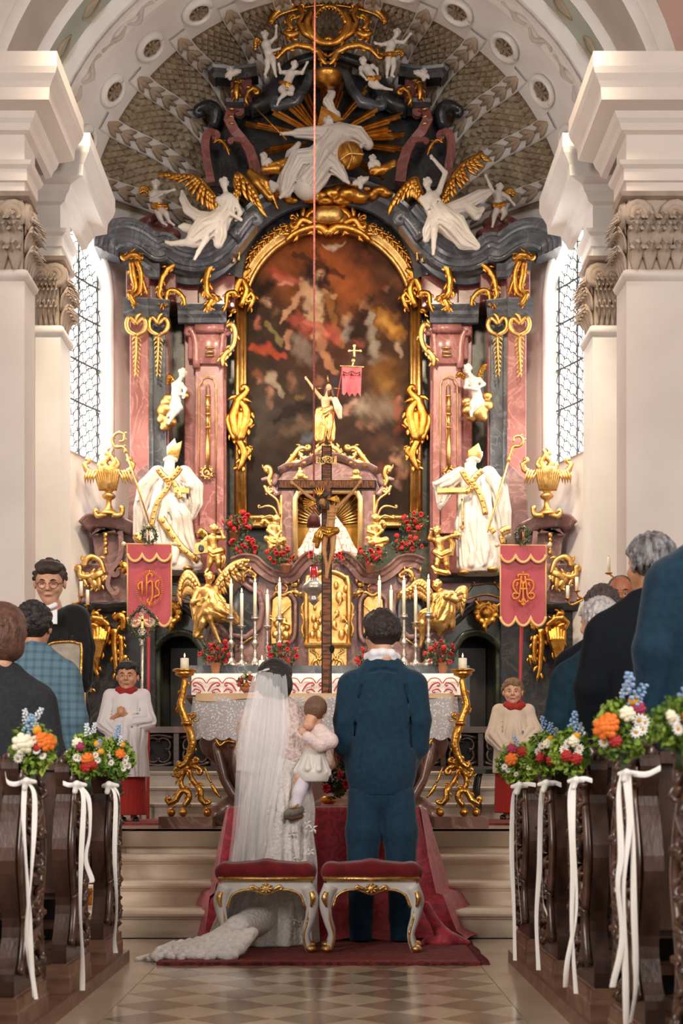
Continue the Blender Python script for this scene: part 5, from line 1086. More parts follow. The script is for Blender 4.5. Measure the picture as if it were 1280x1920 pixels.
human(S, 10, (818, 1098, 4), (830, 1122, 2), (822, 1156, 2), [[(814, 1118, 6), (814, 1132, 16), (838, 1120, 22)], [(846, 1114, 4), (854, 1128, 14), (836, 1124, 24)]], [[(800, 1164, 14), (790, 1172, 20), (790, 1200, 16), (787, 1214, 18)], [(826, 1170, 12), (828, 1176, 18), (822, 1190, 12)]], 1.15, face=(-.5, -.2))
cloth(S, [(832, 1122, 4, 16), (826, 1144, 8, 19), (818, 1164, 10, 20)], 5); cloth(S, [(844, 1124, 4, 10), (842, 1150, 8, 10), (846, 1174, 6, 7)], 4); cloth(S, [(815, 1152, 10, 18), (796, 1160, 10, 15), (782, 1176, 6, 10)], 5); cloth(S, [(832, 1158, 10, 12), (828, 1176, 8, 10)], 4)
S.mesh('gilded_figure', GM, t)
wing(t, Y+.08, [(812, 1120), (800, 1100), (785, 1090), (768, 1104), (750, 1112)], (100, 95, 90, 95, 120), (20, 30, 34, 22, 14), GM, 9, 3.6)
wing(t, Y+.08, [(848, 1120), (862, 1104), (872, 1106), (872, 1125)], (95, 90, 95, 100), (26, 44, 44, 34), GM, 9, 3.6)
# rocks the gilded angels sit on
for P_, lab in ((((404, 1186, 18), (416, 1192, 14), (396, 1200, 14), (404, 1214, 16), (404, 1236, 18), (400, 1250, 16)), 'left'), (((828, 1180, 13), (842, 1178, 11), (812, 1190, 16), (820, 1205, 16), (822, 1230, 18), (822, 1250, 16)), 'right')):
    S = Sc(14.62, 1.8)
    for x, y, r in P_: S.ell((x, y, 0), (r, r, r), 5)
    S.mesh('rock_seat', M_mauve, RT)
# ================================================================ tabernacle
TB = thing('tabernacle', 'mauve marble tabernacle with gilded relief doors and a niche above', 'tabernacle')
Yt = 14.75
def tp(name, g, m, mir=True, smooth=True): return part(name, g, m, mir, TB, smooth)
def tb(name, m, P_, Y, th=.3, bev=.01, mir=True): return blk(name, m, P_, Y, th, bev, mir, 1, TB)
tb('body', M_mauve, [(440, 1262), (440, 1058), (482, 1056), (500, 1074), (548, 1082), (566, 1062), (617, 1052), (617, 1262)], Yt, .5)
g = G(); mould(g, [(436, 1056), (455, 1049), (478, 1052, 4), (494, 1066, 8), (512, 1078, 8), (530, 1081, 8), (548, 1078, 10), (560, 1064, 12), (576, 1049, 14), (590, 1046, 14)], Yt, [(-16, 0), (-15, 6), (-6, 8), (-3, 12), (2, 14), (5, 19), (8, 20), (9, 0)], sm=7); tp('wavy_cornice', g, M_mauve, smooth=False)
g = G(); stroke(g, [(560, 1066, 16), (574, 1050, 18), (588, 1046, 18)], Yt, [7, 7, 6], curl1=6, n=8); tp('cornice_volute', g, M_mauve)
g = G(); s = Yt/FPX
for x, y in ((470, 1068), (548, 1092), (560, 1090), (441, 1070)): g.tube(PP([(x, y-5, 13), (x, y+5, 13)], Yt), [1.5*s, 3*s], n=6)
tp('gilt_drops', g, M_gold2)
# recessed oval with dark ground and a scrolled rim
g = G(); c = PP([(458, 1150, 2)], Yt)[0]; g.ell(c, (28*s, .02, 52*s), 20, 10); tp('oval_ground', g, M_darkm)
g = G(); stroke(g, [(474, 1080, 6), (458, 1076, 10), (455, 1092, 10), (470, 1106, 8), (486, 1112, 6), (492, 1140, 6), (486, 1176, 6), (462, 1196, 6), (432, 1192, 4)], Yt, [5, 6, 6, 5, 5, 6, 6, 6, 5], n=8, curl0=8); tp('oval_rim', g, M_mauve)
orn('gilt_scroll', Yt, [([(478, 1078, 12), (466, 1072, 16), (456, 1080, 16), (458, 1094, 14)], [3, 4, 5, 3], dict(curl0=4))], parent=TB, fringe=4, m=M_gold2)
orn('gilt_scroll', Yt, [([(508, 1180, 8), (512, 1165, 8), (506, 1160, 8)], [2, 3, 2], dict(curl1=3)), ([(446, 1215, 6), (466, 1200, 8), (484, 1190, 8)], [2, 2, 1])], parent=TB, m=M_gold2)
# gilt relief panels
tb('relief_panel', M_gold2, [(508, 1208), (506, 1180), (510, 1124), (516, 1118), (528, 1114), (541, 1118), (547, 1126), (548, 1185), (538, 1206)], Yt-.05, .06)
g = G(); mould(g, [(502, 1210), (504, 1140), (506, 1122), (528, 1110), (550, 1122), (554, 1150), (553, 1190), (544, 1208)], Yt-.03, [(-4, 0), (-2, 7), (2, 7), (4, 0)], sm=3); tp('panel_frame', g, M_mauve)
S = Sc(Yt-.06, .8)
for x, y, r in ((528, 1150, 4), (524, 1158, 6), (520, 1170, 7), (532, 1165, 6), (538, 1176, 6), (526, 1182, 8), (516, 1190, 6), (536, 1192, 7), (524, 1200, 7)): S.ell((x, y, 0), (r, r*1.2, 5), 2)
S.limb([(530, 1150, 3, 2), (540, 1140, 3, 1.5), (546, 1134, 2, 1)], 1).limb([(522, 1160, 4, 2), (514, 1166, 4, 2)], 1).limb([(532, 1168, 4, 2.5), (542, 1172, 4, 2)], 1)
o = S.mesh('relief_figures', M_gold2, TB); mirror(o, None, TB)
g = G(); g.tube([PP([(528+11*math.cos(a), 1104+9*math.sin(a), 8)], Yt)[0] for a in np.linspace(0, 2*pi, 17)], 2.2*s, n=6, closed=True); tp('cameo_ring', g, M_gold2)
g = G(); g.ell(PP([(528, 1104, 6)], Yt)[0], (9*s, .03, 7*s), 12, 8); tp('cameo', M_redm and g, M_pinkm)
orn('gilt_scroll', Yt, [([(512, 1122, 10), (518, 1112, 12), (530, 1118, 12), (544, 1112, 12), (552, 1124, 8)], [2, 3, 4, 3, 2]), ([(546, 1108, 8), (556, 1112, 10), (566, 1122, 8)], [3, 5, 2]), ([(546, 1100, 8), (552, 1096, 10)], [3, 3], dict(curl1=3))], parent=TB, fringe=3, m=M_gold2)
# central door
tb('door_leaf', M_gold2, [(577, 1206), (577, 1100), (584, 1085), (600, 1077), (617, 1075), (617, 1206)], Yt-.22, .1)
g = G(); mould(g, [(574, 1210), (574, 1096), (582, 1082), (598, 1073), (617, 1070)], Yt-.24, [(-4, -10), (-4, 3), (0, 6), (4, 3), (5, -10)], sm=2); tp('door_frame', g, M_gold2)
g = G(); mould(g, [(570, 1210), (617, 1210)], Yt-.24, [(-4, -20), (-4, 3), (0, 8), (4, 9), (5, -20)]); tp('door_sill', g, M_gold2, smooth=False)
S = Sc(Yt-.24, .9); rnd = random.Random(4)
for x, y, r in ((585, 1190, 6), (592, 1176, 7), (588, 1160, 6), (598, 1192, 8), (600, 1165, 5), (640, 1190, 8), (650, 1178, 7), (644, 1160, 6), (632, 1150, 6), (636, 1120, 9), (648, 1104, 6), (630, 1098, 6), (626, 1172, 7), (604, 1150, 6), (590, 1140, 4)): S.ell((x, y, 0), (r*.8, r*1.3, 5), 2)
for k in range(14): x, y = rnd.uniform(582, 652), rnd.uniform(1110, 1196); S.limb([(x, y, 3, 2), (x+rnd.uniform(-6, 6), y+8, 4, 1.6)], 1)
S.mesh('door_relief', M_gold2, TB)
tb('door_base', M_gold2, R4(577, 1212, 617, 1262), Yt-.2, .15)
orn('base_ornament', Yt-.21, [([(582, 1256), (588, 1240), (600, 1236), (606, 1222)], [2, 3, 3, 2], dict(curl1=4)), ([(584, 1222), (594, 1228), (598, 1246), (610, 1254)], [2, 3, 3, 2], dict(curl0=4)), ([(612, 1218), (604, 1232), (612, 1248)], [2, 3, 2])], parent=TB, fringe=6, m=M_gold2, seed=21)
orn('door_flame', Yt-.2, [([(572, 1200), (566, 1180), (570, 1165), (564, 1150)], [2, 3, 3, 1]), ([(570, 1160), (566, 1140), (570, 1128)], [2, 2.5, 1])], parent=TB, fringe=4, m=M_gold2, seed=22)
# upper niche
Yn = 14.95; sn = Yn/FPX
tb('niche_pier', M_mauve, [(527, 1060), (524, 990), (527, 920), (520, 900), (530, 888), (552, 888), (552, 1060)], Yn-.06, .35)
tb('niche_side', M_pinkm, [(521, 1050), (522, 960), (516, 925), (522, 900), (534, 905), (534, 1050)], Yn+.02, .3)
tb('gilt_strip', M_gold2, R4(525, 928, 529, 1040), Yn-.07, .02, .003)
tb('niche_back', mat('niche_gold', 'b8843c', 'a06a28', 6, .35, 1.), R4(548, 900, 617, 1052), Yn+.14, .05)
tb('entablature', M_mauve, [(528, 905), (528, 884), (545, 878), (570, 874), (617, 862), (617, 920), (552, 920), (552, 905)], Yn-.08, .3)
g = G(); mould(g, [(524, 884), (540, 876), (560, 875), (572, 868), (590, 860), (617, 856)], Yn-.08, [(-5, -10), (-5, 4), (0, 8), (4, 13), (6, 13), (7, -10)], sm=3); tp('pediment_cornice', g, M_mauve)
g = G(); mould(g, [(553, 1050), (553, 935), (558, 924), (566, 920), (617, 920)], Yn-.1, [(-5, -6), (-4, 3), (0, 5), (4, 3), (5, -6)]); tp('niche_frame', g, mat('ivory_gilt', 'e8cf9a', 'd6b070', 8, .35, .6))
for k in range(13):
    a = .12+k*.125; g = G(); p0 = (590+6*math.cos(a+pi), 985); 
    g.tube(PP([(612-14*math.cos(a), 985-14*math.sin(a)), (612-75*math.cos(a), max(924, 985-75*math.sin(a)))], Yn+.1), [1.2*sn, 2.6*sn], n=5); tp('niche_ray', g, M_gold2)
S = Sc(Yn+.02, 1.2); cloth(S, [(612, 960, 4, 6), (596, 1000, 4, 16), (584, 1040, 4, 22)], 5); cloth(S, [(616, 960, 4, 6), (616, 1000, 4, 16), (616, 1040, 4, 22)], 5); cloth(S, [(560, 1040, 8, 10), (580, 1046, 10, 12), (610, 1048, 10, 12)], 3)
o = S.mesh('damask_curtain', mat('pink_damask', 'd9c2b8', 'b08078', 26, .5, lo=.52, hi=.62), TB, ymax=1056); mirror(o, None, TB)
orn('pediment_scroll', Yn-.12, [([(576, 842), (562, 840), (548, 858), (535, 872)], [4, 5, 5, 3], dict(curl0=-4)), ([(560, 846), (566, 858), (578, 858), (590, 850)], [3, 4, 4, 3]), ([(540, 874), (556, 866), (574, 868)], [4, 6, 3]), ([(590, 852), (598, 842), (608, 838)], [5, 6, 5], dict(curl1=4))], parent=TB, fringe=5, m=M_gold2, seed=23)
orn('side_volute', Yn-.05, [([(500, 886), (498, 878), (504, 876), (508, 888), (504, 900), (508, 912)], [4, 5, 5, 5, 4, 3]), ([(496, 910), (502, 924), (512, 920)], [3, 4, 3])], parent=TB, fringe=3, m=M_gold2, seed=24)
g = G(); stroke(g, [(490, 900), (502, 898), (512, 906), (520, 890)], Yn-.02, [3, 5, 7, 6], n=8); stroke(g, [(500, 925), (508, 915), (520, 930)], Yn-.02, [4, 6, 8], n=8); tp('side_scroll', g, M_mauve)
for P_ in ([(524, 976, 4), (514, 955, 6), (502, 950, 6), (487, 953, 4)], [(526, 970, 2), (520, 940, 4), (503, 925, 4), (506, 918, 4)], [(522, 978, 6), (508, 968, 6), (492, 972, 4)]):
    orn('gilt_palm', 14.72, [(P_, [1.5, 2.2, 2.4, 1.2], dict(curl1=3))], parent=TB, m=M_gold2, fringe=0)
S = Sc(14.7, 1.)
for x, y, r in ((563, 892, 9), (556, 897, 6), (572, 896, 6), (563, 884, 5), (562, 878, 3)): S.ell((x, y, 0), (r, r*.8, r*.7), 2)
S.mesh('cherub_cloud', M_gold2, TB)
S = Sc(14.7, 1.); S.ell((667, 886, 0), (7, 7.5, 7), 1).ell((667, 897, 0), (11, 6, 6), 3); S.mesh('cherub_bust', M_gold2, TB)
tb('plinth', mat('ivory_plinth', 'd8c8b0', 'c0a880', 8, .5), [(596, 862), (600, 842), (603, 836), (617, 834), (617, 862)], Yn-.1, .16)
# ================================================================ risen figure with banner on top
t = statue('risen_figure_statue', 'painted statue of a risen figure raising a hand, with small red banner'); Y = Yn-.05
M_skin_w = mat('painted_wood_skin', 'd9a682', 'c88f6a', 6, .45)
S = Sc(Y, .8); human(S, 6.3, (616, 727, 2), (610, 752, 0), (610, 774, 0), [[(601, 746, 2), (588, 730, 4), (576, 714, 6)], [(620, 748, 2), (632, 756, 6), (634, 764, 8)]], [[(606, 790, 2), (606, 800, 4), (602, 826, 2), (600, 831, 6)], [(616, 790, 2), (617, 802, 2), (618, 826, 2), (620, 831, 6)]], 1.1, (.1, .1), False); S.mesh('body', M_skin_w, t)
S = Sc(Y, .8); S.ell((616, 725, -2), (6.2, 6.5, 5), 1).limb([(612, 728, -1, 4), (609, 742, -1, 3)], 2).limb([(620, 728, -1, 4), (624, 742, -1, 3)], 2).limb([(616, 736, 4, 3), (616, 740, 4, 2)], 1); S.mesh('hair', mat('brown_paint', '4a2a1a', rough=.5), t)
S = Sc(Y-.01, .9); cloth(S, [(600, 772, 2, 9), (602, 795, 4, 12), (600, 826, 4, 9)], 5); cloth(S, [(620, 768, 2, 8), (608, 776, 6, 8), (598, 775, 4, 5)], 3); cloth(S, [(618, 780, 0, 9), (619, 805, 0, 9), (620, 824, 0, 7)], 4); S.mesh('gilt_robe', M_gold2, t, ymax=830)
S = Sc(Y-.03, .9); cloth(S, [(628, 752, 6, 6), (634, 768, 8, 7), (637, 784, 6, 4)], 3); S.mesh('cloak', mat('cream_cloth', 'd8ccb4', 'c0ae8c', 8, .6), t)
g = G(); s = Y/FPX
for a, b in (((594, 729), (604, 728)), ((625, 728), (637, 729)), ((615, 716), (614, 704))): g.tube(PP([a, b], Y), [1.6*s, 1.2*s], n=5)
g.mk('halo_rays', M_gold2, t)
g = G(); g.tube(PP([(618, 828), (640, 700), (641, 688)], Y-.06), .8*s, n=6); g.mk('banner_staff', mat('red_lacquer', 'b4302c', rough=.4), t)
g = G(); g.tube(PP([(637, 686), (682, 688)], Y-.06), 1.2*s, n=6); g.mk('banner_bar', M_gold2, t)
M_redsilk = mat('red_silk', 'b02a38', 'c03a48', 5, .45, sheen=.3)
def wavy_cloth(g, outline_top, outline_bot, Y, amp, waves, n=24, rows=10, th=.006, ph=0.):
    """hanging cloth between a top line and a bottom line (lists of px points sampled n+1 times), rippling in depth"""
    A = np.array(outline_top, float); B = np.array(outline_bot, float)
    A = np.stack([np.interp(np.linspace(0, 1, n+1), np.linspace(0, 1, len(A)), A[:, i]) for i in range(2)], 1); B = np.stack([np.interp(np.linspace(0, 1, n+1), np.linspace(0, 1, len(B)), B[:, i]) for i in range(2)], 1)
    for side in (0, 1):
        Q = [[PP([tuple(A[j]*(1-i/rows)+B[j]*(i/rows))], Y)[0]+np.array((0, -amp*(i/rows)**.7*math.sin(waves*2*pi*j/n+ph+.6*i/rows)+side*th, 0)) for j in range(n+1)] for i in range(rows+1)]
        g.grid(Q, flip=(side == 1))
g = G(); wavy_cloth(g, [(641, 688), (678, 689)], [(641, 738), (645, 742), (650, 734), (655, 744), (660, 736), (665, 744), (670, 736), (676, 744)], Y-.07, .01, 1.2); g.mk('small_banner', M_redsilk, t)
g = G()
for x in (644, 659, 674): g.tube(PP([(x, 698), (x, 704)], Y-.1), [1.*s, 2.*s], n=5)
g.tube(PP([(642, 696), (651, 700), (659, 696), (667, 700), (676, 697)], Y-.1), 1*s, n=5, sm=3); g.mk('tassel', mat('dark_fringe', '3a2a20', rough=.7), t)
S = Sc(Y-.06, .7); S.limb([(664, 668, 0, 2), (664, 650, 0, 2)], 1).limb([(657, 658, 0, 2), (673, 658, 0, 2)], 1)
for p in ((664, 648), (655, 658), (675, 658)): S.ell((p[0], p[1], 0), (3.2, 3.2, 2), 1)
S.ell((662, 676, 0), (3.5, 4, 3), 1); S.limb([(662, 680, 0, 1.5), (660, 687, 0, 1.5)], 1); S.mesh('finial_cross', M_gold2, t)
# ================================================================ high altar mensa, cloth with red embroidery
MN = thing('high_altar_table', 'grey marble high altar table carrying candlesticks', 'altar table')
g = G(); g.box((0, 14.3, 1.53), (2.86, .8, .96)); g.mk('block', M_darkm, MN, smooth=False)
g = G(); g.box((0, 14.45, WZ(1256, 14.2)-.03), (2.9, .62, .14)); g.mk('gradine', M_greym, MN, smooth=False)
zt = WZ(1264, 13.92)
ac = thing('altar_cloth', 'white altar cloth with red embroidered scrolls on the high altar', 'altar cloth'); M_linen = mat('white_linen', 'e6e0da', 'd8d0c8', 4, .8)
x0, x1 = WX(360, 13.92), WX(862, 13.92)
g = G(); Q = []
for (y, z) in ((14.14, zt+.004), (13.89, zt+.004), (13.87, zt-.004), (13.865, zt-.1), (13.86, zt-.24)): Q.append([(x0+(x1-x0)*j/60, y-.006*math.sin(j*1.3)*(zt-z)*6, z-(.01*abs(math.sin(j*pi/4)) if z < zt-.2 else 0)) for j in range(61)])
g.grid(Q); g.mk('linen', M_linen, ac)
M_emb = mat('red_embroidery', 'b03040', rough=.8); s = 13.9/FPX
for k in range(17):
    xc = 372+k*29.5; g = G(); fl = 1 if k % 2 else -1
    g.tube(PP([(xc-14, 1281), (xc-8, 1273), (xc, 1271), (xc+8, 1273), (xc+14, 1281)], 13.84), .9*s, n=4, sm=3)
    stroke(g, [(xc-12*fl, 1296), (xc-4*fl, 1284), (xc+5*fl, 1280)], 13.84, [1, 1.6, 1], n=4, curl1=4.2*fl); stroke(g, [(xc+12*fl, 1298), (xc+6*fl, 1292), (xc-2*fl, 1294)], 13.84, [.8, 1.4, 1], n=4, curl1=-3*fl)
    g.mk('embroidered_scroll', M_emb, ac)
# ================================================================ candles and candlesticks
M_silver = mat('silver', 'cfc8c0', 'a8a098', 20, .32, .9, bump=.2, bscale=70)
M_wax = mat('candle_wax', 'f0e6cf', rough=.5, emit='f0d8a0', estr=.06)
M_flame = mat('flame', 'ffd890', emit='ffc870', estr=14.)
M_wick = mat('wick', '201510', rough=.9)
def candle(x, y0, y1, w, Y, label, parent=None, thick=False):
    t = thing('candle', label, 'candle'); s = Y/FPX; c = W(x, y0, Y); h = (y0-y1)*s
    g = G(); g.lathe([(w*s, 0), (w*s*.98, h*.98), (w*s*.8, h), (w*s*.25, h*.995 if thick else h)], c, 12); g.mk('wax', M_wax, t)
    g = G(); g.tube([c+np.array((0, 0, h)), c+np.array((0, 0, h+2.5*s))], .4*s, n=4); g.mk('wick', M_wick, t)
    if label.startswith('unlit'): return t
    g = G(); g.lathe([(0.1*s, 0), (1.3*s, 2.2*s), (1.1*s, 4*s), (.2*s, 8*s)], c+np.array((0, 0, h+1.2*s)), 8); g.mk('flame', M_flame, t)
    return t
def stick(x, yt, yb, Y, label, cup=True, big=1.):
    t = thing('candlestick', label, 'candlestick'); s = Y/FPX; H = (yb-yt); c = W(x, yb, Y); k = big
    pr = [(13, 0), (13.5, 3), (9, 8), (6, 14), (3.5, 20), (5.5, 24), (3, 28), (2.5, 36), (5, 42), (7, 47), (4, 52), (2.5, 56), (4.5, 60), (2.2, 66), (3.6, 74), (2, 84), (3, 90), (2.2, 94)]
    g = G(); f = (H-8)/94.; g.lathe([(r*s*k, z*f*s) for r, z in pr], c, 14); g.mk('stem', M_silver, t)
    g = G(); z = (H-8)*s
    g.lathe([(2*s, z), (7.5*s, z+2*s), (8.2*s, z+3*s), (7.6*s, z+4*s), (7.2*s, z+7*s), (8.2*s, z+8*s), (1.5*s, z+8*s)] if cup else [(2*s, z), (5*s, z+3*s), (8.6*s, z+6*s), (8.4*s, z+7*s), (2*s, z+7.5*s)], c, 16); g.mk('drip_pan', M_silver, t)
    for a in range(3):
        g = G(); an = a*2*pi/3-pi/2; d = np.array((math.cos(an), math.sin(an), 0)); g.tube([c+d*9*s*k+np.array((0, 0, 7*s)), c+d*13*s*k+np.array((0, 0, 5*s)), c+d*15*s*k+np.array((0, 0, 1.6*s))], [2*s, 3*s, 2.4*s], n=6, sm=2); g.mk('foot', M_silver, t)
    return t
Yc = 14.25; cnt = 0
for side, L in (('left', ((433, 1155, 1094, 1), (453, 1172, 1112, 0), (478, 1155, 1092, 1), (501, 1173, 1114, 0), (524, 1157, 1092, 1))), ('right', ((711, 1155, 1088, 1), (733, 1170, 1106, 0), (757, 1152, 1088, 1), (779, 1166, 1106, 0), (803, 1150, 1086, 1)))):
    for i, (x, yb, yt, tall) in enumerate(L):
        od = ('first', 'second', 'third', 'fourth', 'fifth')[i]
        stick(x, yb, 1250, Yc-.06*(1-tall), f"{'tall' if tall else 'shorter'} silver candlestick, {od} from the left in the {side} altar row", tall, 1.15 if tall else .8)
        candle(x, yb, yt, 3.1, Yc-.06*(1-tall), f"lit ivory taper on the {od} candlestick from the left in the {side} altar row")
candle(491, 1262, 1238, 6, 14.0, 'short thick candle on the altar beside the red geraniums', thick=True)
# side brackets with two tapers each
for side, L in (('left', ((152, 1118, 1090), (164, 1134, 1106))), ('right', ((1081, 1108, 1082), (1064, 1122, 1098)))):
    t = thing('candle_bracket', f'brass two-armed candle bracket at the {side} side of the altar', 'sconce'); sg = -1 if side == 'left' else 1; Y = 14.3; s = Y/FPX
    for (x, yb, yt) in L:
        g = G(); g.lathe([(1*s, -6*s), (2*s, -3*s), (7*s, -.5*s), (7*s, 0), (1*s, .5*s)], W(x, yb, Y), 12); g.mk('drip_pan', M_gold, t)
        candle(x, yb, yt, 3.3, Y, f"unlit ivory candle, {'outer' if yb == L[0][1] else 'inner'} one of the {side} bracket pair")
    bx = L[0][0]+sg*6
    g = G(); stroke(g, [(L[1][0], L[1][1]+6), (L[1][0]+sg*8, L[1][1]+12), (bx+sg*10, L[0][1]+14)], Y+.02, [1.6, 2, 2]); stroke(g, [(L[0][0], L[0][1]+6), (L[0][0]+sg*5, L[0][1]+12), (bx+sg*10, L[0][1]+14)], Y+.02, [1.6, 2, 2]); g.mk('arm', M_gold, t)
    g = G(); g.tube([W(bx+sg*10, L[0][1]+14, Y+.02), (sg*2.6, 14.45, WZ(L[0][1]+14, Y))], .012, n=6); g.mk('wall_rod', M_gold, t)
for sg, x, lab in ((-1, 45, 'left'), (1, 1141, 'right')):
    t = thing('wall_sconce', f'slender brass wall sconce on the white {lab} pier', 'sconce'); Y = 12.4; s = Y/FPX; g = G()
    if sg < 0: stroke(g, [(36, 1098), (42, 1088), (50, 1080), (60, 1078), (70, 1082)], Y, [1.5, 2, 2, 2, 1.6], curl0=6); g.tube(PP([(36, 1060), (36, 1108)], Y), 1.6*s, n=6)
    else: stroke(g, [(1142, 1076), (1152, 1084), (1166, 1080), (1178, 1076), (1190, 1074)], Y, [1.5, 2, 2, 2, 1.6], curl1=5); g.tube(PP([(1190, 1055), (1190, 1100)], Y), 1.6*s, n=6)
    g.mk('scroll_arm', M_gold, t)
    cx, cy = (72, 1080) if sg < 0 else (1141, 1074)
    g = G(); g.lathe([(1*s, -4*s), (7*s, -1*s), (7*s, 0), (1*s, .5*s)], W(cx, cy, Y), 12); g.mk('drip_pan', M_gold, t)
    candle(cx, cy, cy-30, 3, Y, f'unlit candle on the {lab} pier sconce')
# ================================================================ geraniums
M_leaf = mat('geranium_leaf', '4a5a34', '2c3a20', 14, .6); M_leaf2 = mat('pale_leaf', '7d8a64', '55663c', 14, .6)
M_petal = mat('red_petal', 'c01c20', 'a01018', 30, .5); M_terra = mat('terracotta', 'b07a58', '9a6444', 8, .75)
def blossom_mesh():
    g = G(); rnd = random.Random(2)
    for ring, (n, r, z) in enumerate(((7, .75, .0), (5, .42, .42), (1, 0, .65))):
        for i in range(n):
            a = 2*pi*i/n+ring*.4; c = np.array((r*math.cos(a), r*math.sin(a), z)); g.ell(c, (.42, .42, .3), 6, 4)
    return g.mk('blossom', M_petal).data
BLM = blossom_mesh(); bpy.data.objects.remove(bpy.data.objects['blossom'])
def put(name, me, parent, loc, sc, rot=(0, 0, 0)):
    o = bpy.data.objects.new(name, me); COL.objects.link(o); o.parent = parent; o.location = loc; o.scale = (sc,)*3 if np.isscalar(sc) else sc; o.rotation_euler = rot; return o
def leafcloud(name, cx, cy, rx, ry, Y, n, size, m, parent, seed=1, flat=.8):
    rnd = np.random.RandomState(seed); s = Y/FPX; V = []; Fc = []
    for i in range(n):
        v = rnd.normal(size=3); v /= np.linalg.norm(v); r = rnd.uniform(.3, 1)**.5
        c = W(cx+v[0]*rx*r, cy+v[1]*ry*r, Y)+np.array((0, v[2]*rx*flat*s*r, 0)); a = rnd.normal(size=3); a /= np.linalg.norm(a); b = np.cross(a, rnd.normal(size=3)); b /= np.linalg.norm(b); L = size*s*rnd.uniform(.6, 1.3)
        k = len(V); V += [c-a*L, c+b*L*.55, c+a*L, c-b*L*.55]; Fc.append((k, k+1, k+2, k+3))
    return mk(name, V, Fc, m, parent, smooth=False, kind='stuff')
def flowerpot(label, cx, cy, rx, ry, Y, pot, n=13, seed=1, pal=False):
    t = thing('potted_geranium', label, 'flowers'); s = Y/FPX; rnd = random.Random(seed); px, pt, pb = pot
    if pt is not None:
        g = G(); g.lathe([(7*s, 0), (9.5*s, (pb-pt)*s), (10.5*s, (pb-pt)*s), (10.5*s, (pb-pt+4)*s), (9*s, (pb-pt+4)*s), (8*s, (pb-pt-1)*s)], W(px, pb, Y), 16); g.mk('pot', M_terra, t)
    g = G()
    pts = []
    for i in range(n):
        a = 2*pi*i/n+rnd.uniform(-.2, .2); r = rnd.uniform(.55, 1) if i % 3 else rnd.uniform(.1, .5); pts.append((cx+rx*r*math.cos(a), cy+ry*r*math.sin(a)*.95, rnd.uniform(.2, 1)*rx*.6))
    for p in pts: g.tube(PP([(px, cy+ry*.8, 0), ((px+p[0])/2, (cy+p[1])/2+3, p[2]*.5), p], Y), .5*s, n=3)
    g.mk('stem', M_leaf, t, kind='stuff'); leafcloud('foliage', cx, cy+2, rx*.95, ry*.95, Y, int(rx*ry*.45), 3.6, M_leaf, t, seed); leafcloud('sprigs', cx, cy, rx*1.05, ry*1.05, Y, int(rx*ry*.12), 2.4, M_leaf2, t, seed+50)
    for i, p in enumerate(pts): put('blossom', BLM, t, PP([(p[0], p[1], p[2]+4)], Y)[0], rnd.uniform(4.0, 5.6)*s, (rnd.uniform(.6, 1.9), rnd.uniform(-.5, .5), rnd.uniform(0, 6)))
    return t
Yf = 14.05
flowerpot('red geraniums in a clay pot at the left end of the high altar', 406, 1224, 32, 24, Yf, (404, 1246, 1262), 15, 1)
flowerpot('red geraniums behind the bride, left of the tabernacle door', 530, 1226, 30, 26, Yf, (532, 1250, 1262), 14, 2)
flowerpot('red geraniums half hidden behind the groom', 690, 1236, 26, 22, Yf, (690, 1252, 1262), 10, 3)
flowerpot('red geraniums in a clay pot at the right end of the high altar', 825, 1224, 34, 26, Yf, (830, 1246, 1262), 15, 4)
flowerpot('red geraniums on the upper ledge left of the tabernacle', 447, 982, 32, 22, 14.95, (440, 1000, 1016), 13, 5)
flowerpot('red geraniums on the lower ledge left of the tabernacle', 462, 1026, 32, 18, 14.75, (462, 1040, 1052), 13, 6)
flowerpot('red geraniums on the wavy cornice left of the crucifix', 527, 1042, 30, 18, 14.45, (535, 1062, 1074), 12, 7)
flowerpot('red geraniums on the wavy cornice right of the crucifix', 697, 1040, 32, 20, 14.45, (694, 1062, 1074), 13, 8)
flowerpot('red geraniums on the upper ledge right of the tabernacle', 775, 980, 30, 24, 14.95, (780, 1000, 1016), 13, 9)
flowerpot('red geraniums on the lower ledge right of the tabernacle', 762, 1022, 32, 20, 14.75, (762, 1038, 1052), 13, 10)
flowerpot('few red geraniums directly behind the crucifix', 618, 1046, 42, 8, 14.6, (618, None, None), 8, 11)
for sg in (0, 1):
    g = G(); g.pxprism(R4(425, 1014, 470, 1018), 15.1, .25); o = g.mk('flower_shelf', M_darkm, RT, smooth=False); mirror(o, None, RT)
    break
# ================================================================ crucifix
M_cross = mat('striped_cross_wood', '8e4f1e', '40200e', 3, .3, stretch=(4, 4, 22), detail=2, lo=.42, hi=.6, coat=.3)
M_crossH = mat('striped_cross_wood_beam', 'a05e26', '4c2810', 3, .3, stretch=(40, 6, 6), detail=2, lo=.42, hi=.6, coat=.3)
M_edge = mat('ebony_edge', '1c110b', rough=.35)
Yx = 10.75; s = Yx/FPX
t = thing('altar_crucifix', 'tall dark striped wooden crucifix with a pale carved figure behind the lace altar', 'crucifix')
zb = ZP+.05
def bar(name, m, x0, x1, z0, z1, y, th): g = G(); g.box(((x0+x1)/2, y, (z0+z1)/2), (x1-x0, th, z1-z0)); return g.mk(name, m, t, smooth=False)
bar('upright', M_cross, WX(605, Yx), WX(619.5, Yx), zb, WZ(839, Yx), Yx, .05); bar('upright_edging', M_edge, WX(602.5, Yx), WX(622, Yx), zb, WZ(836, Yx), Yx+.012, .04)
bar('beam', M_crossH, WX(523, Yx), WX(702, Yx), WZ(916, Yx), WZ(903, Yx), Yx-.004, .05); bar('beam_edging', M_edge, WX(520, Yx), WX(705, Yx), WZ(918.5, Yx), WZ(900.5, Yx), Yx+.014, .04)
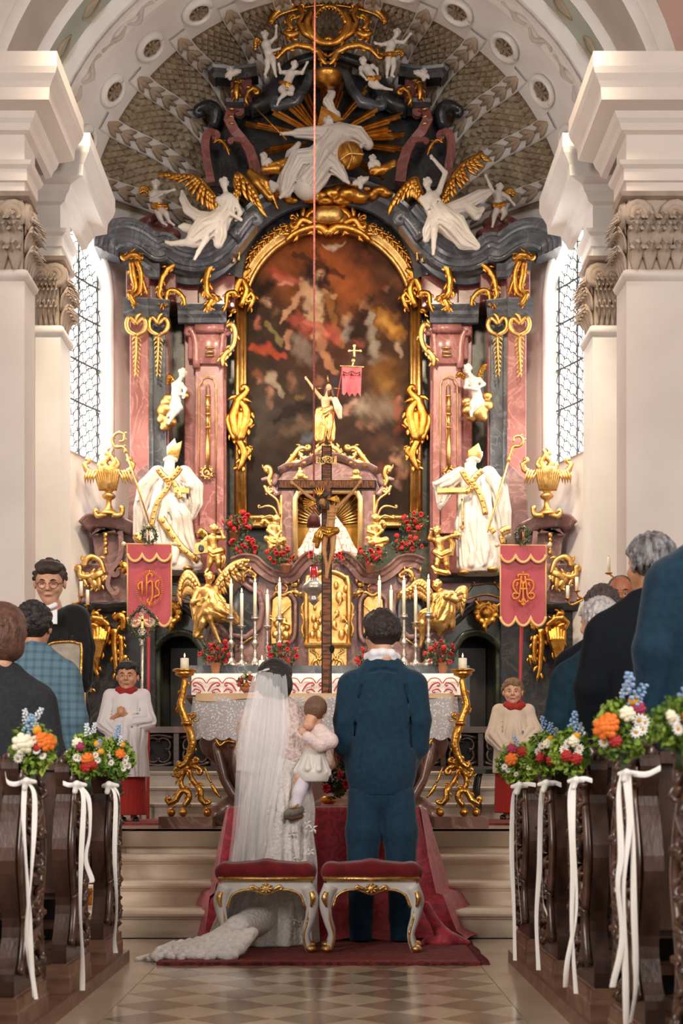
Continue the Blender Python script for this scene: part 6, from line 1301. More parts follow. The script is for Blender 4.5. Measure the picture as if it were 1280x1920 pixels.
g = G(); g.pxprism([(612, 898), (620, 909.5), (612, 921), (604, 909.5)], Yx-.031, .004); g.mk('diamond_inlay', MATS['striped_cross_wood_beam'], t, smooth=False)
g = G(); g.box((WX(612, Yx), Yx, ZP+.04), (.34, .3, .08)); g.mk('foot_block', M_edge, t, smooth=False)
M_corpus = mat('carved_limewood', 'c9955c', 'b27c46', 8, .45)
S = Sc(Yx-.06, .8)
human(S, 8, (604, 943, 12), (622, 958, 4), (619, 990, 4), [[(608, 950, 2), (575, 928, 2), (551, 908, 2)], [(634, 950, 2), (658, 926, 2), (672, 908, 2)]], [[(609, 1008, 4), (607, 1030, 8), (612, 1062, 6), (611, 1082, 10)], [(624, 1008, 4), (624, 1032, 8), (616, 1064, 8), (613, 1084, 12)]], .92, (-.3, .3), False)
for y in (962, 968, 974): S.limb([(614, y, 12, 1.3), (620, y+1, 13, 1.4), (630, y, 11, 1.3)], 1)
S.mesh('carved_figure', M_corpus, t)
S = Sc(Yx-.06, .8); S.ell((603, 939, 9), (9.5, 8, 8), 2).limb([(596, 942, 10, 4), (598, 956, 12, 3), (600, 962, 12, 2)], 2).limb([(612, 942, 10, 4), (614, 956, 12, 3)], 2).limb([(602, 952, 20, 3), (604, 958, 20, 2)], 2)
for a in np.linspace(0, 2*pi, 14): S.limb([(603+9*math.cos(a), 935+3*math.sin(a), 10+8*math.sin(a), 1.2), (603+13*math.cos(a+.4), 932+4*math.sin(a+.4)-2, 10+11*math.sin(a+.4), .6)], .5)
S.mesh('hair_and_thorns', mat('dark_carving', '3a2414', rough=.5), t)
S = Sc(Yx-.07, .8); cloth(S, [(630, 996, 6, 7), (616, 1000, 10, 9), (604, 996, 8, 7)], 3); cloth(S, [(604, 994, 8, 6), (598, 1008, 8, 7), (594, 1026, 6, 4)], 3); cloth(S, [(602, 994, 8, 5), (594, 1004, 8, 5), (588, 1016, 6, 3)], 2); S.mesh('gilt_loincloth', M_gold, t)
S = Sc(Yx-.05, .7)
for k in range(5): a = -2.6-.28*(k-2)*.6; S.limb([(596, 944, 0, 1.2), (596+26*math.cos(pi+.25*(k-2)*.7), 944+26*math.sin(.25*(k-2)*.7), 0, 1.6)], .6); S.limb([(612, 936, 0, 1.2), (612+24*math.cos(-.25-.2*(k-2)), 938-24*math.sin(.1+.2*(k-2)*.6), 0, 1.4)], .6); S.limb([(600, 934, 0, 1.2), (600+20*math.cos(-1.7+.25*(k-2)), 934+20*math.sin(-1.7+.25*(k-2)), 0, 1.4)], .6)
S.mesh('gilt_nimbus', M_gold, t)
g = G(); wavy_cloth(g, [(592, 855), (602, 858), (612, 854), (622, 857), (631, 855)], [(592, 868), (602, 871), (612, 867), (622, 870), (631, 868)], Yx-.05, .006, 1.5, rows=3); g.mk('title_scroll', M_gold2, t)
def letters(parent, strokes, Y, r, m, name='letter', flat=.3):
    for L in strokes:
        g = G()
        for P_ in L: stroke(g, P_, Y, r, n=5, sm=3 if len(P_) > 2 else 2, flat=flat)
        g.mk(name, m, parent)
letters(t, [[[(597, 858), (597, 867)]], [[(602, 868), (602, 859)], [(602, 859), (607, 868)], [(607, 868), (607, 859)]], [[(613, 867), (613, 857)], [(613, 857), (618, 858), (617, 862), (613, 862)], [(615, 862), (618, 867)]], [[(625, 858), (625, 867)]]], Yx-.075, .9, M_edge)
# ================================================================ hanging sanctuary lamp
Yl = 12.0; s = Yl/FPX; t = thing('sanctuary_lamp', 'silver hanging sanctuary lamp with red glass on a red cord', 'hanging lamp')
g = G(); g.tube([W(588, 960, Yl), W(590, -20, Yl), (W(590, -20, Yl)[0], Yl, 10.2)], .008, n=6); g.mk('cord', mat('red_cord', 'a8443c', 'c07468', 60, .7), t)
c = W(588, 1136, Yl)
g = G(); g.lathe([(r*s, z*s) for r, z in ((1, 0), (4, 3), (9, 8), (10, 14), (8, 17), (12, 22), (21, 30), (22, 36), (16, 44), (10, 47), (9, 52), (7, 52), (6, 44))], c, 20); g.mk('silver_bowl', M_silver, t)
g = G(); g.lathe([(7*s, 50*s), (7.5*s, 52*s), (7.5*s, 73*s), (6.5*s, 73*s), (6.5*s, 52*s)], c, 16); g.mk('red_glass', mat('ruby_glass', '9a1418', rough=.15, emit='b01018', estr=.35), t)
g = G(); g.lathe([(13*s, 148*s), (12*s, 166*s), (5*s, 174*s), (1*s, 176*s)], c, 16); g.mk('canopy', mat('dark_red_canopy', '5a1a1a', rough=.5), t)
for a in (0.5, 2.6, 4.7):
    g = G(); g.tube([c+np.array((10*s*math.cos(a), 10*s*math.sin(a), 46*s)), c+np.array((12*s*math.cos(a), 12*s*math.sin(a), 149*s))], .5*s, n=4); g.mk('chain', M_silver, t)
# ================================================================ lace altar in front
LA = thing('lace_covered_altar', 'carved brown marble altar table behind the couple', 'altar table'); Yv = 9.9; s = Yv/FPX
M_brownm = mat('brown_marble', '7a5444', '54362c', 3, .32, detail=6, dist=1.4, veins='8d6a58', vscale=2.4, coat=.2)
g = G(); g.sweep([(-.96, 10.5), (-.96, 9.98), (.96, 9.98), (.96, 10.5)], [(-.3, WZ(1302, Yv)), (.02, WZ(1302, Yv)), (.03, WZ(1308, Yv)), (0, WZ(1318, Yv)), (-.04, WZ(1330, Yv)), (-.06, WZ(1345, Yv)), (-.3, WZ(1345, Yv))]); g.mk('slab_edge', M_brownm, LA, smooth=False)
g = G(); g.box((0, 10.28, WZ(1323, Yv)), (1.8, .56, .16)); g.mk('slab', M_brownm, LA, smooth=False)
def vp(name, g, mir=True, m=None): o = g.mk(name, m or M_brownm, LA); mirror(o, None, LA) if mir else None
g = G(); g.pxprism([(385, 1360), (372, 1392), (378, 1412), (398, 1430), (410, 1455), (424, 1485), (436, 1500), (455, 1500), (450, 1470), (440, 1440), (452, 1420), (460, 1380), (600, 1380), (600, 1340), (390, 1340)], Yv+.12, .5, 0, .02); vp('leg_scroll', g)
g = G(); stroke(g, [(404, 1398, 10), (412, 1425, 12), (420, 1460, 12), (436, 1490, 10), (450, 1500, 10)], Yv+.1, [6, 8, 8, 9, 8], n=8, curl0=6); vp('leg_moulding', g)
g = G(); stroke(g, [(446, 1395, 8), (440, 1425, 10), (446, 1460, 10), (456, 1490, 8)], Yv+.1, [7, 7, 6, 8], n=8, curl0=-7); vp('leg_moulding', g)
S = Sc(Yv+.2, 2.)
for x, y, r in ((410, 1528, 22), (432, 1515, 22), (450, 1525, 24), (400, 1540, 18), (470, 1530, 24)): S.ell((x, y, 0), (r*1.1, r, r), 8)
o = S.mesh('rocky_foot', M_brownm, LA, ymax=1549); mirror(o, None, LA)
g = G(); g.box((0, 10.3, ZP+.3), (1.3, .4, .6)); g.mk('core_block', M_brownm, LA, smooth=False)
for P_, r in (([(384, 1438), (390, 1456), (396, 1468)], [1.5, 2.5, 2]), ([(396, 1470), (404, 1484), (414, 1496)], [3, 4, 1.5]), ([(404, 1385), (412, 1398), (424, 1390), (440, 1392)], [2.5, 3, 3, 2])):
    g = G(); stroke(g, P_, Yv+.02, r); vp('gilt_mount', g, m=M_gold)
# cloths on it
def lace_mat():
    m = bpy.data.materials.new('lace'); m.use_nodes = True; N = m.node_tree.nodes; L = m.node_tree.links; b = N['Principled BSDF']; b.inputs['Base Color'].default_value = lin('dcd4d0'); b.inputs['Roughness'].default_value = .8
    tc = N.new('ShaderNodeTexCoord'); v = N.new('ShaderNodeTexVoronoi'); v.inputs['Scale'].default_value = 62; L.new(tc.outputs['Object'], v.inputs['Vector'])
    v2 = N.new('ShaderNodeTexVoronoi'); v2.inputs['Scale'].default_value = 8.; L.new(tc.outputs['Object'], v2.inputs['Vector'])
    w = N.new('ShaderNodeMath'); w.operation = 'SINE'; mm = N.new('ShaderNodeMath'); mm.operation = 'MULTIPLY'; mm.inputs[1].default_value = 44.; L.new(v2.outputs['Distance'], mm.inputs[0]); L.new(mm.outputs[0], w.inputs[0])
    a = N.new('ShaderNodeMath'); a.operation = 'MULTIPLY_ADD'; a.inputs[1].default_value = .14; a.inputs[2].default_value = .34; L.new(w.outputs[0], a.inputs[0])
    c = N.new('ShaderNodeMath'); c.operation = 'LESS_THAN'; L.new(v.outputs['Distance'], c.inputs[0]); L.new(a.outputs[0], c.inputs[1])
    d = N.new('ShaderNodeMath'); d.operation = 'MULTIPLY_ADD'; d.inputs[1].default_value = .42; d.inputs[2].default_value = .58; L.new(c.outputs[0], d.inputs[0]); L.new(d.outputs[0], b.inputs['Alpha']); return m
lc = thing('lace_altar_cloth', 'tan and white lace cloth hanging over the front altar', 'altar cloth'); zt = WZ(1301, Yv)
xs0, xs1 = WX(366, Yv), WX(852, Yv)
g = G(); Q = []
for k, (y, z) in enumerate(((10.55, zt+.008), (9.95, zt+.008), (9.925, zt), (9.915, zt-.03))): Q.append([(xs0+(xs1-xs0)*(j/80)*(1)+0, y-.012*math.sin(j*.55)*(k > 2), z-.012*(1+math.sin(j*.23+.5))*(k > 2)) for j in range(81)])
g.grid(Q); g.mk('tan_runner', mat('tan_linen', 'd8b68e', 'c8a27a', 3, .8), lc)
g = G(); Q = []
for k in range(9):
    t_ = k/8; Q.append([(xs0-.02+(xs1-xs0+.04)*(j/160)-.03*t_*(1-j/80), 9.925-.005-.02*t_*math.sin(j*.34)-.012*t_*math.sin(j*.13), zt-.02-.29*t_-(.022*abs(math.sin(j*pi/8)) if k == 8 else 0)) for j in range(161)])
g.grid(Q); g.mk('lace_valance', lace_mat(), lc)
for j0 in (0, 1): g = G(); Q = [[((xs0-.02-.01*t_ if j0 == 0 else xs1+.02+.01*t_), 9.93+.5*j/20, zt-.02-.27*t_) for j in range(21)] for t_ in np.linspace(0, 1, 6)]; g.grid(Q); g.mk('lace_end', MATS.get('lace') or lc.children[1].data.materials[0], lc)
# small arrangement and ivy on the altar
t = thing('autumn_arrangement', 'small bowl of autumn flowers on the front altar left of the bride', 'flowers'); Y = 10.1; s = Y/FPX
g = G(); g.lathe([(10*s, 0), (16*s, 5*s), (17*s, 10*s), (14*s, 10*s), (9*s, 4*s)], W(466, 1298, Y), 16); g.mk('bowl', M_terra, t)
leafcloud('foliage', 464, 1278, 20, 16, Y, 130, 4, mat('moss_green', '7a7a34', '4c5a26', 10, .7), t, 3)
for i, (x, y, r, c) in enumerate(((452, 1276, 5, '8a2a20'), (470, 1272, 6, '9a3a1c'), (462, 1284, 5, 'b8601c'), (476, 1284, 6, 'a8501c'), (456, 1268, 4, 'c8b890'), (468, 1262, 4, 'd0c49a'), (448, 1284, 4, 'a83028'))):
    g = G(); g.ell(W(x, y, Y-.06), (r*s, r*s, r*s), 9, 6); g.mk('flower_head', mat('autumn_'+c, c, rough=.6), t)
t = thing('microphone', 'small black microphone on a thin stand beside the crucifix', 'microphone'); Y = 10.35; s = Y/FPX
g = G(); g.ell(W(622, 1217, Y), (5*s, 5*s, 8*s), 12, 8); g.mk('foam_head', mat('black_foam', '0c0c0c', rough=.9), t)
g = G(); g.tube(PP([(621, 1224), (618, 1260), (616, 1300)], Y), .9*s, n=6, sm=3); g.mk('gooseneck', M_edge, t)
g = G(); g.lathe([(8*s, 0), (8*s, 2*s), (2*s, 3*s)], W(616, 1303, Y), 14); g.mk('base', M_edge, t)
# ================================================================ gilded candelabra
def candelabrum():
    t = thing('gilded_candle_stand', 'tall gilded rococo candle stand left of the lace altar', 'candle stand'); Y = 9.85; s = Y/FPX
    g = G(); g.lathe([(r*s, z*s) for r, z in ((4, 0), (9, 3), (17, 6), (18, 10), (16, 12), (22, 13), (23, 16), (21, 17), (3, 17))], W(346, 1272, Y), 20); g.mk('drip_plate', M_gold, t)
    for nm, P_, r, k in (('shaft', [(347, 1272), (345, 1290), (341, 1308), (338, 1322), (345, 1342), (350, 1356)], [5, 6, 6, 7, 7, 8], {}), ('shaft', [(348, 1354), (357, 1374), (361, 1394), (356, 1414), (349, 1430), (340, 1437)], [7, 8, 8, 7, 6, 5], dict(curl1=5)),
                  ('scroll', [(340, 1300), (336, 1318), (344, 1340), (358, 1348), (364, 1344)], [3, 4, 5, 4, 3], dict(curl1=-4)), ('scroll', [(350, 1425), (358, 1432), (368, 1430)], [4, 5, 4], dict(curl1=-5)), ('scroll', [(352, 1436), (342, 1450), (334, 1456), (328, 1446)], [6, 6, 5, 3], dict(curl1=4)), ('scroll', [(356, 1436), (368, 1438), (376, 1444)], [5, 5, 4], dict(curl1=5)),
                  ('brace', [(350, 1440), (340, 1458), (340, 1474), (352, 1484)], [6, 5, 5, 5], {}), ('brace', [(354, 1442), (358, 1458), (366, 1470), (372, 1474)], [5, 5, 5, 5], {}),
                  ('foot_scroll', [(346, 1482), (338, 1484), (330, 1500), (316, 1508), (312, 1500)], [5, 6, 6, 5, 4], dict(curl1=4)), ('foot_scroll', [(344, 1482), (352, 1486), (354, 1498), (344, 1512)], [5, 6, 6, 5], {}), ('foot_scroll', [(368, 1472), (376, 1482), (376, 1498), (384, 1508), (392, 1506)], [5, 6, 6, 5, 3], dict(curl1=-3))):
        g = G(); stroke(g, P_, Y-(.06 if nm in ('shaft', 'foot_scroll') else 0), r, n=8, **k)
        q = catmull([list(p)+[0] for p in P_], 4)
        for i in range(1, len(q)-2, 4):
            tt = q[i+1]-q[i]; tt /= np.linalg.norm(tt)+1e-6; sg = 1 if (i//4) % 2 else -1; nr = np.array((-tt[1], tt[0], 0))*sg
            leaf(g, [q[i]+nr*3, q[i]+nr*8+tt*4, q[i]+nr*9+tt*11], Y-.05, 2.6)
        g.mk(nm, M_gold, t)
    for x, d in ((321, 0), (343, .08), (388, 0)): g = G(); g.ell(W(x, 1523, Y-d), (8*s, 8*s, 8.5*s), 12, 8); g.mk('ball_foot', M_gold, t)
    g = G(); g.lathe([(9*s, 0), (11*s, 4*s), (8*s, 8*s)], W(350, 1360, Y-.06), 12); g.mk('knop', M_gold, t)
    return t
cs = candelabrum(); mirror(cs, 'tall gilded rococo candle stand right of the lace altar')
t1 = candle(346, 1255, 1234, 8, 9.85, 'stout lit candle on the left gilded stand', thick=True); mirror(t1, 'stout lit candle on the right gilded stand')
g = G(); g.box((WX(352, 9.9), 9.95, (ZP+WZ(1531, 9.85))/2), (.38, .42, WZ(1531, 9.85)-ZP)); o = g.mk('stone_plinth', M_brownm, smooth=False, label='low brown marble plinth under the left candle stand', cat='plinth'); mirror(o, 'low brown marble plinth under the right candle stand')
# ================================================================ low carved rail on the upper platform
M_oak = mat('dark_oak', '3a261a', '23150e', 5, .4, stretch=(1, 1, 6), coat=.15)
def rail(x0, x1, label):
    t = thing('carved_rail', label, 'rail'); Y = 13.55; zt, zb = WZ(1363, Y), ZH; X0, X1 = WX(x0, Y), WX(x1, Y)
    g = G(); g.box(((X0+X1)/2, Y, zt-.03), (X1-X0, .16, .06)); g.mk('handrail', mat('rail_top', '5a3c2a', '3a2418', 5, .35), t, smooth=False)
    g = G(); g.box(((X0+X1)/2, Y, zb+.025), (X1-X0, .14, .05)); g.mk('bottom_rail', M_oak, t, smooth=False)
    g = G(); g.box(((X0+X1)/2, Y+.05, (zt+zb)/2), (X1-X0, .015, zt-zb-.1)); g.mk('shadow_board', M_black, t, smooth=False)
    n = max(2, int((X1-X0)/.36)); w = (X1-X0)/n
    for k in range(n+1):
        g = G(); g.box((X0+w*k, Y, (zt+zb)/2), (.05, .1, zt-zb-.06)); g.mk('post', M_oak, t, smooth=False)
    for k in range(n):
        c = X0+w*(k+.5); zm = (zt+zb)/2-.01; g = G()
        for q in range(4):
            a = pi/4+q*pi/2; g.tube([np.array((c+.07*math.cos(a)+.07*math.cos(b), Y-.01, zm+.07*math.sin(a)+.07*math.sin(b))) for b in np.linspace(a-2, a+2, 9)], .014, n=6)
        g.tube([(c-.15, Y, zm+.12), (c, Y, zm+.15), (c+.15, Y, zm+.12)], .02, n=6, sm=3); g.tube([(c-.15, Y, zm-.12), (c, Y, zm-.15), (c+.15, Y, zm-.12)], .02, n=6, sm=3)
        g.mk('quatrefoil', M_oak, t)
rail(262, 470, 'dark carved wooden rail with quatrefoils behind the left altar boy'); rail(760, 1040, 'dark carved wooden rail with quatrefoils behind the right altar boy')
for x, nm in ((-1, 'left'), (1, 'right')):
    g = G(); g.box((x*1.75, 11.35, ZP+.008), (1.1, 1.5, .016)); g.mk('sanctuary_rug', mat('red_rug', '8a3a34', '6a2a26', 40, .95), smooth=False, label=f'strip of worn red carpet under the {nm} altar boy', cat='carpet')
t = thing('black_stool', 'black curved-leg stool behind the right altar boy', 'stool'); Y = 12.3; s = Y/FPX; M_blk = mat('black_lacquer', '141110', rough=.35)
g = G(); g.box((WX(925, Y), Y, WZ(1447, Y)), (.34, .34, .04)); g.mk('seat', M_blk, t, smooth=False)
for sx in (-1, 1):
    for sy in (-1, 1): g = G(); c = np.array((WX(925, Y)+sx*.13, Y+sy*.13, 0)); zz = WZ(1449, Y); g.tube([c+np.array((0, 0, zz)), c+np.array((sx*.025, sy*.02, zz*.6+ZP*.4)), c+np.array((-sx*.0, 0, zz*.3+ZP*.7)), c+np.array((sx*.03, sy*.02, ZP))], [.02, .018, .013, .016], n=6, sm=3); g.mk('leg', M_blk, t)
# ================================================================ banners
def banner(xs, top, bot, Y, label, emblem, pole, mirrorw=False):
    t = thing('church_banner', label, 'banner'); s = Y/FPX; M_b = mat('banner_red', 'a8323a', 'b84450', 5, .5, sheen=.4); M_tr = mat('banner_trim', 'e8b87c', 'dca86a', 6, .7); M_em = mat('banner_gold', 'e08a2c', rough=.5)
    x0, x1 = xs; w = x1-x0
    scb = [(x0+w*u, bot-17*(1-abs(math.sin(3*pi*u))**.6)) for u in np.linspace(0, 1, 61)]
    g = G(); wavy_cloth(g, [(x0, top), (x1, top+1)], scb, Y, .012, 1.3, n=60, rows=16); g.mk('cloth', M_b, t)
    g = G(); stroke(g, [(p[0], p[1]-1) for p in scb], Y-.016, 3.0, n=5, sm=1, flat=.3); g.mk('lower_trim', M_tr, t)
    sct = [(x0+w*u, top+31-14*(1-abs(math.sin(3*pi*u))**.6)) for u in np.linspace(0, 1, 61)]
    g = G(); wavy_cloth(g, [(x0, top), (x1, top+1)], sct, Y-.02, .006, 1., n=60, rows=4); g.mk('valance', M_b, t)
    g = G(); stroke(g, sct, Y-.03, 3.0, n=5, sm=1, flat=.3); g.mk('valance_trim', M_tr, t)
    for x in (x0, x1): g = G(); g.tube(PP([(x, top), (x, bot-12)], Y-.01), 1.6*s, n=5, flat=.5); g.mk('side_trim', M_tr, t)
    g = G(); g.tube(PP([(x0-6, top-1), (x1+6, top)], Y+.01), 1.6*s, n=8); g.mk('crossbar', M_tr, t)
    for x in (x0-7, x1+7): g = G(); g.ell(W(x, top-1, Y+.01), (4.5*s, 4.5*s, 4.5*s), 10, 7); g.mk('finial', mat('ivory_knob', 'e0d0a8', rough=.4), t)
    letters(t, [e for e in emblem if len(e[0]) > 2 or abs(e[0][0][0]-e[0][1][0]) < .01], Y-.035, 1.7, M_em, 'emblem_stroke'); letters(t, [e for e in emblem if not (len(e[0]) > 2 or abs(e[0][0][0]-e[0][1][0]) < .01)], Y-.034, .45, M_em, 'emblem_ray'); 
    g = G(); g.tube([W(pole[0], top-8, Y+.03), np.array((W(pole[1], bot+100, Y)[0], Y+.03, ZP+.0))], 3.2*s, n=8); g.mk('pole', mat('red_pole', 'a02428', rough=.4), t)
    cx = (x0+x1)/2; kn = W(pole[0], top-32, Y+.02); g = G(); g.ell(kn, (6*s, 6*s, 5*s), 10, 7); g.tube([kn, W(pole[0], top-8, Y+.03)], 2*s, n=6); g.mk('pole_knob', M_gold2, t)
    return t
def wreath(label, P_, Y, r, n=300, seed=1):
    t = thing('leaf_wreath', label, 'wreath'); s = Y/FPX; q = catmull(P_+[P_[0]], 6); rnd = np.random.RandomState(seed)
    g = G(); g.tube(PP([tuple(p) for p in q], Y), r*.5*s, n=5, closed=True); g.mk('hoop', M_leaf, t)
    V = []; Fc = []
    for i in range(n):
        k = rnd.randint(len(q)); c = PP([tuple(q[k]+rnd.normal(size=2)*r*.6)], Y)[0]+np.array((0, rnd.normal()*r*.6*s, 0)); a = rnd.normal(size=3); a /= np.linalg.norm(a); b = np.cross(a, rnd.normal(size=3)); b /= np.linalg.norm(b); L = 2.4*s; j = len(V)
        V += [c-a*L, c+b*L*.5, c+a*L, c-b*L*.5]; Fc.append((j, j+1, j+2, j+3))
    o = mk('leaves', V, Fc, M_leaf, t, smooth=False, kind='stuff')
    for i in range(26):
        k = rnd.randint(len(q)); g = G(); g.ell(PP([tuple(q[k]+rnd.normal(size=2)*r*.7)], Y)[0]-np.array((0, r*s, 0)), (.7*s,)*3, 5, 4); g.mk('tiny_flower', mat('white_bud', 'd8dcc8', rough=.7), t)
def zb_(x, y): return (230+x*.11458, 980+y*.11458)
E = lambda *P_: [zb_(*p) for p in P_]
ihs = [[E((315, 960), (315, 1190))], [E((265, 1100), (250, 1030), (275, 990), (315, 965))], [E((390, 860), (390, 1200))], [E((390, 880), (430, 835), (480, 850), (470, 890))], [E((390, 1010), (440, 960), (480, 980), (485, 1180), (460, 1280), (420, 1310), (395, 1280), (420, 1250))], [E((600, 940), (545, 975), (540, 1050), (585, 1100), (590, 1180), (530, 1210), (505, 1230))], [E((600, 960), (540, 1150))]]
ihs += [[[(zb_(435, 1075)[0]+math.cos(a)*zx*1., zb_(435, 1075)[1]+math.sin(a)*zx*1.22) for zx in (22, 28)]] for a in np.linspace(0, 2*pi, 49)[:-1]]
def zc_(x, y): return (925+x*.11458, 980+y*.11458)
E2 = lambda *P_: [zc_(*p) for p in P_]
mono = [[E2((455, 870), (440, 1050), (420, 1200), (350, 1250), (310, 1200), (340, 1150), (380, 1170))], [E2((515, 870), (540, 1050), (560, 1200), (620, 1250), (670, 1200), (640, 1150), (600, 1170))], [E2((400, 890), (410, 850), (485, 850), (565, 850), (575, 890))], [E2((440, 930), (350, 950), (320, 1030), (350, 1110), (420, 1180))], [E2((535, 930), (630, 950), (660, 1030), (630, 1110), (560, 1180))], [E2((450, 940), (485, 1000), (530, 940))], [E2((445, 1070), (485, 1090), (540, 1070))], [E2((485, 960), (485, 1200), (490, 1370))], [E2((415, 1270), (450, 1300), (490, 1240), (530, 1300), (570, 1270))], [E2((455, 1320), (490, 1345), (525, 1320))], [E2((485, 800), (485, 840))], [E2((460, 825), (510, 825))], [E2((380, 980), (400, 1000), (370, 1040))], [E2((590, 980), (570, 1000), (600, 1040))]]
Yb = 12.6
banner((239, 321), 1021, 1175, Yb, 'red banner with golden IHS letters on the left', ihs, (279, 276)); banner((938, 1023), 1023, 1174, Yb, 'red banner with golden monogram on the right', mono, (981, 970))
wreath('small round leaf wreath on top of the left red banner', [(280+13*math.cos(a), 1003+14*math.sin(a)) for a in np.linspace(0, 2*pi, 9)[:-1]], Yb-.03, 4, 260); wreath('small round leaf wreath on top of the right red banner', [(979+13*math.cos(a), 1004+14*math.sin(a)) for a in np.linspace(0, 2*pi, 9)[:-1]], Yb-.03, 4, 260, 2)
# processional cross
Y = 12.1; s = Y/FPX; t = thing('processional_cross', 'silver and gold processional cross behind the left altar boy', 'cross')
g = G(); g.tube([W(267, 1196, Y), np.array((W(263, 1400, Y)[0], Y, ZP))], 2.6*s, n=8); g.mk('pole', M_silver, t)
g = G(); g.lathe([(r*s, z*s) for r, z in ((2, 0), (5, 3), (3, 7), (6, 12), (5, 16), (3, 20), (4, 24))], W(266, 1212, Y), 12); g.mk('node', M_silver, t)
g = G(); g.box(W(267, 1168, Y), (4.5*s, .02, 38*s)); g.box(W(267, 1163, Y), (34*s, .02, 4.5*s)); g.mk('cross_bars', M_gold2, t, smooth=False)
for x, y in ((267, 1147), (249, 1163), (285, 1163), (266, 1184)):
    g = G(); 
    for a in range(6): g.tube([W(x+5*math.cos(a*pi/3)+2.6*math.cos(b), y+5*math.sin(a*pi/3)+2.6*math.sin(b), Y-.015) for b in np.linspace(0, 2*pi, 9)], .9*s, n=5, closed=True)
    g.mk('filigree_end', M_silver, t)
for dx, dy in ((-5, -5), (-8, 6), (8, 6)): g = G(); leaf(g, [(267+dx*.4, 1164+dy*.3), (267+dx, 1164+dy), (267+dx*1.9, 1164+dy*1.6)], Y-.02, 4); g.mk('cross_ray', mat('blush_enamel', 'e8c0a4', rough=.4), t)
wreath('diamond-shaped leaf wreath around the processional cross', [(267, 1136), (282, 1150), (294, 1166), (282, 1184), (267, 1196), (252, 1184), (242, 1166), (252, 1150)], Y-.03, 4, 420, 4)
# ================================================================ people
M_skin = mat('skin', 'c8926f', 'b87e5e', 30, .5); M_skin2 = mat('fair_skin', 'd2a184', 'c48e70', 30, .5); M_skin3 = mat('tanned_skin', 'a8684a', '985a3e', 30, .5)
M_eye = mat('eye_white', 'b4a698', rough=.3); M_iris = mat('iris', '2a1c14', rough=.2); M_lip = mat('lip', 'a05c4c', rough=.5)
def hairmat(n, a, b): return mat(n, a, b, 18, .5, bump=.5, bscale=60, stretch=(3, 3, .8))
def rotm(yaw, pitch=0., roll=0.):
    a, b, c = map(math.radians, (yaw, pitch, roll)); Ry = np.array(((math.cos(a), 0, math.sin(a)), (0, 1, 0), (-math.sin(a), 0, math.cos(a)))); Rx = np.array(((1, 0, 0), (0, math.cos(b), math.sin(b)), (0, -math.sin(b), math.cos(b)))); Rz = np.array(((math.cos(c), -math.sin(c), 0), (math.sin(c), math.cos(c), 0), (0, 0, 1)))
    return Rz@Ry@Rx
def head(S, c, H, yaw=0., pitch=0., roll=0., neck=None):
    """face looks to the viewer at yaw 0; H = chin to crown in px"""
    R = rotm(yaw, pitch, roll); S.T = (R, np.array(c, float)); k = H*.06; u = H
    L = lambda P_, kk=k, sub=False: S.limb([(p[0]*u, p[1]*u, p[2]*u, p[3]*u) for p in P_], kk, sub)
    S.ell((0, -.12*u, -.05*u), (.35*u, .385*u, .41*u), k); S.ell((0, .1*u, .1*u), (.28*u, .36*u, .27*u), k)
    L([(0, .2, .1, .23), (0, .38, .2, .13)]); L([(-.2, .16, .05, .12), (-.1, .36, .17, .1)]); L([(.2, .16, .05, .12), (.1, .36, .17, .1)]); L([(0, .41, .26, .08)])
    for s in (-1, 1):
        L([(s*.06, -.055, .365, .03), (s*.2, -.06, .3, .03)], k*.6); L([(s*.13, .02, .4, .05)], k*.6, True); L([(s*.17, .13, .27, .09)]); L([(s*.05, .125, .4, .035)], k*.3)
        S.ell((s*.36*u, .05*u, -.05*u), (.045*u, .12*u, .075*u), k*.4)
    L([(0, -.03, .37, .035), (0, .1, .45, .055)], k*.5); L([(-.08, .255, .345, .022), (0, .25, .375, .028), (.08, .255, .345, .022)], k*.3); L([(-.06, .29, .345, .026), (.06, .29, .345, .026)], k*.3); L([(-.08, .272, .375, .009), (.08, .272, .375, .009)], k*.15, True)
    L([(0, .2, -.1, .2), (0, .62, -.14, .2)]); S.T = None; return R
def face_parts(parent, S, c, H, R, brow, glasses=False, closed=False):
    f = lambda p: np.array(c, float)+R@(np.array(p)*H)
    w = lambda q: np.array((S.org[0]+q[0]*S.sc, S.org[1]-q[2]*S.sc, S.org[2]-q[1]*S.sc)); r = H*S.sc
    for s in (-1, 1):
        g = G(); g.ell(w(f((s*.13, .005, .338))), (.05*r, .03*r, (.016 if closed else .026)*r), 10, 6); g.mk('eye', M_eye if not closed else M_lip, parent)
        if not closed: g = G(); g.ell(w(f((s*.13, .005, .362))), (.024*r, .012*r, .024*r), 8, 5); g.mk('iris', M_iris, parent)
        g = G(); g.tube([w(f((s*.06, -.075, .39))), w(f((s*.13, -.105, .38))), w(f((s*.21, -.08, .31)))], [.012*r, .02*r, .01*r], n=5, sm=3); g.mk('eyebrow', brow, parent)
        if glasses:
            g = G(); g.tube([w(f((s*.14+.11*math.cos(a), .02+.085*math.sin(a), .42-.06*abs(math.cos(a))*(1 if math.cos(a)*s > 0 else 0)))) for a in np.linspace(0, 2*pi, 21)], .008*r, n=5, closed=True); g.tube([w(f((s*.25, -.0, .37))), w(f((s*.36, .0, -.02)))], .008*r, n=5); g.mk('spectacles', mat('spectacle_rim', '4a3c34', rough=.3, metal=.6), parent)
    g = G(); g.tube([w(f((-.075, .273, .372))), w(f((0, .268, .395))), w(f((.075, .273, .372)))], [.012*r, .02*r, .012*r], n=6, sm=3); g.mk('lips', M_lip, parent)
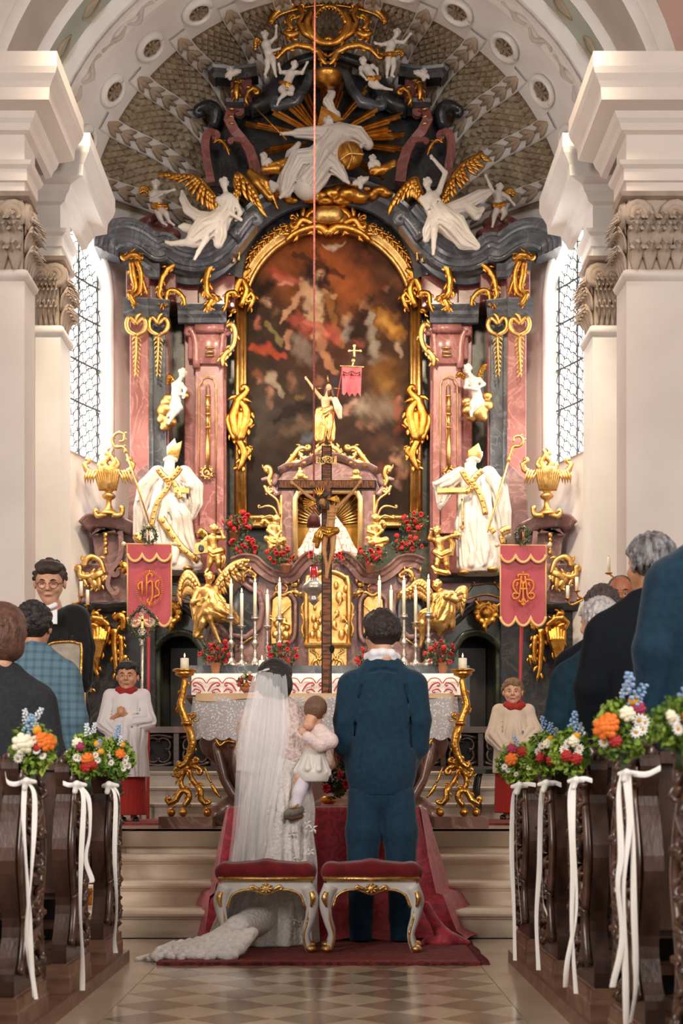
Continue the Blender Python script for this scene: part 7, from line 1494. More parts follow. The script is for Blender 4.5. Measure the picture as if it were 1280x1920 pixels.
def hair(parent, Y, c, H, R, m, style, seed=1, h=1.4):
    """style: list of (local point, radii) ellipsoids plus random locks over the scalp"""
    S = Sc(Y, h); S.T = (R, np.array(c, float)); u = H; rnd = random.Random(seed)
    full, front, low, curl = style
    S.ell((0, -.15*u, -.09*u), (.375*u, .40*u, .42*u), u*.05)
    n = 150 if curl else 190
    for i in range(n):
        a = rnd.uniform(0, 2*pi); z = rnd.uniform(-.5, 1.); r = math.sqrt(max(0, 1-z*z)); v = np.array((r*math.cos(a), -z, r*math.sin(a)))
        if v[2] > .1 and v[1] > -front-.25*(1-v[2]): continue
        if v[1] > low: continue
        p = np.array((v[0]*.38, -.13+v[1]*.42, -.08+v[2]*.43))*u
        if curl: S.ell(tuple(p), (u*.06,)*3, u*.015)
        else:
            q = p*1.0+np.array((v[0]*.03+rnd.uniform(-.03, .03), .16, v[2]*.03))*u; S.limb([(*p, u*.03), (*((p+q)/2+v*u*.03), u*.038), (*q, u*.018)], u*.012)
    if full:
        for (p, rr) in full: S.ell(tuple(np.array(p)*u), tuple(np.array(rr)*u), u*.05)
    S.limb([(-.3*u, .1*u, .36*u, .3*u), (.3*u, .1*u, .36*u, .3*u)], u*.03, True)
    S.T = None; return S.mesh('hair', m, parent)
def person(label): return thing('person', label, 'person')
def fingers(S, c, d, u, k=1.):
    """clasped hands: two palms with interlocked fingers around c"""
    for s in (-1, 1):
        S.ell((c[0]+s*u*.5, c[1], c[2]), (u*.65, u*.8, u*.55), u*.25)
        for f in range(4): y = c[1]-u*.7+f*u*.42; S.limb([(c[0]+s*u*.9, y, c[2]+u*.2, u*.24), (c[0]+s*u*.2, y+.1*u, c[2]+u*.62, u*.22), (c[0]-s*u*.5, y+.15*u, c[2]+u*.45, u*.18)], u*.08)
        S.limb([(c[0]+s*u*.6, c[1]-u*.7, c[2], u*.26), (c[0]+s*u*.1, c[1]-u*1.1, c[2]+u*.4, u*.2)], u*.1)
# ---------------------------------------------------------------- groom
M_suit = mat('teal_suit', '0e3246', '0a283a', 40, .75, bump=.1, bscale=220, sheen=.15, spec=.2); Yg = 7.8
t = person('groom in a dark teal suit seen from behind, standing beside the bride'); c = (713, 1187, -2)
S = Sc(Yg, 2.2); R = head(S, c, 82, 200, 8); S.limb([(714, 1225, 2, 20), (716, 1260, 0, 20), (716, 1330, -4, 30), (714, 1460, -4, 30)], 8); S.limb([(665, 1280, 0, 20), (650, 1360, -4, 15), (660, 1425, -30, 12), (694, 1440, -60, 10)], 5).limb([(770, 1280, 0, 20), (782, 1360, -4, 15), (772, 1425, -30, 12), (738, 1440, -60, 10)], 5); fingers(S, (716, 1440, -66), 0, 11); S.limb([(684, 1470, 0, 26), (682, 1600, 0, 20), (678, 1750, 0, 13)], 6).limb([(744, 1470, 0, 26), (750, 1600, 0, 20), (752, 1750, 0, 13)], 6)
S.mesh('body', M_skin2, t)
hair(t, Yg, c, 82, R, hairmat('dark_brown_hair', '2c1d16', '1a100c'), ([((0, -.06, -.2), (.42, .42, .36)), ((0, -.36, .1), (.34, .18, .28))], .2, .66, False), 3)
S = Sc(Yg, 2.4)
S.ell((716, 1335, 0), (70, 95, 46), 10).ell((714, 1430, 0), (68, 100, 48), 14).limb([(672, 1282, 0, 28), (716, 1268, 2, 32), (764, 1282, 0, 28)], 14).limb([(694, 1250, 4, 16), (717, 1245, 12, 17), (741, 1250, 4, 16)], 8)
S.limb([(660, 1286, 0, 28), (648, 1350, 0, 23), (648, 1400, -8, 20), (664, 1432, -36, 16), (690, 1442, -56, 14)], 7).limb([(774, 1286, 0, 28), (785, 1350, 0, 23), (784, 1400, -8, 20), (770, 1432, -36, 16), (744, 1442, -56, 14)], 7)
S.limb([(714, 1265, 46, 3), (713, 1350, 48, 3), (713, 1500, 50, 4)], 2, True)
for P_ in ([(682, 1330, 44, 3), (674, 1400, 40, 4), (668, 1440, 36, 3)], [(752, 1330, 44, 3), (758, 1400, 40, 4), (764, 1440, 36, 3)], [(690, 1262, 30, 3), (716, 1258, 36, 3), (744, 1262, 30, 3)], [(676, 1290, 30, 3), (668, 1360, 24, 4), (664, 1430, 14, 3)], [(758, 1290, 30, 3), (766, 1360, 24, 4), (768, 1430, 14, 3)]): S.limb(P_, 5, True)
S.mesh('jacket', M_suit, t, ymax=1490)
S = Sc(Yg, 2.4); S.ell((714, 1484, 0), (56, 42, 36), 8).limb([(684, 1490, 0, 32), (681, 1560, 0, 33), (678, 1640, 3, 27), (676, 1720, 0, 22), (676, 1764, 2, 21)], 8).limb([(745, 1490, 0, 32), (750, 1560, 0, 33), (752, 1640, 3, 27), (752, 1720, 0, 22), (752, 1764, 2, 21)], 8)
S.limb([(714, 1520, 34, 3), (714, 1600, 34, 6), (714, 1760, 30, 10)], 4, True); S.mesh('trousers', M_suit, t, ymax=1762)
S = Sc(Yg, 1.6); S.limb([(690, 1232, 0, 8), (700, 1227, 20, 8), (716, 1226, 27, 8), (732, 1227, 20, 8), (742, 1232, 0, 8)], 4).limb([(690, 1232, 0, 8), (716, 1236, -18, 8), (742, 1232, 0, 8)], 4).limb([(700, 1236, 14, 10), (716, 1236, 20, 10), (732, 1236, 14, 10)], 4); S.mesh('shirt_collar', mat('white_shirt', 'e8e8ea', rough=.7), t)
for x in (677, 751): S = Sc(Yg, 1.5); S.limb([(x, 1758, 10, 11), (x, 1760, -25, 10), (x, 1762, -52, 7)], 6); S.mesh('shoe', mat('black_leather', '0d0c0e', rough=.3), t, ymax=1765)
# ---------------------------------------------------------------- bride, veil, train
M_lace = mat('bridal_lace', 'dcd6d0', 'c8c0b8', 60, .75, bump=.5, bscale=60); M_knit = mat('pale_pink_knit', 'e2cdc6', 'c4aca4', 55, .85, bump=.7, bscale=70, lo=.45, hi=.6); M_satin = mat('ivory_satin', 'dad4cc', 'ccc4ba', 5, .45, sheen=.3)
t = person('bride in white lace gown and long veil carrying a baby'); c = (516, 1279, 0)
S = Sc(Yg, 2.4); R = head(S, c, 74, 165, 12); S.limb([(520, 1310, 2, 18), (520, 1350, 0, 34), (520, 1460, 0, 40)], 8); S.limb([(470, 1350, 0, 18), (456, 1420, -6, 14), (462, 1462, -14, 11), (478, 1476, -40, 9)], 5).limb([(572, 1352, 0, 18), (612, 1400, -10, 15), (620, 1430, -30, 12), (600, 1440, -52, 10)], 5); fingers(S, (592, 1440, -54), 0, 9); S.limb([(505, 1470, 0, 34), (508, 1600, 0, 24), (508, 1750, 0, 14)], 8).limb([(540, 1470, 0, 34), (540, 1600, 0, 24), (540, 1750, 0, 14)], 8); S.mesh('body', M_skin2, t)
hair(t, Yg, c, 74, R, hairmat('black_brown_hair', '1e1512', '120c0a'), ([((0, .05, -.28), (.42, .45, .3)), ((-.2, .14, -.2), (.32, .4, .28)), ((0, -.22, -.08), (.44, .38, .44))], .25, .75, False), 5)
S = Sc(Yg, 2.6)
cloth(S, [(528, 1440, 0, 52), (522, 1520, 0, 62), (515, 1620, 4, 74), (508, 1770, 8, 92)], 9, .1); S.ell((526, 1440, 0), (62, 60, 44), 12)
cloth(S, [(480, 1600, 20, 40), (455, 1700, 34, 36), (420, 1760, 50, 26)], 5, .16)
S.mesh('gown', M_lace, t, ymax=1765)
# lace appliqué on the skirt
rnd = random.Random(8)
for i in range(26):
    y = rnd.uniform(1500, 1740); x = rnd.uniform(515, 590 if y < 1640 else 575); a = rnd.uniform(0, 6); g = G()
    for k in range(4): leaf(g, [(x, y), (x+5*math.cos(a+k*1.5), y+5*math.sin(a+k*1.5), 2), (x+10*math.cos(a+k*1.5+.4), y+10*math.sin(a+k*1.5+.4), 1)], Yg-(62+(y-1500)*.12)*Yg/FPX*.93, 3)
    g.mk('lace_flower', M_satin, t)
for i in range(14): g = G(); g.ell(W(520+i*1.1, 1452+i*8, Yg-.17-.0012*i), (.006,)*3, 6, 4); g.mk('button', M_satin, t)
# knitted cape with scalloped hem
S = Sc(Yg, 2.2); S.ell((518, 1385, 0), (70, 72, 46), 10).limb([(474, 1352, 0, 26), (520, 1332, 2, 30), (562, 1350, 0, 26)], 14).limb([(470, 1357, 0, 25), (462, 1410, 0, 19), (458, 1452, 2, 15)], 10).limb([(562, 1355, 4, 24), (590, 1395, 8, 24), (606, 1425, 10, 18)], 10).ell((540, 1400, 16), (64, 50, 38), 10)
for x in range(478, 612, 11): S.limb([(x, 1370, 52, 2), (x+2, 1440, 56, 2.5)], 2.5, True)
S.mesh('knitted_cape', M_knit, t, ymax=1446)
for i, x in enumerate(range(470, 622, 12)):
    g = G(); stroke(g, [(x-6, 1443-.0*i, 42), (x, 1449, 46), (x+6, 1443, 42)], Yg, [2.5, 4, 2.5], n=6); g.mk('scallop', M_knit, t)
# veil: two translucent layers falling from the crown
M_veil = mat('tulle', 'f4f4f4', rough=.9, alpha=.3); M_veil2 = mat('tulle_inner', 'f6f4f2', rough=.9, alpha=.42)
def veil(rows, mm, name, ph):
    g = G(); Q = []
    for i, (y, x0, x1, d) in enumerate(rows):
        n = 40; Q.append([PP([(x0+(x1-x0)*j/n, y, d+(1.5+.012*(y-1260))*math.sin(j*.62+ph+.15*i)*min(1, i/2)+(1+.004*(y-1260))*math.sin(j*1.9+ph)*min(1, i/2)-10*abs(j/n-.5)**2*4*(i < 3)+0)], Yg)[0] for j in range(n+1)])
    q = np.array(Q); R_ = 5; out = []
    for j in range(q.shape[1]): out.append(catmull(q[:, j], R_))
    g.grid(np.array(out).transpose(1, 0, 2)); return g.mk(name, mm, t)
veil([(1262, 488, 528, 28), (1275, 482, 532, 42), (1320, 474, 535, 50), (1370, 466, 536, 58), (1450, 456, 526, 60), (1540, 448, 505, 64), (1640, 436, 500, 70), (1700, 424, 470, 70), (1755, 405, 455, 70)], M_veil2, 'veil', 0.)
veil([(1260, 486, 530, 32), (1272, 476, 538, 46), (1320, 464, 542, 56), (1380, 452, 545, 64), (1450, 447, 530, 66), (1540, 442, 515, 70), (1640, 430, 505, 75), (1710, 414, 480, 75), (1760, 392, 460, 74)], M_veil, 'veil_overlay', 1.7)
g = G(); g.tube(PP([(488, 1264, 28), (506, 1258, 34), (528, 1264, 28)], Yg), .008, n=6, sm=3); g.mk('hair_comb', M_satin, t)
# train pooled to the left
S = Sc(7.05, 2.4)
S.limb([(486, 1735, -200, 34), (440, 1752, -90, 26), (390, 1772, -30, 17), (330, 1786, 0, 11), (256, 1797, 8, 4)], 10)
for k in range(11): x = 292+k*15; S.limb([(x+30, 1772-k*2., -30, 6+k*.5), (x+8, 1782-.3*k, 4, 8+.3*k), (x-10+4*math.sin(k*3), 1795, 22+5*math.sin(k*2), 6)], 4); S.ell((x+6*math.sin(k*5), 1790, 24), (9, 7, 8), 3)
S.mesh('train', mat('lace_train', 'e2ddd8', 'cfc8c0', 40, .75, bump=.6, bscale=50), t, ymax=1800)
# ---------------------------------------------------------------- baby on her arm
b = thing('person', 'baby with fine brown hair in pale pink knitwear held by the bride', 'person'); c = (590, 1334, 6)
S = Sc(Yg-.1, 1.6); R = head(S, c, 54, 172, 20, 18); S.limb([(590, 1360, 4, 14), (596, 1385, 4, 20), (588, 1425, 6, 20)], 6).limb([(598, 1372, 18, 12), (616, 1392, 26, 11), (598, 1396, 36, 9), (574, 1380, 40, 7)], 4); S.ell((569, 1373, 40), (6, 7, 5), 2)
for f in range(4): S.limb([(568, 1369+f*2.6, 42, 2), (563, 1368+f*2.8, 43, 1.8)], .6)
S.limb([(580, 1430, 14, 14), (566, 1460, 24, 13), (560, 1490, 30, 11), (556, 1515, 32, 9)], 5); S.mesh('body', M_skin2, b)
S = Sc(Yg-.1, 1.6); S.T = (R, np.array(c, float)); S.ell((0, -5, -4), (21.5, 24, 25), 3); S.limb([(-16, 10, 26, 14), (16, 10, 26, 14)], 2, True); S.T = None; S.mesh('hair', hairmat('baby_hair', '7a5844', '66462f'), b)
S = Sc(Yg-.1, 1.8); S.ell((600, 1385, 8), (27, 26, 24), 6).limb([(600, 1372, 20, 15), (618, 1390, 28, 15), (600, 1398, 38, 13), (578, 1384, 42, 11)], 5); S.mesh('cardigan', mat('baby_pink_knit', 'e4cfca', 'd4bcb6', 60, .85, bump=.4, bscale=90), b)
S = Sc(Yg-.1, 1.8); cloth(S, [(588, 1420, 10, 22), (586, 1450, 18, 32)], 7, .2); S.mesh('dress', M_satin, b, ymax=1466)
S = Sc(Yg-.1, 1.6); S.limb([(572, 1455, 26, 14), (562, 1485, 32, 12), (557, 1508, 34, 10)], 5); S.mesh('tights', mat('lilac_tights', 'd4cad6', rough=.8), b)
S = Sc(Yg-.1, 1.2); S.limb([(562, 1518, 34, 9), (548, 1523, 40, 9), (540, 1525, 44, 7)], 5); S.mesh('shoe', mat('grey_suede', '7c7468', '5f574c', 20, .8), b); S = Sc(Yg-.1, 1.2); S.limb([(564, 1530, 34, 5), (548, 1532, 40, 6), (538, 1531, 44, 5)], 3); S.mesh('shoe_sole', mat('brown_sole', '5a3c28', rough=.7), b)
g = G(); g.tube(PP([(560, 1508, 44), (554, 1512, 48), (548, 1514, 50)], Yg-.1), .006, n=6); g.mk('shoe_strap', mat('mustard_strap', 'b08a2c', rough=.7), b)
# ---------------------------------------------------------------- pastor
Yp2 = 8.75; t = person('clergyman in black gown with white bands and glasses reading at the left'); c = (93, 1092, 0)
S = Sc(Yp2, 1.5); R = head(S, c, 76, 4, 14); S.limb([(96, 1135, -8, 18), (98, 1165, -8, 30)], 6); S.mesh('body', M_skin2, t); face_parts(t, S, c, 76, R, hairmat('clergy_hair', '3a281e', '261812'), True, True)
hair(t, Yp2, c, 76, R, MATS['clergy_hair'], ([((0, -.4, .12), (.34, .16, .3)), ((-.12, -.32, .28), (.16, .1, .12)), ((.1, -.33, .28), (.18, .1, .12))], .42, .25, True), 6)
S = Sc(Yp2, 2.); S.limb([(62, 1162, -4, 25), (98, 1168, -14, 20), (134, 1160, -4, 27)], 10); cloth(S, [(100, 1196, -4, 46), (102, 1240, 4, 58), (102, 1340, 4, 62), (102, 1590, 4, 66)], 12, .07); S.limb([(50, 1160, 0, 24), (40, 1230, 6, 26), (60, 1290, 24, 22)], 8); cloth(S, [(144, 1160, 0, 25), (154, 1215, 6, 24), (150, 1280, 18, 26)], 5, .14); S.mesh('gown', mat('black_gown', '0c0b0c', rough=.75, sheen=.2, spec=.2), t, ymax=1596)
S = Sc(Yp2, 1.2); S.limb([(80, 1138, 10, 5), (92, 1144, 20, 5), (106, 1136, 12, 5)], 3); S.mesh('white_collar', mat('white_shirt', 'e8e8ea'), t)
for x in (87, 101): g = G(); g.pxprism([(x-5, 1146), (x+6, 1142), (x+6, 1170), (x-5, 1170)], Yp2-.18, .012, 0, .002); g.mk('preaching_band', MATS['white_shirt'], t, smooth=False)
# chair in front of him
t = thing('throne_chair', 'gilt-framed chair with beige damask back in front of the clergyman', 'chair'); Y = 8.32; P_ = [(86, 1300), (86, 1212), (100, 1205), (130, 1203), (146, 1206), (153, 1216), (150, 1300)]
g = G(); g.pxprism(P_, Y, .05, 0, .01); g.mk('backrest', mat('beige_damask', 'a89c8c', '8a7e70', 14, .8), t, smooth=False); g = G(); stroke(g, P_[1:], Y-.01, 2.2, n=6, sm=4); g.mk('back_frame', M_gold, t)
z0 = .163; zs = z0+.5; xc = WX(119, Y)
g = G(); g.box((xc, Y+.2-.2, zs), (.3, .34, .08)); g.mk('seat', MATS['beige_damask'], t, smooth=False)
for sx in (-1, 1):
    g = G(); g.tube([(xc+sx*.11, Y+.02, WZ(1298, Y)), (xc+sx*.12, Y+.02, zs)], .02, n=6); g.mk('stile', M_gold, t)
    for sy in (-.13, .13): g = G(); g.tube([(xc+sx*.13, Y+sy, zs), (xc+sx*.15, Y+sy*1.05, zs-.2), (xc+sx*.13, Y+sy, z0)], [.025, .022, .016], n=6, sm=3); g.mk('leg', M_gold, t)
# ---------------------------------------------------------------- altar boys
def boy(label, Y, c, H, sk, hm, surp, x0, x1, ysh, yh, yfoot, hands, cass, fr, yaw, seed, sleeves):
    t = person(label); S = Sc(Y, 1.1); cx = (x0+x1)/2
    R = head(S, c, H, yaw, 2); S.limb([(cx, ysh-4, -4, H*.2), (cx, ysh+20, -4, H*.35), (cx, yh-40, -4, H*.3)], 5); fingers(S, hands, 0, H*.12)
    for s_ in sleeves: S.limb([(s_[0][0], s_[0][1], 0, 7), (s_[1][0], s_[1][1], 8, 6), (hands[0], hands[1]+5, hands[2], 5)], 3)
    for sg in (-1, 1): S.limb([(cx+sg*14, yh-10, -2, 11), (cx+sg*13, yfoot-8, -2, 6)], 4)
    S.mesh('body', sk, t); face_parts(t, S, c, H, R, hm); hair(t, Y, c, H, R, hm, ([((0, -.36, .16), (.33, .17, .2))], fr, .3, False), seed, 1.)
    S = Sc(Y, 1.4); w = (x1-x0)/2; S.limb([(x0+15, ysh+12, -2, 14), (cx, ysh+15, -8, 12), (x1-15, ysh+12, -2, 14)], 8); cloth(S, [(cx, ysh+24, -2, w*.62), (cx, (ysh+yh)/2, 0, w*.8), (cx, yh+8, 0, w*.95)], 9, .1)
    for s_ in sleeves: cloth(S, [(s_[0][0], s_[0][1], 0, 13), (s_[1][0], s_[1][1], 6, 17), (s_[2][0], s_[2][1], 22, 15)], 4, .2)
    S.mesh('surplice', surp, t, ymax=yh)
    S = Sc(Y, 1.3); cloth(S, [(cx+cass, yh-30, -2, w*.62), (cx+cass, yfoot, -2, w*.68)], 5, .1); S.mesh('cassock', mat('red_cassock', '9c1c14', '8a140e', 4, .8), t, ymax=yfoot-14)
    S = Sc(Y, 1.); S.limb([(cx-13, ysh+2, 6, 7), (cx-6, ysh+6, 14, 7), (cx+7, ysh+6, 14, 7), (cx+14, ysh+2, 6, 7), (cx, ysh-2, -10, 7), (cx-13, ysh+2, 6, 7)], 4); S.mesh('red_collar', MATS['red_cassock'], t)
    for sg in (-1, 1): S = Sc(Y, 1.); S.limb([(cx+cass+sg*12, yfoot-5, 0, 6), (cx+cass+sg*13, yfoot-4, 16, 5)], 3); S.mesh('shoe', MATS['black_leather'], t, ymax=yfoot)
boy('dark-haired altar boy in white surplice with folded hands at left', 11.3, (239, 1268, 0), 54, M_skin, hairmat('boy_dark_hair', '221814', '140e0b'), mat('white_surplice', 'd8d0d0', 'cbc2c2', 3, .8), 192, 283, 1293, 1457, 1542, (232, 1334, 34), 6, .3, 0, 11, (((204, 1316), (200, 1358), (224, 1372)), ((270, 1316), (276, 1352), (248, 1352))))
boy('fair-haired altar boy in cream surplice with hands folded low at right', 12.0, (961, 1297, 0), 48, M_skin2, hairmat('boy_fair_hair', '8a6a48', '6a4c30'), mat('cream_surplice', 'cbbaa8', 'bca996', 3, .8), 921, 1004, 1321, 1450, 1538, (956, 1396, 34), -8, .28, -8, 12, (((932, 1345), (926, 1380), (944, 1402)), ((992, 1345), (998, 1372), (976, 1392))))
# ---------------------------------------------------------------- guests seen from behind
def guest(label, Y, c, H, yaw, pitch, sk, hm, style, coat, w, ysh, seed, collar=None, sc_=1., arms=True, long_=False, hipw=None, roll=0., drop=1.):
    t = person(label); fl = VY+(CZ-(.06 if Y < 7 else 0.))*FPX/Y; S = Sc(Y, max(1.8, H/38)); R = head(S, c, H, yaw, pitch, roll); cx = c[0]
    S.limb([(cx, c[1]+H*.5, -H*.1, H*.2), (cx, ysh+H*.55, -H*.05, H*.3), (cx, ysh+H*2, -H*.05, H*.36)], H*.1)
    for s_ in (-1, 1): S.limb([(cx+s_*w*.7, ysh+H*.68, 0, H*.16), (cx+s_*w*.93, ysh+H*1.6, 0, H*.15), (cx+s_*w*.9, ysh+H*2.7, -H*.3, H*.13)], H*.08); S.limb([(cx+s_*w*.35, ysh+H*2.4, 0, H*.35), (cx+s_*w*.33, fl-H*.1, 0, H*.17)], H*.1)
    S.mesh('body', sk, t)
    hair(t, Y, c, H, R, hm, style, seed, max(1.3, H/55))
    S = Sc(Y, max(2., H/34)); S.ell((cx, ysh+H*1.15, 0), (w*.86, H*1.35, H*.62), H*.15).ell((cx, ysh+H*2.5, 0), (w*.84, H*1.4, H*.62), H*.2).limb([(cx-w*.64, ysh+H*.46, 0, H*.33), (cx, ysh+H*.16, H*.02, H*.34), (cx+w*.64, ysh+H*.46, 0, H*.33)], H*.16)
    for s_ in (-1, 1):
        S.limb([(cx+s_*w*.76, ysh+H*.58, 0, H*.34), (cx+s_*w*.96, ysh+H*1.5, 0, H*.29), (cx+s_*w*.94, ysh+H*2.5, -H*.25, H*.23)], H*.1)
        S.limb([(cx+s_*w*.62, ysh+H*.9, H*.5, H*.04), (cx+s_*w*.7, ysh+H*1.8, H*.45, H*.06), (cx+s_*w*.74, ysh+H*2.6, H*.35, H*.04)], H*.06, True)
    S.limb([(cx-H*.26, ysh-H*.04, H*.1, H*.12), (cx, ysh-H*.1, H*.24, H*.13), (cx+H*.26, ysh-H*.04, H*.1, H*.12)], H*.1); S.limb([(cx, ysh+H*.4, H*.66, H*.025), (cx, ysh+H*3.4, H*.7, H*.03)], H*.03, True)
    S.mesh('jacket', coat, t, ymax=ysh+H*3.3)
    S = Sc(Y, max(2.4, H/28))
    for s_ in (-1, 1): S.limb([(cx+s_*w*.36, ysh+H*3., 0, H*.46), (cx+s_*w*.34, (ysh+fl)/2+H*1.2, 0, H*.36), (cx+s_*w*.33, fl, 0, H*.25)], H*.1)
    S.mesh('trousers', mat('dark_trousers', '15171c', rough=.8), t, ymax=fl)
    for s_ in (-1, 1): S = Sc(Y, 2.); S.limb([(cx+s_*w*.33, fl-H*.06, 0, H*.13), (cx+s_*w*.34, fl-H*.05, -H*.4, H*.1)], H*.05); S.mesh('shoe', MATS['black_leather'], t, ymax=fl)
    if collar: S = Sc(Y, 1.4); S.limb([(cx-H*.24, ysh-H*.12, H*.02, H*.07), (cx, ysh-H*.18, H*.2, H*.08), (cx+H*.24, ysh-H*.12, H*.02, H*.07)], H*.05); S.mesh('shirt_collar', MATS['white_shirt'], t)
    return t
def plaid():
    m = mat('blue_plaid', '4c6878', '3e5868', 30, .85); N = m.node_tree.nodes; L = m.node_tree.links; b = N['Principled BSDF']; tc = N.new('ShaderNodeTexCoord'); o = None
    for ax in ('X', 'Z'):
        w = N.new('ShaderNodeTexWave'); w.bands_direction = ax; w.inputs['Scale'].default_value = 7.5; L.new(tc.outputs['Object'], w.inputs[0]); r = N.new('ShaderNodeValToRGB'); r.color_ramp.elements[0].position = .55; r.color_ramp.elements[1].position = .8; L.new(w.outputs[0], r.inputs[0])
        if o is None: o = r.outputs[0]
        else: a = N.new('ShaderNodeMath'); a.operation = 'ADD'; L.new(o, a.inputs[0]); L.new(r.outputs[0], a.inputs[1]); o = a.outputs[0]
    d = N.new('ShaderNodeMath'); d.operation = 'MULTIPLY'; d.inputs[1].default_value = .5; L.new(o, d.inputs[0]); x = N.new('ShaderNodeMix'); x.data_type = 'RGBA'; x.inputs['A'].default_value = lin('587482'); x.inputs['B'].default_value = lin('405868'); L.new(d.outputs[0], x.inputs['Factor']); L.new(x.outputs['Result'], b.inputs['Base Color']); return m
short = lambda f=.2: ([((0, -.1, -.18), (.38, .4, .34))], f, .4, False)
curly = ([((0, -.1, -.18), (.38, .42, .34))], .2, .5, True)
guest('curly dark-haired man in blue plaid jacket standing at the left pews', 7.15, (65, 1176, 0), 84, 176, 5, M_skin, hairmat('curly_dark_hair', '241c1a', '0e0b0a'), curly, plaid(), 78, 1222, 21, True)
guest('woman with chestnut bob in charcoal jacket at the left edge', 6.17, (4, 1188, 0), 100, 190, 5, M_skin2, hairmat('chestnut_hair', '6a4430', '4a2c1e'), ([((0, .05, -.18), (.44, .55, .38)), ((0, .3, -.15), (.42, .3, .34)), ((0, -.25, -.05), (.42, .34, .42))], .2, .95, False), mat('charcoal_wool', '25272e', '1b1d22', 60, .9), 92, 1262, 22)
M_navy = mat('dark_navy_coat', '0c121a', '090d14', 30, .85, spec=.2); M_teal2 = mat('teal_jacket', '0e2c38', '0a222e', 30, .8, spec=.2)
guest('tall grey-haired man in a dark navy coat among the right pews', 5.45, (1216, 1058, 0), 108, 200, 0, M_skin, hairmat('steel_grey_hair', '8c8a8c', '3e3a3c'), short(.15), M_navy, 112, 1128, 23)
guest('white-haired man in dark teal jacket, front row of the right pews', 7.05, (1120, 1166, 0), 84, 215, 8, M_skin2, hairmat('white_hair', 'c4bebc', '8c8684'), short(.15), M_teal2, 80, 1226, 24)
guest('brown-haired man in a dark suit half hidden behind the white-haired man', 7.55, (1126, 1138, 0), 76, 185, 5, M_skin, hairmat('ash_brown_hair', '4a3c38', '2e2522'), short(.2), M_navy, 82, 1204, 25)
guest('man in a teal suit cut off by the right edge', 4.65, (1348, 938, 0), 132, 185, 5, M_skin, MATS['ash_brown_hair'], short(.2), MATS['teal_suit'], 128, 1020, 26)
Y = 9.0; t = person('tanned man with receding hair facing the pews at right'); c = (1163, 1113, 0); S = Sc(Y, 1.4); R = head(S, c, 66, -12, 6); S.limb([(1170, 1150, -6, 16), (1172, 1190, -6, 30), (1172, 1330, -4, 34)], 6)
for s_ in (-1, 1): S.limb([(1172+s_*14, 1320, -4, 18), (1172+s_*14, 1560, -4, 10)], 6)
S.mesh('body', M_skin3, t); face_parts(t, S, c, 68, R, hairmat('receding_hair', '4a3830', '3a2a24'), False)
S = Sc(Y, 1.2); S.T = (R, np.array(c, float)); S.ell((0, -10, -8), (25, 25, 28), 3); S.limb([(-10, 4, 26, 19), (10, 4, 26, 19)], 3, True); S.T = None; S.mesh('hair', MATS['receding_hair'], t)
S = Sc(Y, 2.); S.ell((1172, 1240, 0), (56, 84, 38), 8).limb([(1136, 1182, 0, 22), (1172, 1172, 0, 24), (1208, 1182, 0, 22)], 10).limb([(1126, 1190, 0, 20), (1120, 1260, 4, 17), (1130, 1310, 16, 14)], 6).limb([(1218, 1190, 0, 20), (1224, 1260, 4, 17), (1214, 1310, 16, 14)], 6).limb([(1172, 1310, 0, 40), (1172, 1556, 0, 34)], 8); S.mesh('suit', M_navy, t, ymax=1559)
# ================================================================ red-draped kneeler, rug, stools
M_velvet = mat('crimson_velvet', '6e0a10', '520608', 12, .75, sheen=.25, spec=.2); M_damask = mat('red_damask', 'bc2c3c', '9a1c2c', 9, .55, lo=.44, hi=.52, dist=2.5, detail=1.5, bump=.25, bscale=9, sheen=.3)
t = thing('draped_kneeler', 'kneeling bench covered in red damask cloth in front of the couple', 'kneeler')
rows = [(8.5, .765, -.54, .57), (8.14, .765, -.54, .57), (8.12, .74, -.545, .575), (8.09, .5, -.58, .62), (8.07, .27, -.61, .67), (7.98, .255, -.63, .70), (7.95, .2, -.64, .72), (7.92, .06, -.655, .77), (7.86, .022, -.66, .82)]
g = G(); Q = []
for i, (y, z, a, b) in enumerate(rows):
    n = 70; Q.append([(a+(b-a)*j/n, y-(.012*math.sin(j*.5+i*.4)+.02*math.sin(j*.17+1))*(i > 2)*(i/5), z+(.012*math.sin(j*.3+i)*(i > 3))) for j in range(n+1)])
g.grid(Q); g.mk('damask_front', M_damask, t)
for e in (0, -1):
    g = G(); Q = []
    for i, r in enumerate(rows):
        p = Q_ = np.array((r[2] if e == 0 else r[3], r[0], r[1])); q = np.array((p[0]+(-.02 if e == 0 else .03)*i, 8.5, max(.0, p[2])-(0 if i < 2 else .0)))
        Q.append([p*(1-k/6)+q*(k/6)+np.array((.01*math.sin(k*2+i), 0, 0)) for k in range(7)])
    g.grid(Q, flip=(e == 0)); g.mk('damask_side', M_damask, t)
g = G(); g.box((.015, 8.32, .37), (1.0, .34, .74)); g.mk('bench', M_oak, t, smooth=False)
S = Sc(7.7, 2.); 
for k in range(7): S.limb([(800+k*4, 1700+k*9, -20, 8), (822+k*7, 1748+k*3, 4, 9), (836+k*6, 1766, 14+3*math.sin(k*2), 6)], 4)
S.limb([(800, 1766, 10, 10), (850, 1764, 8, 12), (876, 1768, 0, 6)], 5); S.mesh('pooled_cloth', M_damask, t, ymax=1772)
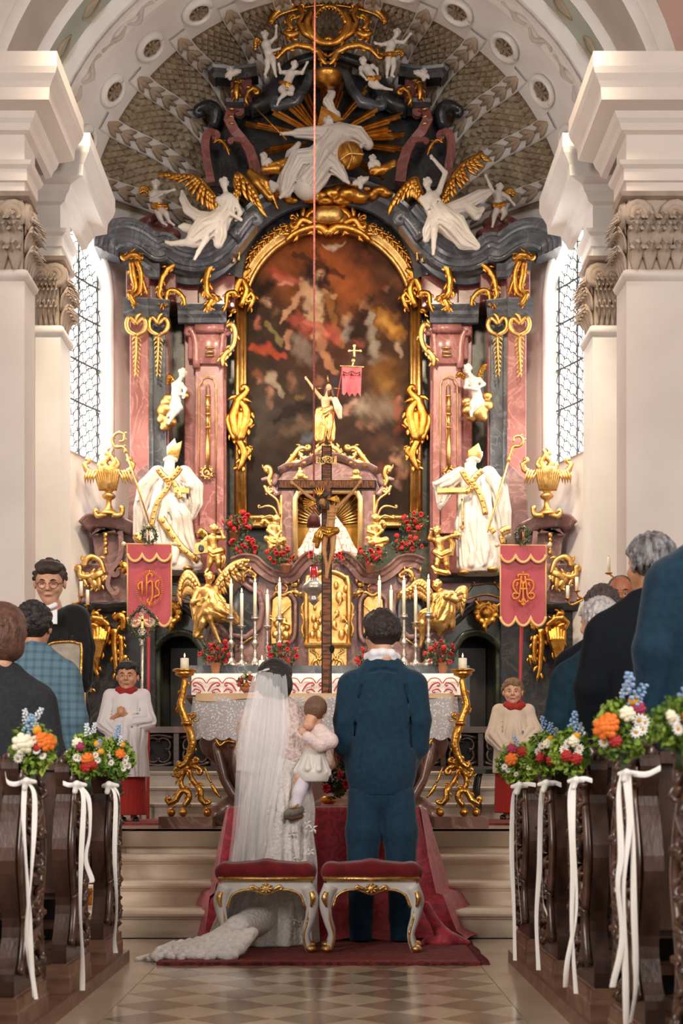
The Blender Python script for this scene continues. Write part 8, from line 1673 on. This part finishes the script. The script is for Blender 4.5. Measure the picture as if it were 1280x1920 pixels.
# vase of roses on the kneeler
t = thing('rose_arrangement', 'dark red roses with greenery in a brass bowl between bride and groom', 'flowers'); Y = 8.3; s = Y/FPX
g = G(); g.lathe([(9*s, 0), (15*s, 5*s), (14*s, 12*s), (9*s, 15*s)], W(616, 1508, Y), 16); g.mk('brass_bowl', M_gold, t); leafcloud('foliage', 632, 1452, 28, 46, Y, 500, 6, M_leaf, t, 9)
for x, y in ((640, 1408), (636, 1452), (612, 1478), (650, 1470), (628, 1420)): put('rose', BLM, t, PP([(x, y, 22)], Y)[0], 9*s, (1.4, 0, x))
# rug
M_rug = mat('oriental_rug', '7a2a26', '4c1a1c', 34, .95, detail=2, lo=.46, hi=.56, stretch=(1, 3, 1))
t = thing('oriental_rug', 'worn red oriental rug under the stools', 'rug')
g = G(); g.box((0, 7.43, .008), (1.6, 1.16, .014)); g.mk('pile', M_rug, t, smooth=False)
g = G(); g.box((0, 6.9, .016), (1.58, .04, .004)); g.mk('border_stripe', mat('rug_border', '9a4a3a', '5c2220', 60, .95), t, smooth=False)
g = G()
for k in range(60): y = 6.87+k*.019; g.tube([(.8, y, .008), (.85+.01*math.sin(k*3), y+.008*math.sin(k*5), .004)], .004, n=3)
g.mk('fringe', M_rug, t, smooth=False, kind='stuff')
# stools
M_ivory = mat('ivory_lacquer', 'd6d2cc', 'c8c2ba', 5, .35)
def stool(xc, label):
    t = thing('gilt_stool', label, 'stool'); Y = 7.28; s = Y/FPX
    S = Sc(Y+.11, 1.8); S.ell((xc, 1632, 0), (91, 17, 42), 3)
    for a, b in ((-1, -1), (1, -1), (1, 1), (-1, 1)): S.limb([(xc+a*76, 1634, b*28, 15), (xc, 1630, b*30, 17)], 10); S.limb([(xc+a*76, 1634, -28, 14), (xc+a*76, 1634, 28, 14)], 10)
    S.mesh('cushion', M_velvet, t, ymax=1649)
    g = G(); c = np.array((WX(xc, Y), Y+.11)); hw, hd = 88*s, .125; zt = WZ(1647, Y); g.sweep([(c[0]-hw, c[1]-hd), (c[0]+hw, c[1]-hd), (c[0]+hw, c[1]+hd), (c[0]-hw, c[1]+hd)], [(-.02, zt+.01), (.004, zt+.01), (.01, zt), (.004, zt-.012), (-.02, zt-.014)], closed=True); g.mk('gilt_rim', M_gold2, t)
    for k in range(40): pass
    g = G()
    for k in range(44): g.ell(W(xc-84+k*168/43, 1645, Y-.014), (.0045,)*3, 6, 4)
    g.mk('nail_row', M_gold2, t, kind='stuff')
    for yo in (0, .22):                                     # apron: arched board between the legs, front and back
        g = G(); top = [(-84, 1651), (84, 1651)]; bot = [(74, 1700), (66, 1678), (48, 1668), (28, 1667), (12, 1672), (0, 1676), (-12, 1672), (-28, 1667), (-48, 1668), (-66, 1678), (-74, 1700)]
        P_ = [(xc+x, y) for x, y in top+[(86, 1690)]+bot+[(-86, 1690)]]
        g.pxprism(P_, Y, .025, -yo-.0, .003); g.mk('apron', M_ivory, t, smooth=False)
        g = G(); stroke(g, [(xc-72, 1702), (xc-64, 1680), (xc-46, 1670), (xc-26, 1669), (xc-10, 1674), (xc, 1677), (xc+10, 1674), (xc+26, 1669), (xc+46, 1670), (xc+64, 1680), (xc+72, 1702)], Y+yo-.006, 2.2, n=6, sm=4); g.mk('apron_edging', M_gold2, t)
        if yo == 0:
            g = G(); g.ell(W(xc, 1666, Y-.015), (11*s, .02, 9*s), 14, 8)
            for a in range(8): leaf(g, [(xc, 1666, 6), (xc+10*math.cos(a*pi/4), 1666+8*math.sin(a*pi/4), 8), (xc+15*math.cos(a*pi/4+.3), 1666+10*math.sin(a*pi/4+.3), 5)], Y-.01, 3)
            for sg in (-1, 1): stroke(g, [(xc+sg*14, 1668, 4), (xc+sg*24, 1662, 4)], Y-.01, [3, 3], curl1=sg*4)
            g.mk('shell_ornament', M_gold2, t)
    for sg in (-1, 1):
        for yo in (0, .22):
            g = G(); L_ = [(xc+sg*76, 1660), (xc+sg*86, 1690), (xc+sg*82, 1725), (xc+sg*74, 1755), (xc+sg*78, 1778), (xc+sg*84, 1788)]
            zz = Y+yo+.01; fz = 0 if yo == 0 else None
            pts = PP(L_, zz); z1 = pts[-1][2]; z0 = pts[0][2]; 
            for p in pts: p[2] = .02+(p[2]-z1)*(z0-.02)/(z0-z1)
            g.tube(pts, [14*s, 13*s, 9*s, 7*s, 7*s, 9*s], n=10, sm=5); lg = g.mk('leg', M_ivory, t)
            g = G(); g.tube([p+np.array((-sg*.010, -.018, 0)) for p in pts[1:]], [3*s, 2.6*s, 2.2*s, 2*s, 2*s], n=6, sm=5); g.mk('leg_gilding', M_gold2, lg)
            g = G(); g.ell(pts[-1]+np.array((sg*.0, -.01, .012)), (.03, .036, .022), 12, 8); g.mk('gilt_foot', M_gold2, lg)
            if yo == 0: g = G(); stroke(g, [(xc+sg*84, 1672, 6), (xc+sg*88, 1684, 8), (xc+sg*84, 1700, 6)], Y-.01, [4, 6, 2], n=6); g.mk('knee_ornament', M_gold2, lg)
    return t
stool(499, 'red velvet stool with gilded ivory legs behind the bride'); stool(696, 'red velvet stool with gilded ivory legs behind the groom')
# ================================================================ pews
M_wood = mat('pew_walnut', '4a3024', '2c1a12', 6, .38, stretch=(2, 2, .6), coat=.25, bump=.08, bscale=40); M_carve = mat('carved_walnut', '5a3a2a', '2e1b12', 14, .36, coat=.3); M_plinth = mat('pew_plinth', '7a5844', '5c4030', 6, .42, stretch=(1, 3, 3))
OUT = [(-.2, .17), (.22, .17), (.22, .25), (.17, .29), (.13, .40), (.16, .52), (.20, .64), (.17, .76), (.13, .84), (.17, .90), (.16, .96), (.1, .99), (-.1, .99), (-.14, .94), (-.11, .85), (-.15, .76), (-.19, .63), (-.15, .5), (-.12, .40), (-.16, .3), (-.2, .25)]
def pew_master():
    t = thing('pew'); T = .06
    q = catmull([(a, b, 0) for a, b in OUT]+[(OUT[0][0], OUT[0][1], 0)], 3)[:-1]; n = len(q)
    V = [(0, a, b) for a, b, _ in q]+[(T, a, b) for a, b, _ in q]; Fc = [tuple(range(n)), tuple(range(2*n-1, n-1, -1))]+[(i, i+n, (i+1) % n+n, (i+1) % n) for i in range(n)]
    en = mk('pew_end', V, Fc, M_wood, t, smooth=False)
    def cs(P_, r, **k):                                   # carved stroke on the aisle face (x<0), given as (y, z)
        g = G(); P3 = [np.array((-.012, a, b)) for a, b in P_]; g.tube(P3, r, n=6, sm=4, up=(-1, 0, 0), **k); return g
    for sg in (-1, 1):                                    # edge mouldings that follow the outline
        pts = [(a*.86, b) for a, b in OUT if (a*sg > 0 and .2 < b < .98)]; pts = sorted(pts, key=lambda p: p[1]); g = cs(pts, [.016, .02, .018, .016]); g.mk('edge_moulding', M_carve, en)
    rnd = random.Random(3)
    for k in range(7):                                    # acanthus scrolls climbing the panel
        z = .25+k*.1; sg = 1 if k % 2 else -1; w = .09+.03*math.sin(z*9)
        g = cs([(-sg*w*.5, z-.03), (sg*w*.2, z+.0), (sg*w, z+.05), (sg*w*.7, z+.1), (sg*w*.25, z+.085), (sg*w*.4, z+.05)], [.012, .02, .022, .018, .014, .012])
        for j in range(11):
            a = rnd.uniform(-.11, .11); b = z+rnd.uniform(0, .1); an = rnd.uniform(0, 6.3); g.tube([np.array((-.015, a, b)), np.array((-.035, a+.03*math.cos(an), b+.03*math.sin(an))), np.array((-.015, a+.06*math.cos(an+.5), b+.06*math.sin(an+.5)))], [.006, rnd.uniform(.01, .02), .004], n=5, sm=2, flat=.7)
        g.mk('carved_scroll', M_carve, en)
    g = G(); g.tube([(T/2, .13, .97), (T/2, .0, 1.0), (T/2, -.13, .97)], [.03, .036, .03], n=8, sm=3, flat=.7); g.mk('arm_cap', M_carve, en)
    g = G(); g.sweep([(-.02, .26), (-.02, -.24), (T+.02, -.24), (T+.02, .26)], [(0, .06), (0, .12), (-.01, .135), (-.014, .16), (-.02, .175)]); g.box((T/2, .01, .115), (T+.03, .48, .11)); g.mk('foot_block', M_plinth, en, smooth=False)
    L_ = 2.3
    g = G(); g.box((T+L_/2, -.1, .70), (L_, .03, .5)); bk = g.mk('backrest', M_wood, t, smooth=False)
    g = G(); g.box((T+L_/2, -.1, .965), (L_, .07, .035)); g.mk('top_rail', M_wood, t, smooth=False)
    for k in range(4): g = G(); g.sweep([(T+.1+k*.56, -.118), (T+.58+k*.56, -.118)], [(0, .52), (.012, .53), (.012, .88), (0, .89)]); g.mk('back_panel', M_carve, bk, smooth=False)
    g = G(); g.box((T+L_/2, .06, .44), (L_, .3, .035)); g.mk('seat', M_wood, t, smooth=False)
    g = G(); g.box((T+L_/2, -.25, .25), (L_, .14, .03)); g.mk('kneeling_board', M_wood, t, smooth=False)
    return t
PM = pew_master()
def mirror_master(o): return mirror(o)
PL = mirror(PM)
ordn = ['front', 'second', 'third', 'fourth', 'fifth']
for side, ys, M0 in (('right', (6.66, 5.86, 5.06, 4.26, 3.46), PM), ('left', (6.62, 5.74, 4.84, 3.96), PL)):
    for i, y in enumerate(ys):
        o = M0 if i == 0 else clone(M0)
        o.location = ((.99 if side == 'right' else -.99), y, 0.); tag(o, f'carved dark walnut pew, {ordn[i]} row on the {side} of the aisle', 'pew', f'pews on the {side} of the aisle')
        if i: o.location = ((.99 if side == 'right' else -.99), y, 0.)
for sg, nm in ((-1, 'left'), (1, 'right')):
    g = G(); x0 = .955*sg
    g.box((sg*(.955+1.25), 4.4, .03), (2.5, 5.2, .06)); g.mk('floor', M_plinth, smooth=False, kind='structure')
# ================================================================ bouquets and ribbons on the pew ends
def proto(name, g, m): o = g.mk(name, m); me = o.data; bpy.data.objects.remove(o); return me
g = G()
for k in range(11):
    a = 2*pi*k/11; d = np.array((math.cos(a), math.sin(a), 0)); g.tube([d*.25, d*.65+np.array((0, 0, .06)), d*1.05], [.1, .2, .08], n=5, flat=.3, up=(0, 0, 1), sm=2)
DAISY = proto('daisy', g, mat('daisy_white', 'e8e6e0', rough=.6)); g = G(); g.ell((0, 0, .08), (.3, .3, .16), 9, 5); DEYE = proto('eye', g, mat('daisy_eye', 'c89018', rough=.7))
g = G()
for r_, n_, z_, tl in ((.9, 7, 0, .5), (.6, 6, .15, .8), (.3, 4, .3, 1.)):
    for k in range(n_): a = 2*pi*k/n_+r_*3; g.ell((r_*math.cos(a)*.8, r_*math.sin(a)*.8, z_), (.42, .42, .36), 7, 5)
ROSE = proto('rose', g, mat('orange_rose', 'e87a20', 'd86414', 20, .6)); ROSER = ROSE.copy(); ROSER.materials[0] = mat('red_rose', 'a01812', rough=.6); ROSEW = ROSE.copy(); ROSEW.materials[0] = mat('cream_rose', 'e8e0c4', rough=.6); ROSEP = ROSE.copy(); ROSEP.materials[0] = mat('magenta_rose', '98284c', rough=.6)
g = G()
for k in range(18): a = k*2.4; z = k*.13; g.ell((.5*math.cos(a)*(1-k*.03), .5*math.sin(a)*(1-k*.03), z), (.24, .24, .17), 6, 4)
BLUE = proto('delphinium', g, mat('pale_blue_petal', 'a0bede', '7898c0', 20, .6)); BLUEW = BLUE.copy(); BLUEW.materials[0] = mat('white_bell', 'dde4e8', rough=.6)
g = G(); g.ell((0, 0, 0), (1, 1, 1), 10, 7); BALL = proto('billy_button', g, mat('mustard_bloom', 'd8981c', rough=.8))
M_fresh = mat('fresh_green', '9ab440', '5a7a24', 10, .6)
def bouquet(label, cx, cy, rx, ry, Y, seed, items):
    t = thing('pew_bouquet', label, 'bouquet'); s = Y/FPX; rnd = random.Random(seed)
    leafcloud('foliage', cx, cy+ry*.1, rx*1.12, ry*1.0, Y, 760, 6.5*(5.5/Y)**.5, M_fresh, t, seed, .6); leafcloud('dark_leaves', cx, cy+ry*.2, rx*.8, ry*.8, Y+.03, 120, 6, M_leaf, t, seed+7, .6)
    g = G()
    for k in range(7): g.tube(PP([(cx+(k-3)*3.2, cy+ry*.5, 0), (cx+(k-3)*1.5, cy+ry*1.1, 2), (cx+(k-3)*2.2, cy+ry*1.7, 0)], Y), 1.2*s, n=4)
    g.mk('stems', M_leaf, t, kind='stuff')
    for me, x, y, r in items:
        nm = me.name.split('.')[0]; o = put(nm, me, t, PP([(cx+x*rx, cy+y*ry, rx*(.75-.4*(x*x+y*y)))], Y)[0], r*s*(5.4/Y), (pi/2+rnd.uniform(-.4, .3), 0, rnd.uniform(-.5, .5)) if me not in (BLUE, BLUEW) else (rnd.uniform(.1, .5), rnd.uniform(-.4, .4), rnd.uniform(0, 6)))
        if me is DAISY: e = put('daisy_eye', DEYE, o, (0, 0, 0), 1.)
    return t
IT1 = [(ROSE, .72, -.12, 15), (ROSE, .5, -.22, 12), (ROSEW, -.3, -.05, 17), (BLUE, -.15, -.45, 14), (BLUEW, -.2, -.85, 10), (BLUEW, .15, -.95, 10), (BLUEW, .25, -.7, 9), (BALL, .3, -.55, 8), (DAISY, -.4, .3, 8), (DAISY, -.55, .5, 8), (DAISY, .3, .2, 7), (DAISY, .55, .4, 7), (DAISY, .2, -.2, 7), (ROSER, .3, .1, 6), (DAISY, -.5, .05, 8)]
IT2 = [(ROSE, .1, .25, 12), (ROSER, 0, .55, 12), (ROSER, .35, .5, 9), (ROSEP, -.3, -.25, 9), (BLUEW, .1, -.7, 11), (BLUEW, .35, -.8, 9), (BALL, .6, -.35, 8), (BALL, .75, -.05, 7), (DAISY, -.5, .2, 8), (DAISY, -.35, .25, 7), (DAISY, .5, .1, 7), (DAISY, .6, .3, 7), (ROSEW, -.45, -.4, 10), (BLUE, .6, -.15, 9)]
IT3 = [(BLUE, .1, -.75, 14), (BLUEW, .3, -.45, 10), (ROSE, .35, -.1, 11), (BALL, .45, -.5, 7), (DAISY, .6, .3, 8), (DAISY, .75, .45, 8), (DAISY, .5, .55, 8), (DAISY, .65, .1, 8), (DAISY, -.2, .3, 8), (DAISY, -.35, 0, 7), (ROSEW, -.45, -.15, 7)]
IT4 = [(ROSE, -.45, -.1, 14), (ROSER, .1, -.45, 12), (ROSEP, -.4, -.6, 11), (BLUE, -.1, -.75, 10), (BLUEW, .45, -.2, 8), (DAISY, -.75, .25, 8), (DAISY, -.6, .4, 8), (DAISY, -.2, .6, 6), (DAISY, .4, .3, 6)]
IT5 = [(BLUE, 0, -.85, 13), (BLUE, .3, -.7, 11), (ROSEW, .05, -.3, 10), (ROSER, -.35, .3, 10), (ROSER, .2, .4, 10), (DAISY, -.3, -.2, 8), (DAISY, .35, 0, 8), (DAISY, .25, .25, 8), (DAISY, -.5, .05, 8), (BALL, .2, -.5, 7), (BLUEW, .55, -.5, 11)]
IT6 = [(ROSE, -.72, .05, 17), (ROSE, -.6, -.1, 13), (BLUE, .05, -.8, 17), (BLUE, .25, -.6, 15), (BLUEW, -.05, -.95, 11), (ROSEP, .4, -.5, 10), (ROSEW, 0, -.35, 11), (DAISY, .4, -.15, 10), (DAISY, .6, -.1, 10), (DAISY, .5, .1, 10), (DAISY, .3, .2, 9), (ROSER, -.4, .45, 9), (DAISY, -.75, .5, 8), (BALL, .25, -.75, 8)]
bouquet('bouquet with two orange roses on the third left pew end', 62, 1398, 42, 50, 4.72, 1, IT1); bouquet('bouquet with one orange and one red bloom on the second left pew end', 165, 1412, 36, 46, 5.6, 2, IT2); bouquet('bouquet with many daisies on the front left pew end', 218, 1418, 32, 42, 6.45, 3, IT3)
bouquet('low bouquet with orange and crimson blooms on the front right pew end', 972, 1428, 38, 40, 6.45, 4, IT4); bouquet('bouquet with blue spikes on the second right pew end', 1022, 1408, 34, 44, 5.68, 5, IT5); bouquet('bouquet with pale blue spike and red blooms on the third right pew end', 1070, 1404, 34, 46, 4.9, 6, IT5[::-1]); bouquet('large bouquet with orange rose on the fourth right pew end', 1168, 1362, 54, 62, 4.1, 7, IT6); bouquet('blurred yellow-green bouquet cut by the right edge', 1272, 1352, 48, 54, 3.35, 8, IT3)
M_rib = mat('satin_ribbon', 'f0ece6', 'e6e0d8', 3, .4, sheen=.3)
def ribbon(label, Y, knot, strands, w=6.):
    t = thing('satin_ribbon', label, 'ribbon'); s = Y/FPX
    for q, P_ in enumerate(strands):
        C = np.array(PP(catmull([list(p)+[0]*(3-len(p)) for p in P_], 8).tolist(), Y)); n = len(C); g = G()
        wd = [np.array((math.cos(.9*math.sin(i*.13+q*1.3)), .6*math.sin(.9*math.sin(i*.13+q*1.3)), 0 if len(P_) > 4 else 1.))*w*.55*s for i in range(n)]
        if len(P_) <= 4: wd = [np.array((0, 0, 1.))*w*.5*s]*n
        g.grid([[C[i]-wd[i], C[i]+np.array((0, -.003, 0)), C[i]+wd[i]] for i in range(n)]); g.mk('streamer', M_rib, t)
    x, y = knot; S = Sc(Y, 1.5); S.limb([(x-12, y+3, 2, 4), (x, y, 10, 6), (x+14, y+2, 2, 4)], 3); S.limb([(x, y, 10, 5), (x-4, y+14, 8, 5)], 3); S.mesh('knot', M_rib, t)
ribbon('white satin ribbon on the third left pew end', 4.68, (52, 1464), [[(10, 1450), (14, 1466), (30, 1470), (52, 1462)], [(52, 1464, 6), (66, 1490, 8), (66, 1560, 10), (60, 1640, 8), (52, 1740, 10), (58, 1800, 8), (70, 1872, 10)], [(48, 1466, 6), (46, 1530, 9), (50, 1600, 10), (56, 1700, 8), (60, 1780, 10), (66, 1868, 8)]], 9)
ribbon('white satin ribbon on the second left pew end', 5.56, (146, 1470), [[(118, 1468), (130, 1472), (146, 1470)], [(148, 1472, 6), (158, 1500, 8), (154, 1600, 8), (152, 1700, 9), (156, 1790, 8), (156, 1856, 8)], [(150, 1472, 6), (168, 1500, 8), (170, 1560, 9), (162, 1610, 8), (174, 1650, 9), (164, 1656, 8)]], 9)
ribbon('white satin ribbon on the front left pew end', 6.42, (206, 1471), [[(192, 1474), (206, 1470)], [(208, 1472, 6), (218, 1500, 8), (216, 1600, 8), (220, 1700, 8), (216, 1760, 9), (218, 1786, 8)], [(212, 1472, 6), (226, 1500, 8), (222, 1580, 8), (224, 1645, 9)]], 8)
ribbon('white satin ribbon on the front right pew end', 6.42, (972, 1472), [[(972, 1472), (990, 1470), (1004, 1472)], [(968, 1474, 6), (960, 1500, 8), (958, 1600, 8), (962, 1700, 8), (964, 1800, 8)], [(970, 1474, 6), (966, 1520, 9), (968, 1620, 9), (976, 1728, 8)]], 8)
ribbon('white satin ribbon on the second right pew end', 5.62, (1022, 1468), [[(1022, 1468), (1040, 1468), (1052, 1472)], [(1018, 1470, 6), (1012, 1500, 8), (1010, 1620, 8), (1004, 1720, 9), (1008, 1818, 8)], [(1020, 1470, 6), (1014, 1560, 9), (1016, 1680, 8), (1024, 1714, 9)]], 9)
ribbon('white satin ribbon on the third right pew end', 4.84, (1078, 1462), [[(1078, 1462), (1096, 1460), (1110, 1464)], [(1072, 1464, 6), (1066, 1500, 8), (1072, 1620, 8), (1070, 1740, 9), (1078, 1862, 8)], [(1074, 1464, 6), (1072, 1560, 9), (1078, 1700, 9), (1062, 1800, 9), (1058, 1850, 8)]], 9)
ribbon('broad white satin ribbon on the fourth right pew end', 4.06, (1172, 1448), [[(1172, 1448), (1210, 1452), (1238, 1440)], [(1164, 1450, 6), (1158, 1490, 8), (1162, 1600, 9), (1156, 1660, 9), (1164, 1760, 8), (1146, 1850, 8)], [(1170, 1450, 6), (1178, 1540, 9), (1166, 1660, 10), (1170, 1800, 8), (1172, 1925, 8)], [(1176, 1450, 6), (1184, 1580, 9), (1186, 1700, 9), (1190, 1840, 8), (1180, 1916, 8)]], 11)
# ================================================================ finalize: put every Empty at the base of its thing
for o in list(COL.objects):
    if o.type == 'EMPTY' and o.parent is None and o.location.length < 1e-9 and o.children:
        lo = np.full(3, 1e9); hi = -lo
        def walk(c, off):
            global lo, hi
            off = off+np.array(c.location)
            if c.type == 'MESH':
                if c.location.length > 1e-9: co = off[None, :]
                else:
                    n = len(c.data.vertices); co = np.empty(n*3, np.float32); c.data.vertices.foreach_get('co', co); co = co.reshape(-1, 3)+off
                lo = np.minimum(lo, co.min(0)); hi = np.maximum(hi, co.max(0))
            for d in c.children: walk(d, off)
        for ch in o.children: walk(ch, np.zeros(3))
        c = ((lo[0]+hi[0])/2, (lo[1]+hi[1])/2, lo[2]); o.location = c
        for ch in o.children: ch.location = (ch.location[0]-c[0], ch.location[1]-c[1], ch.location[2]-c[2])
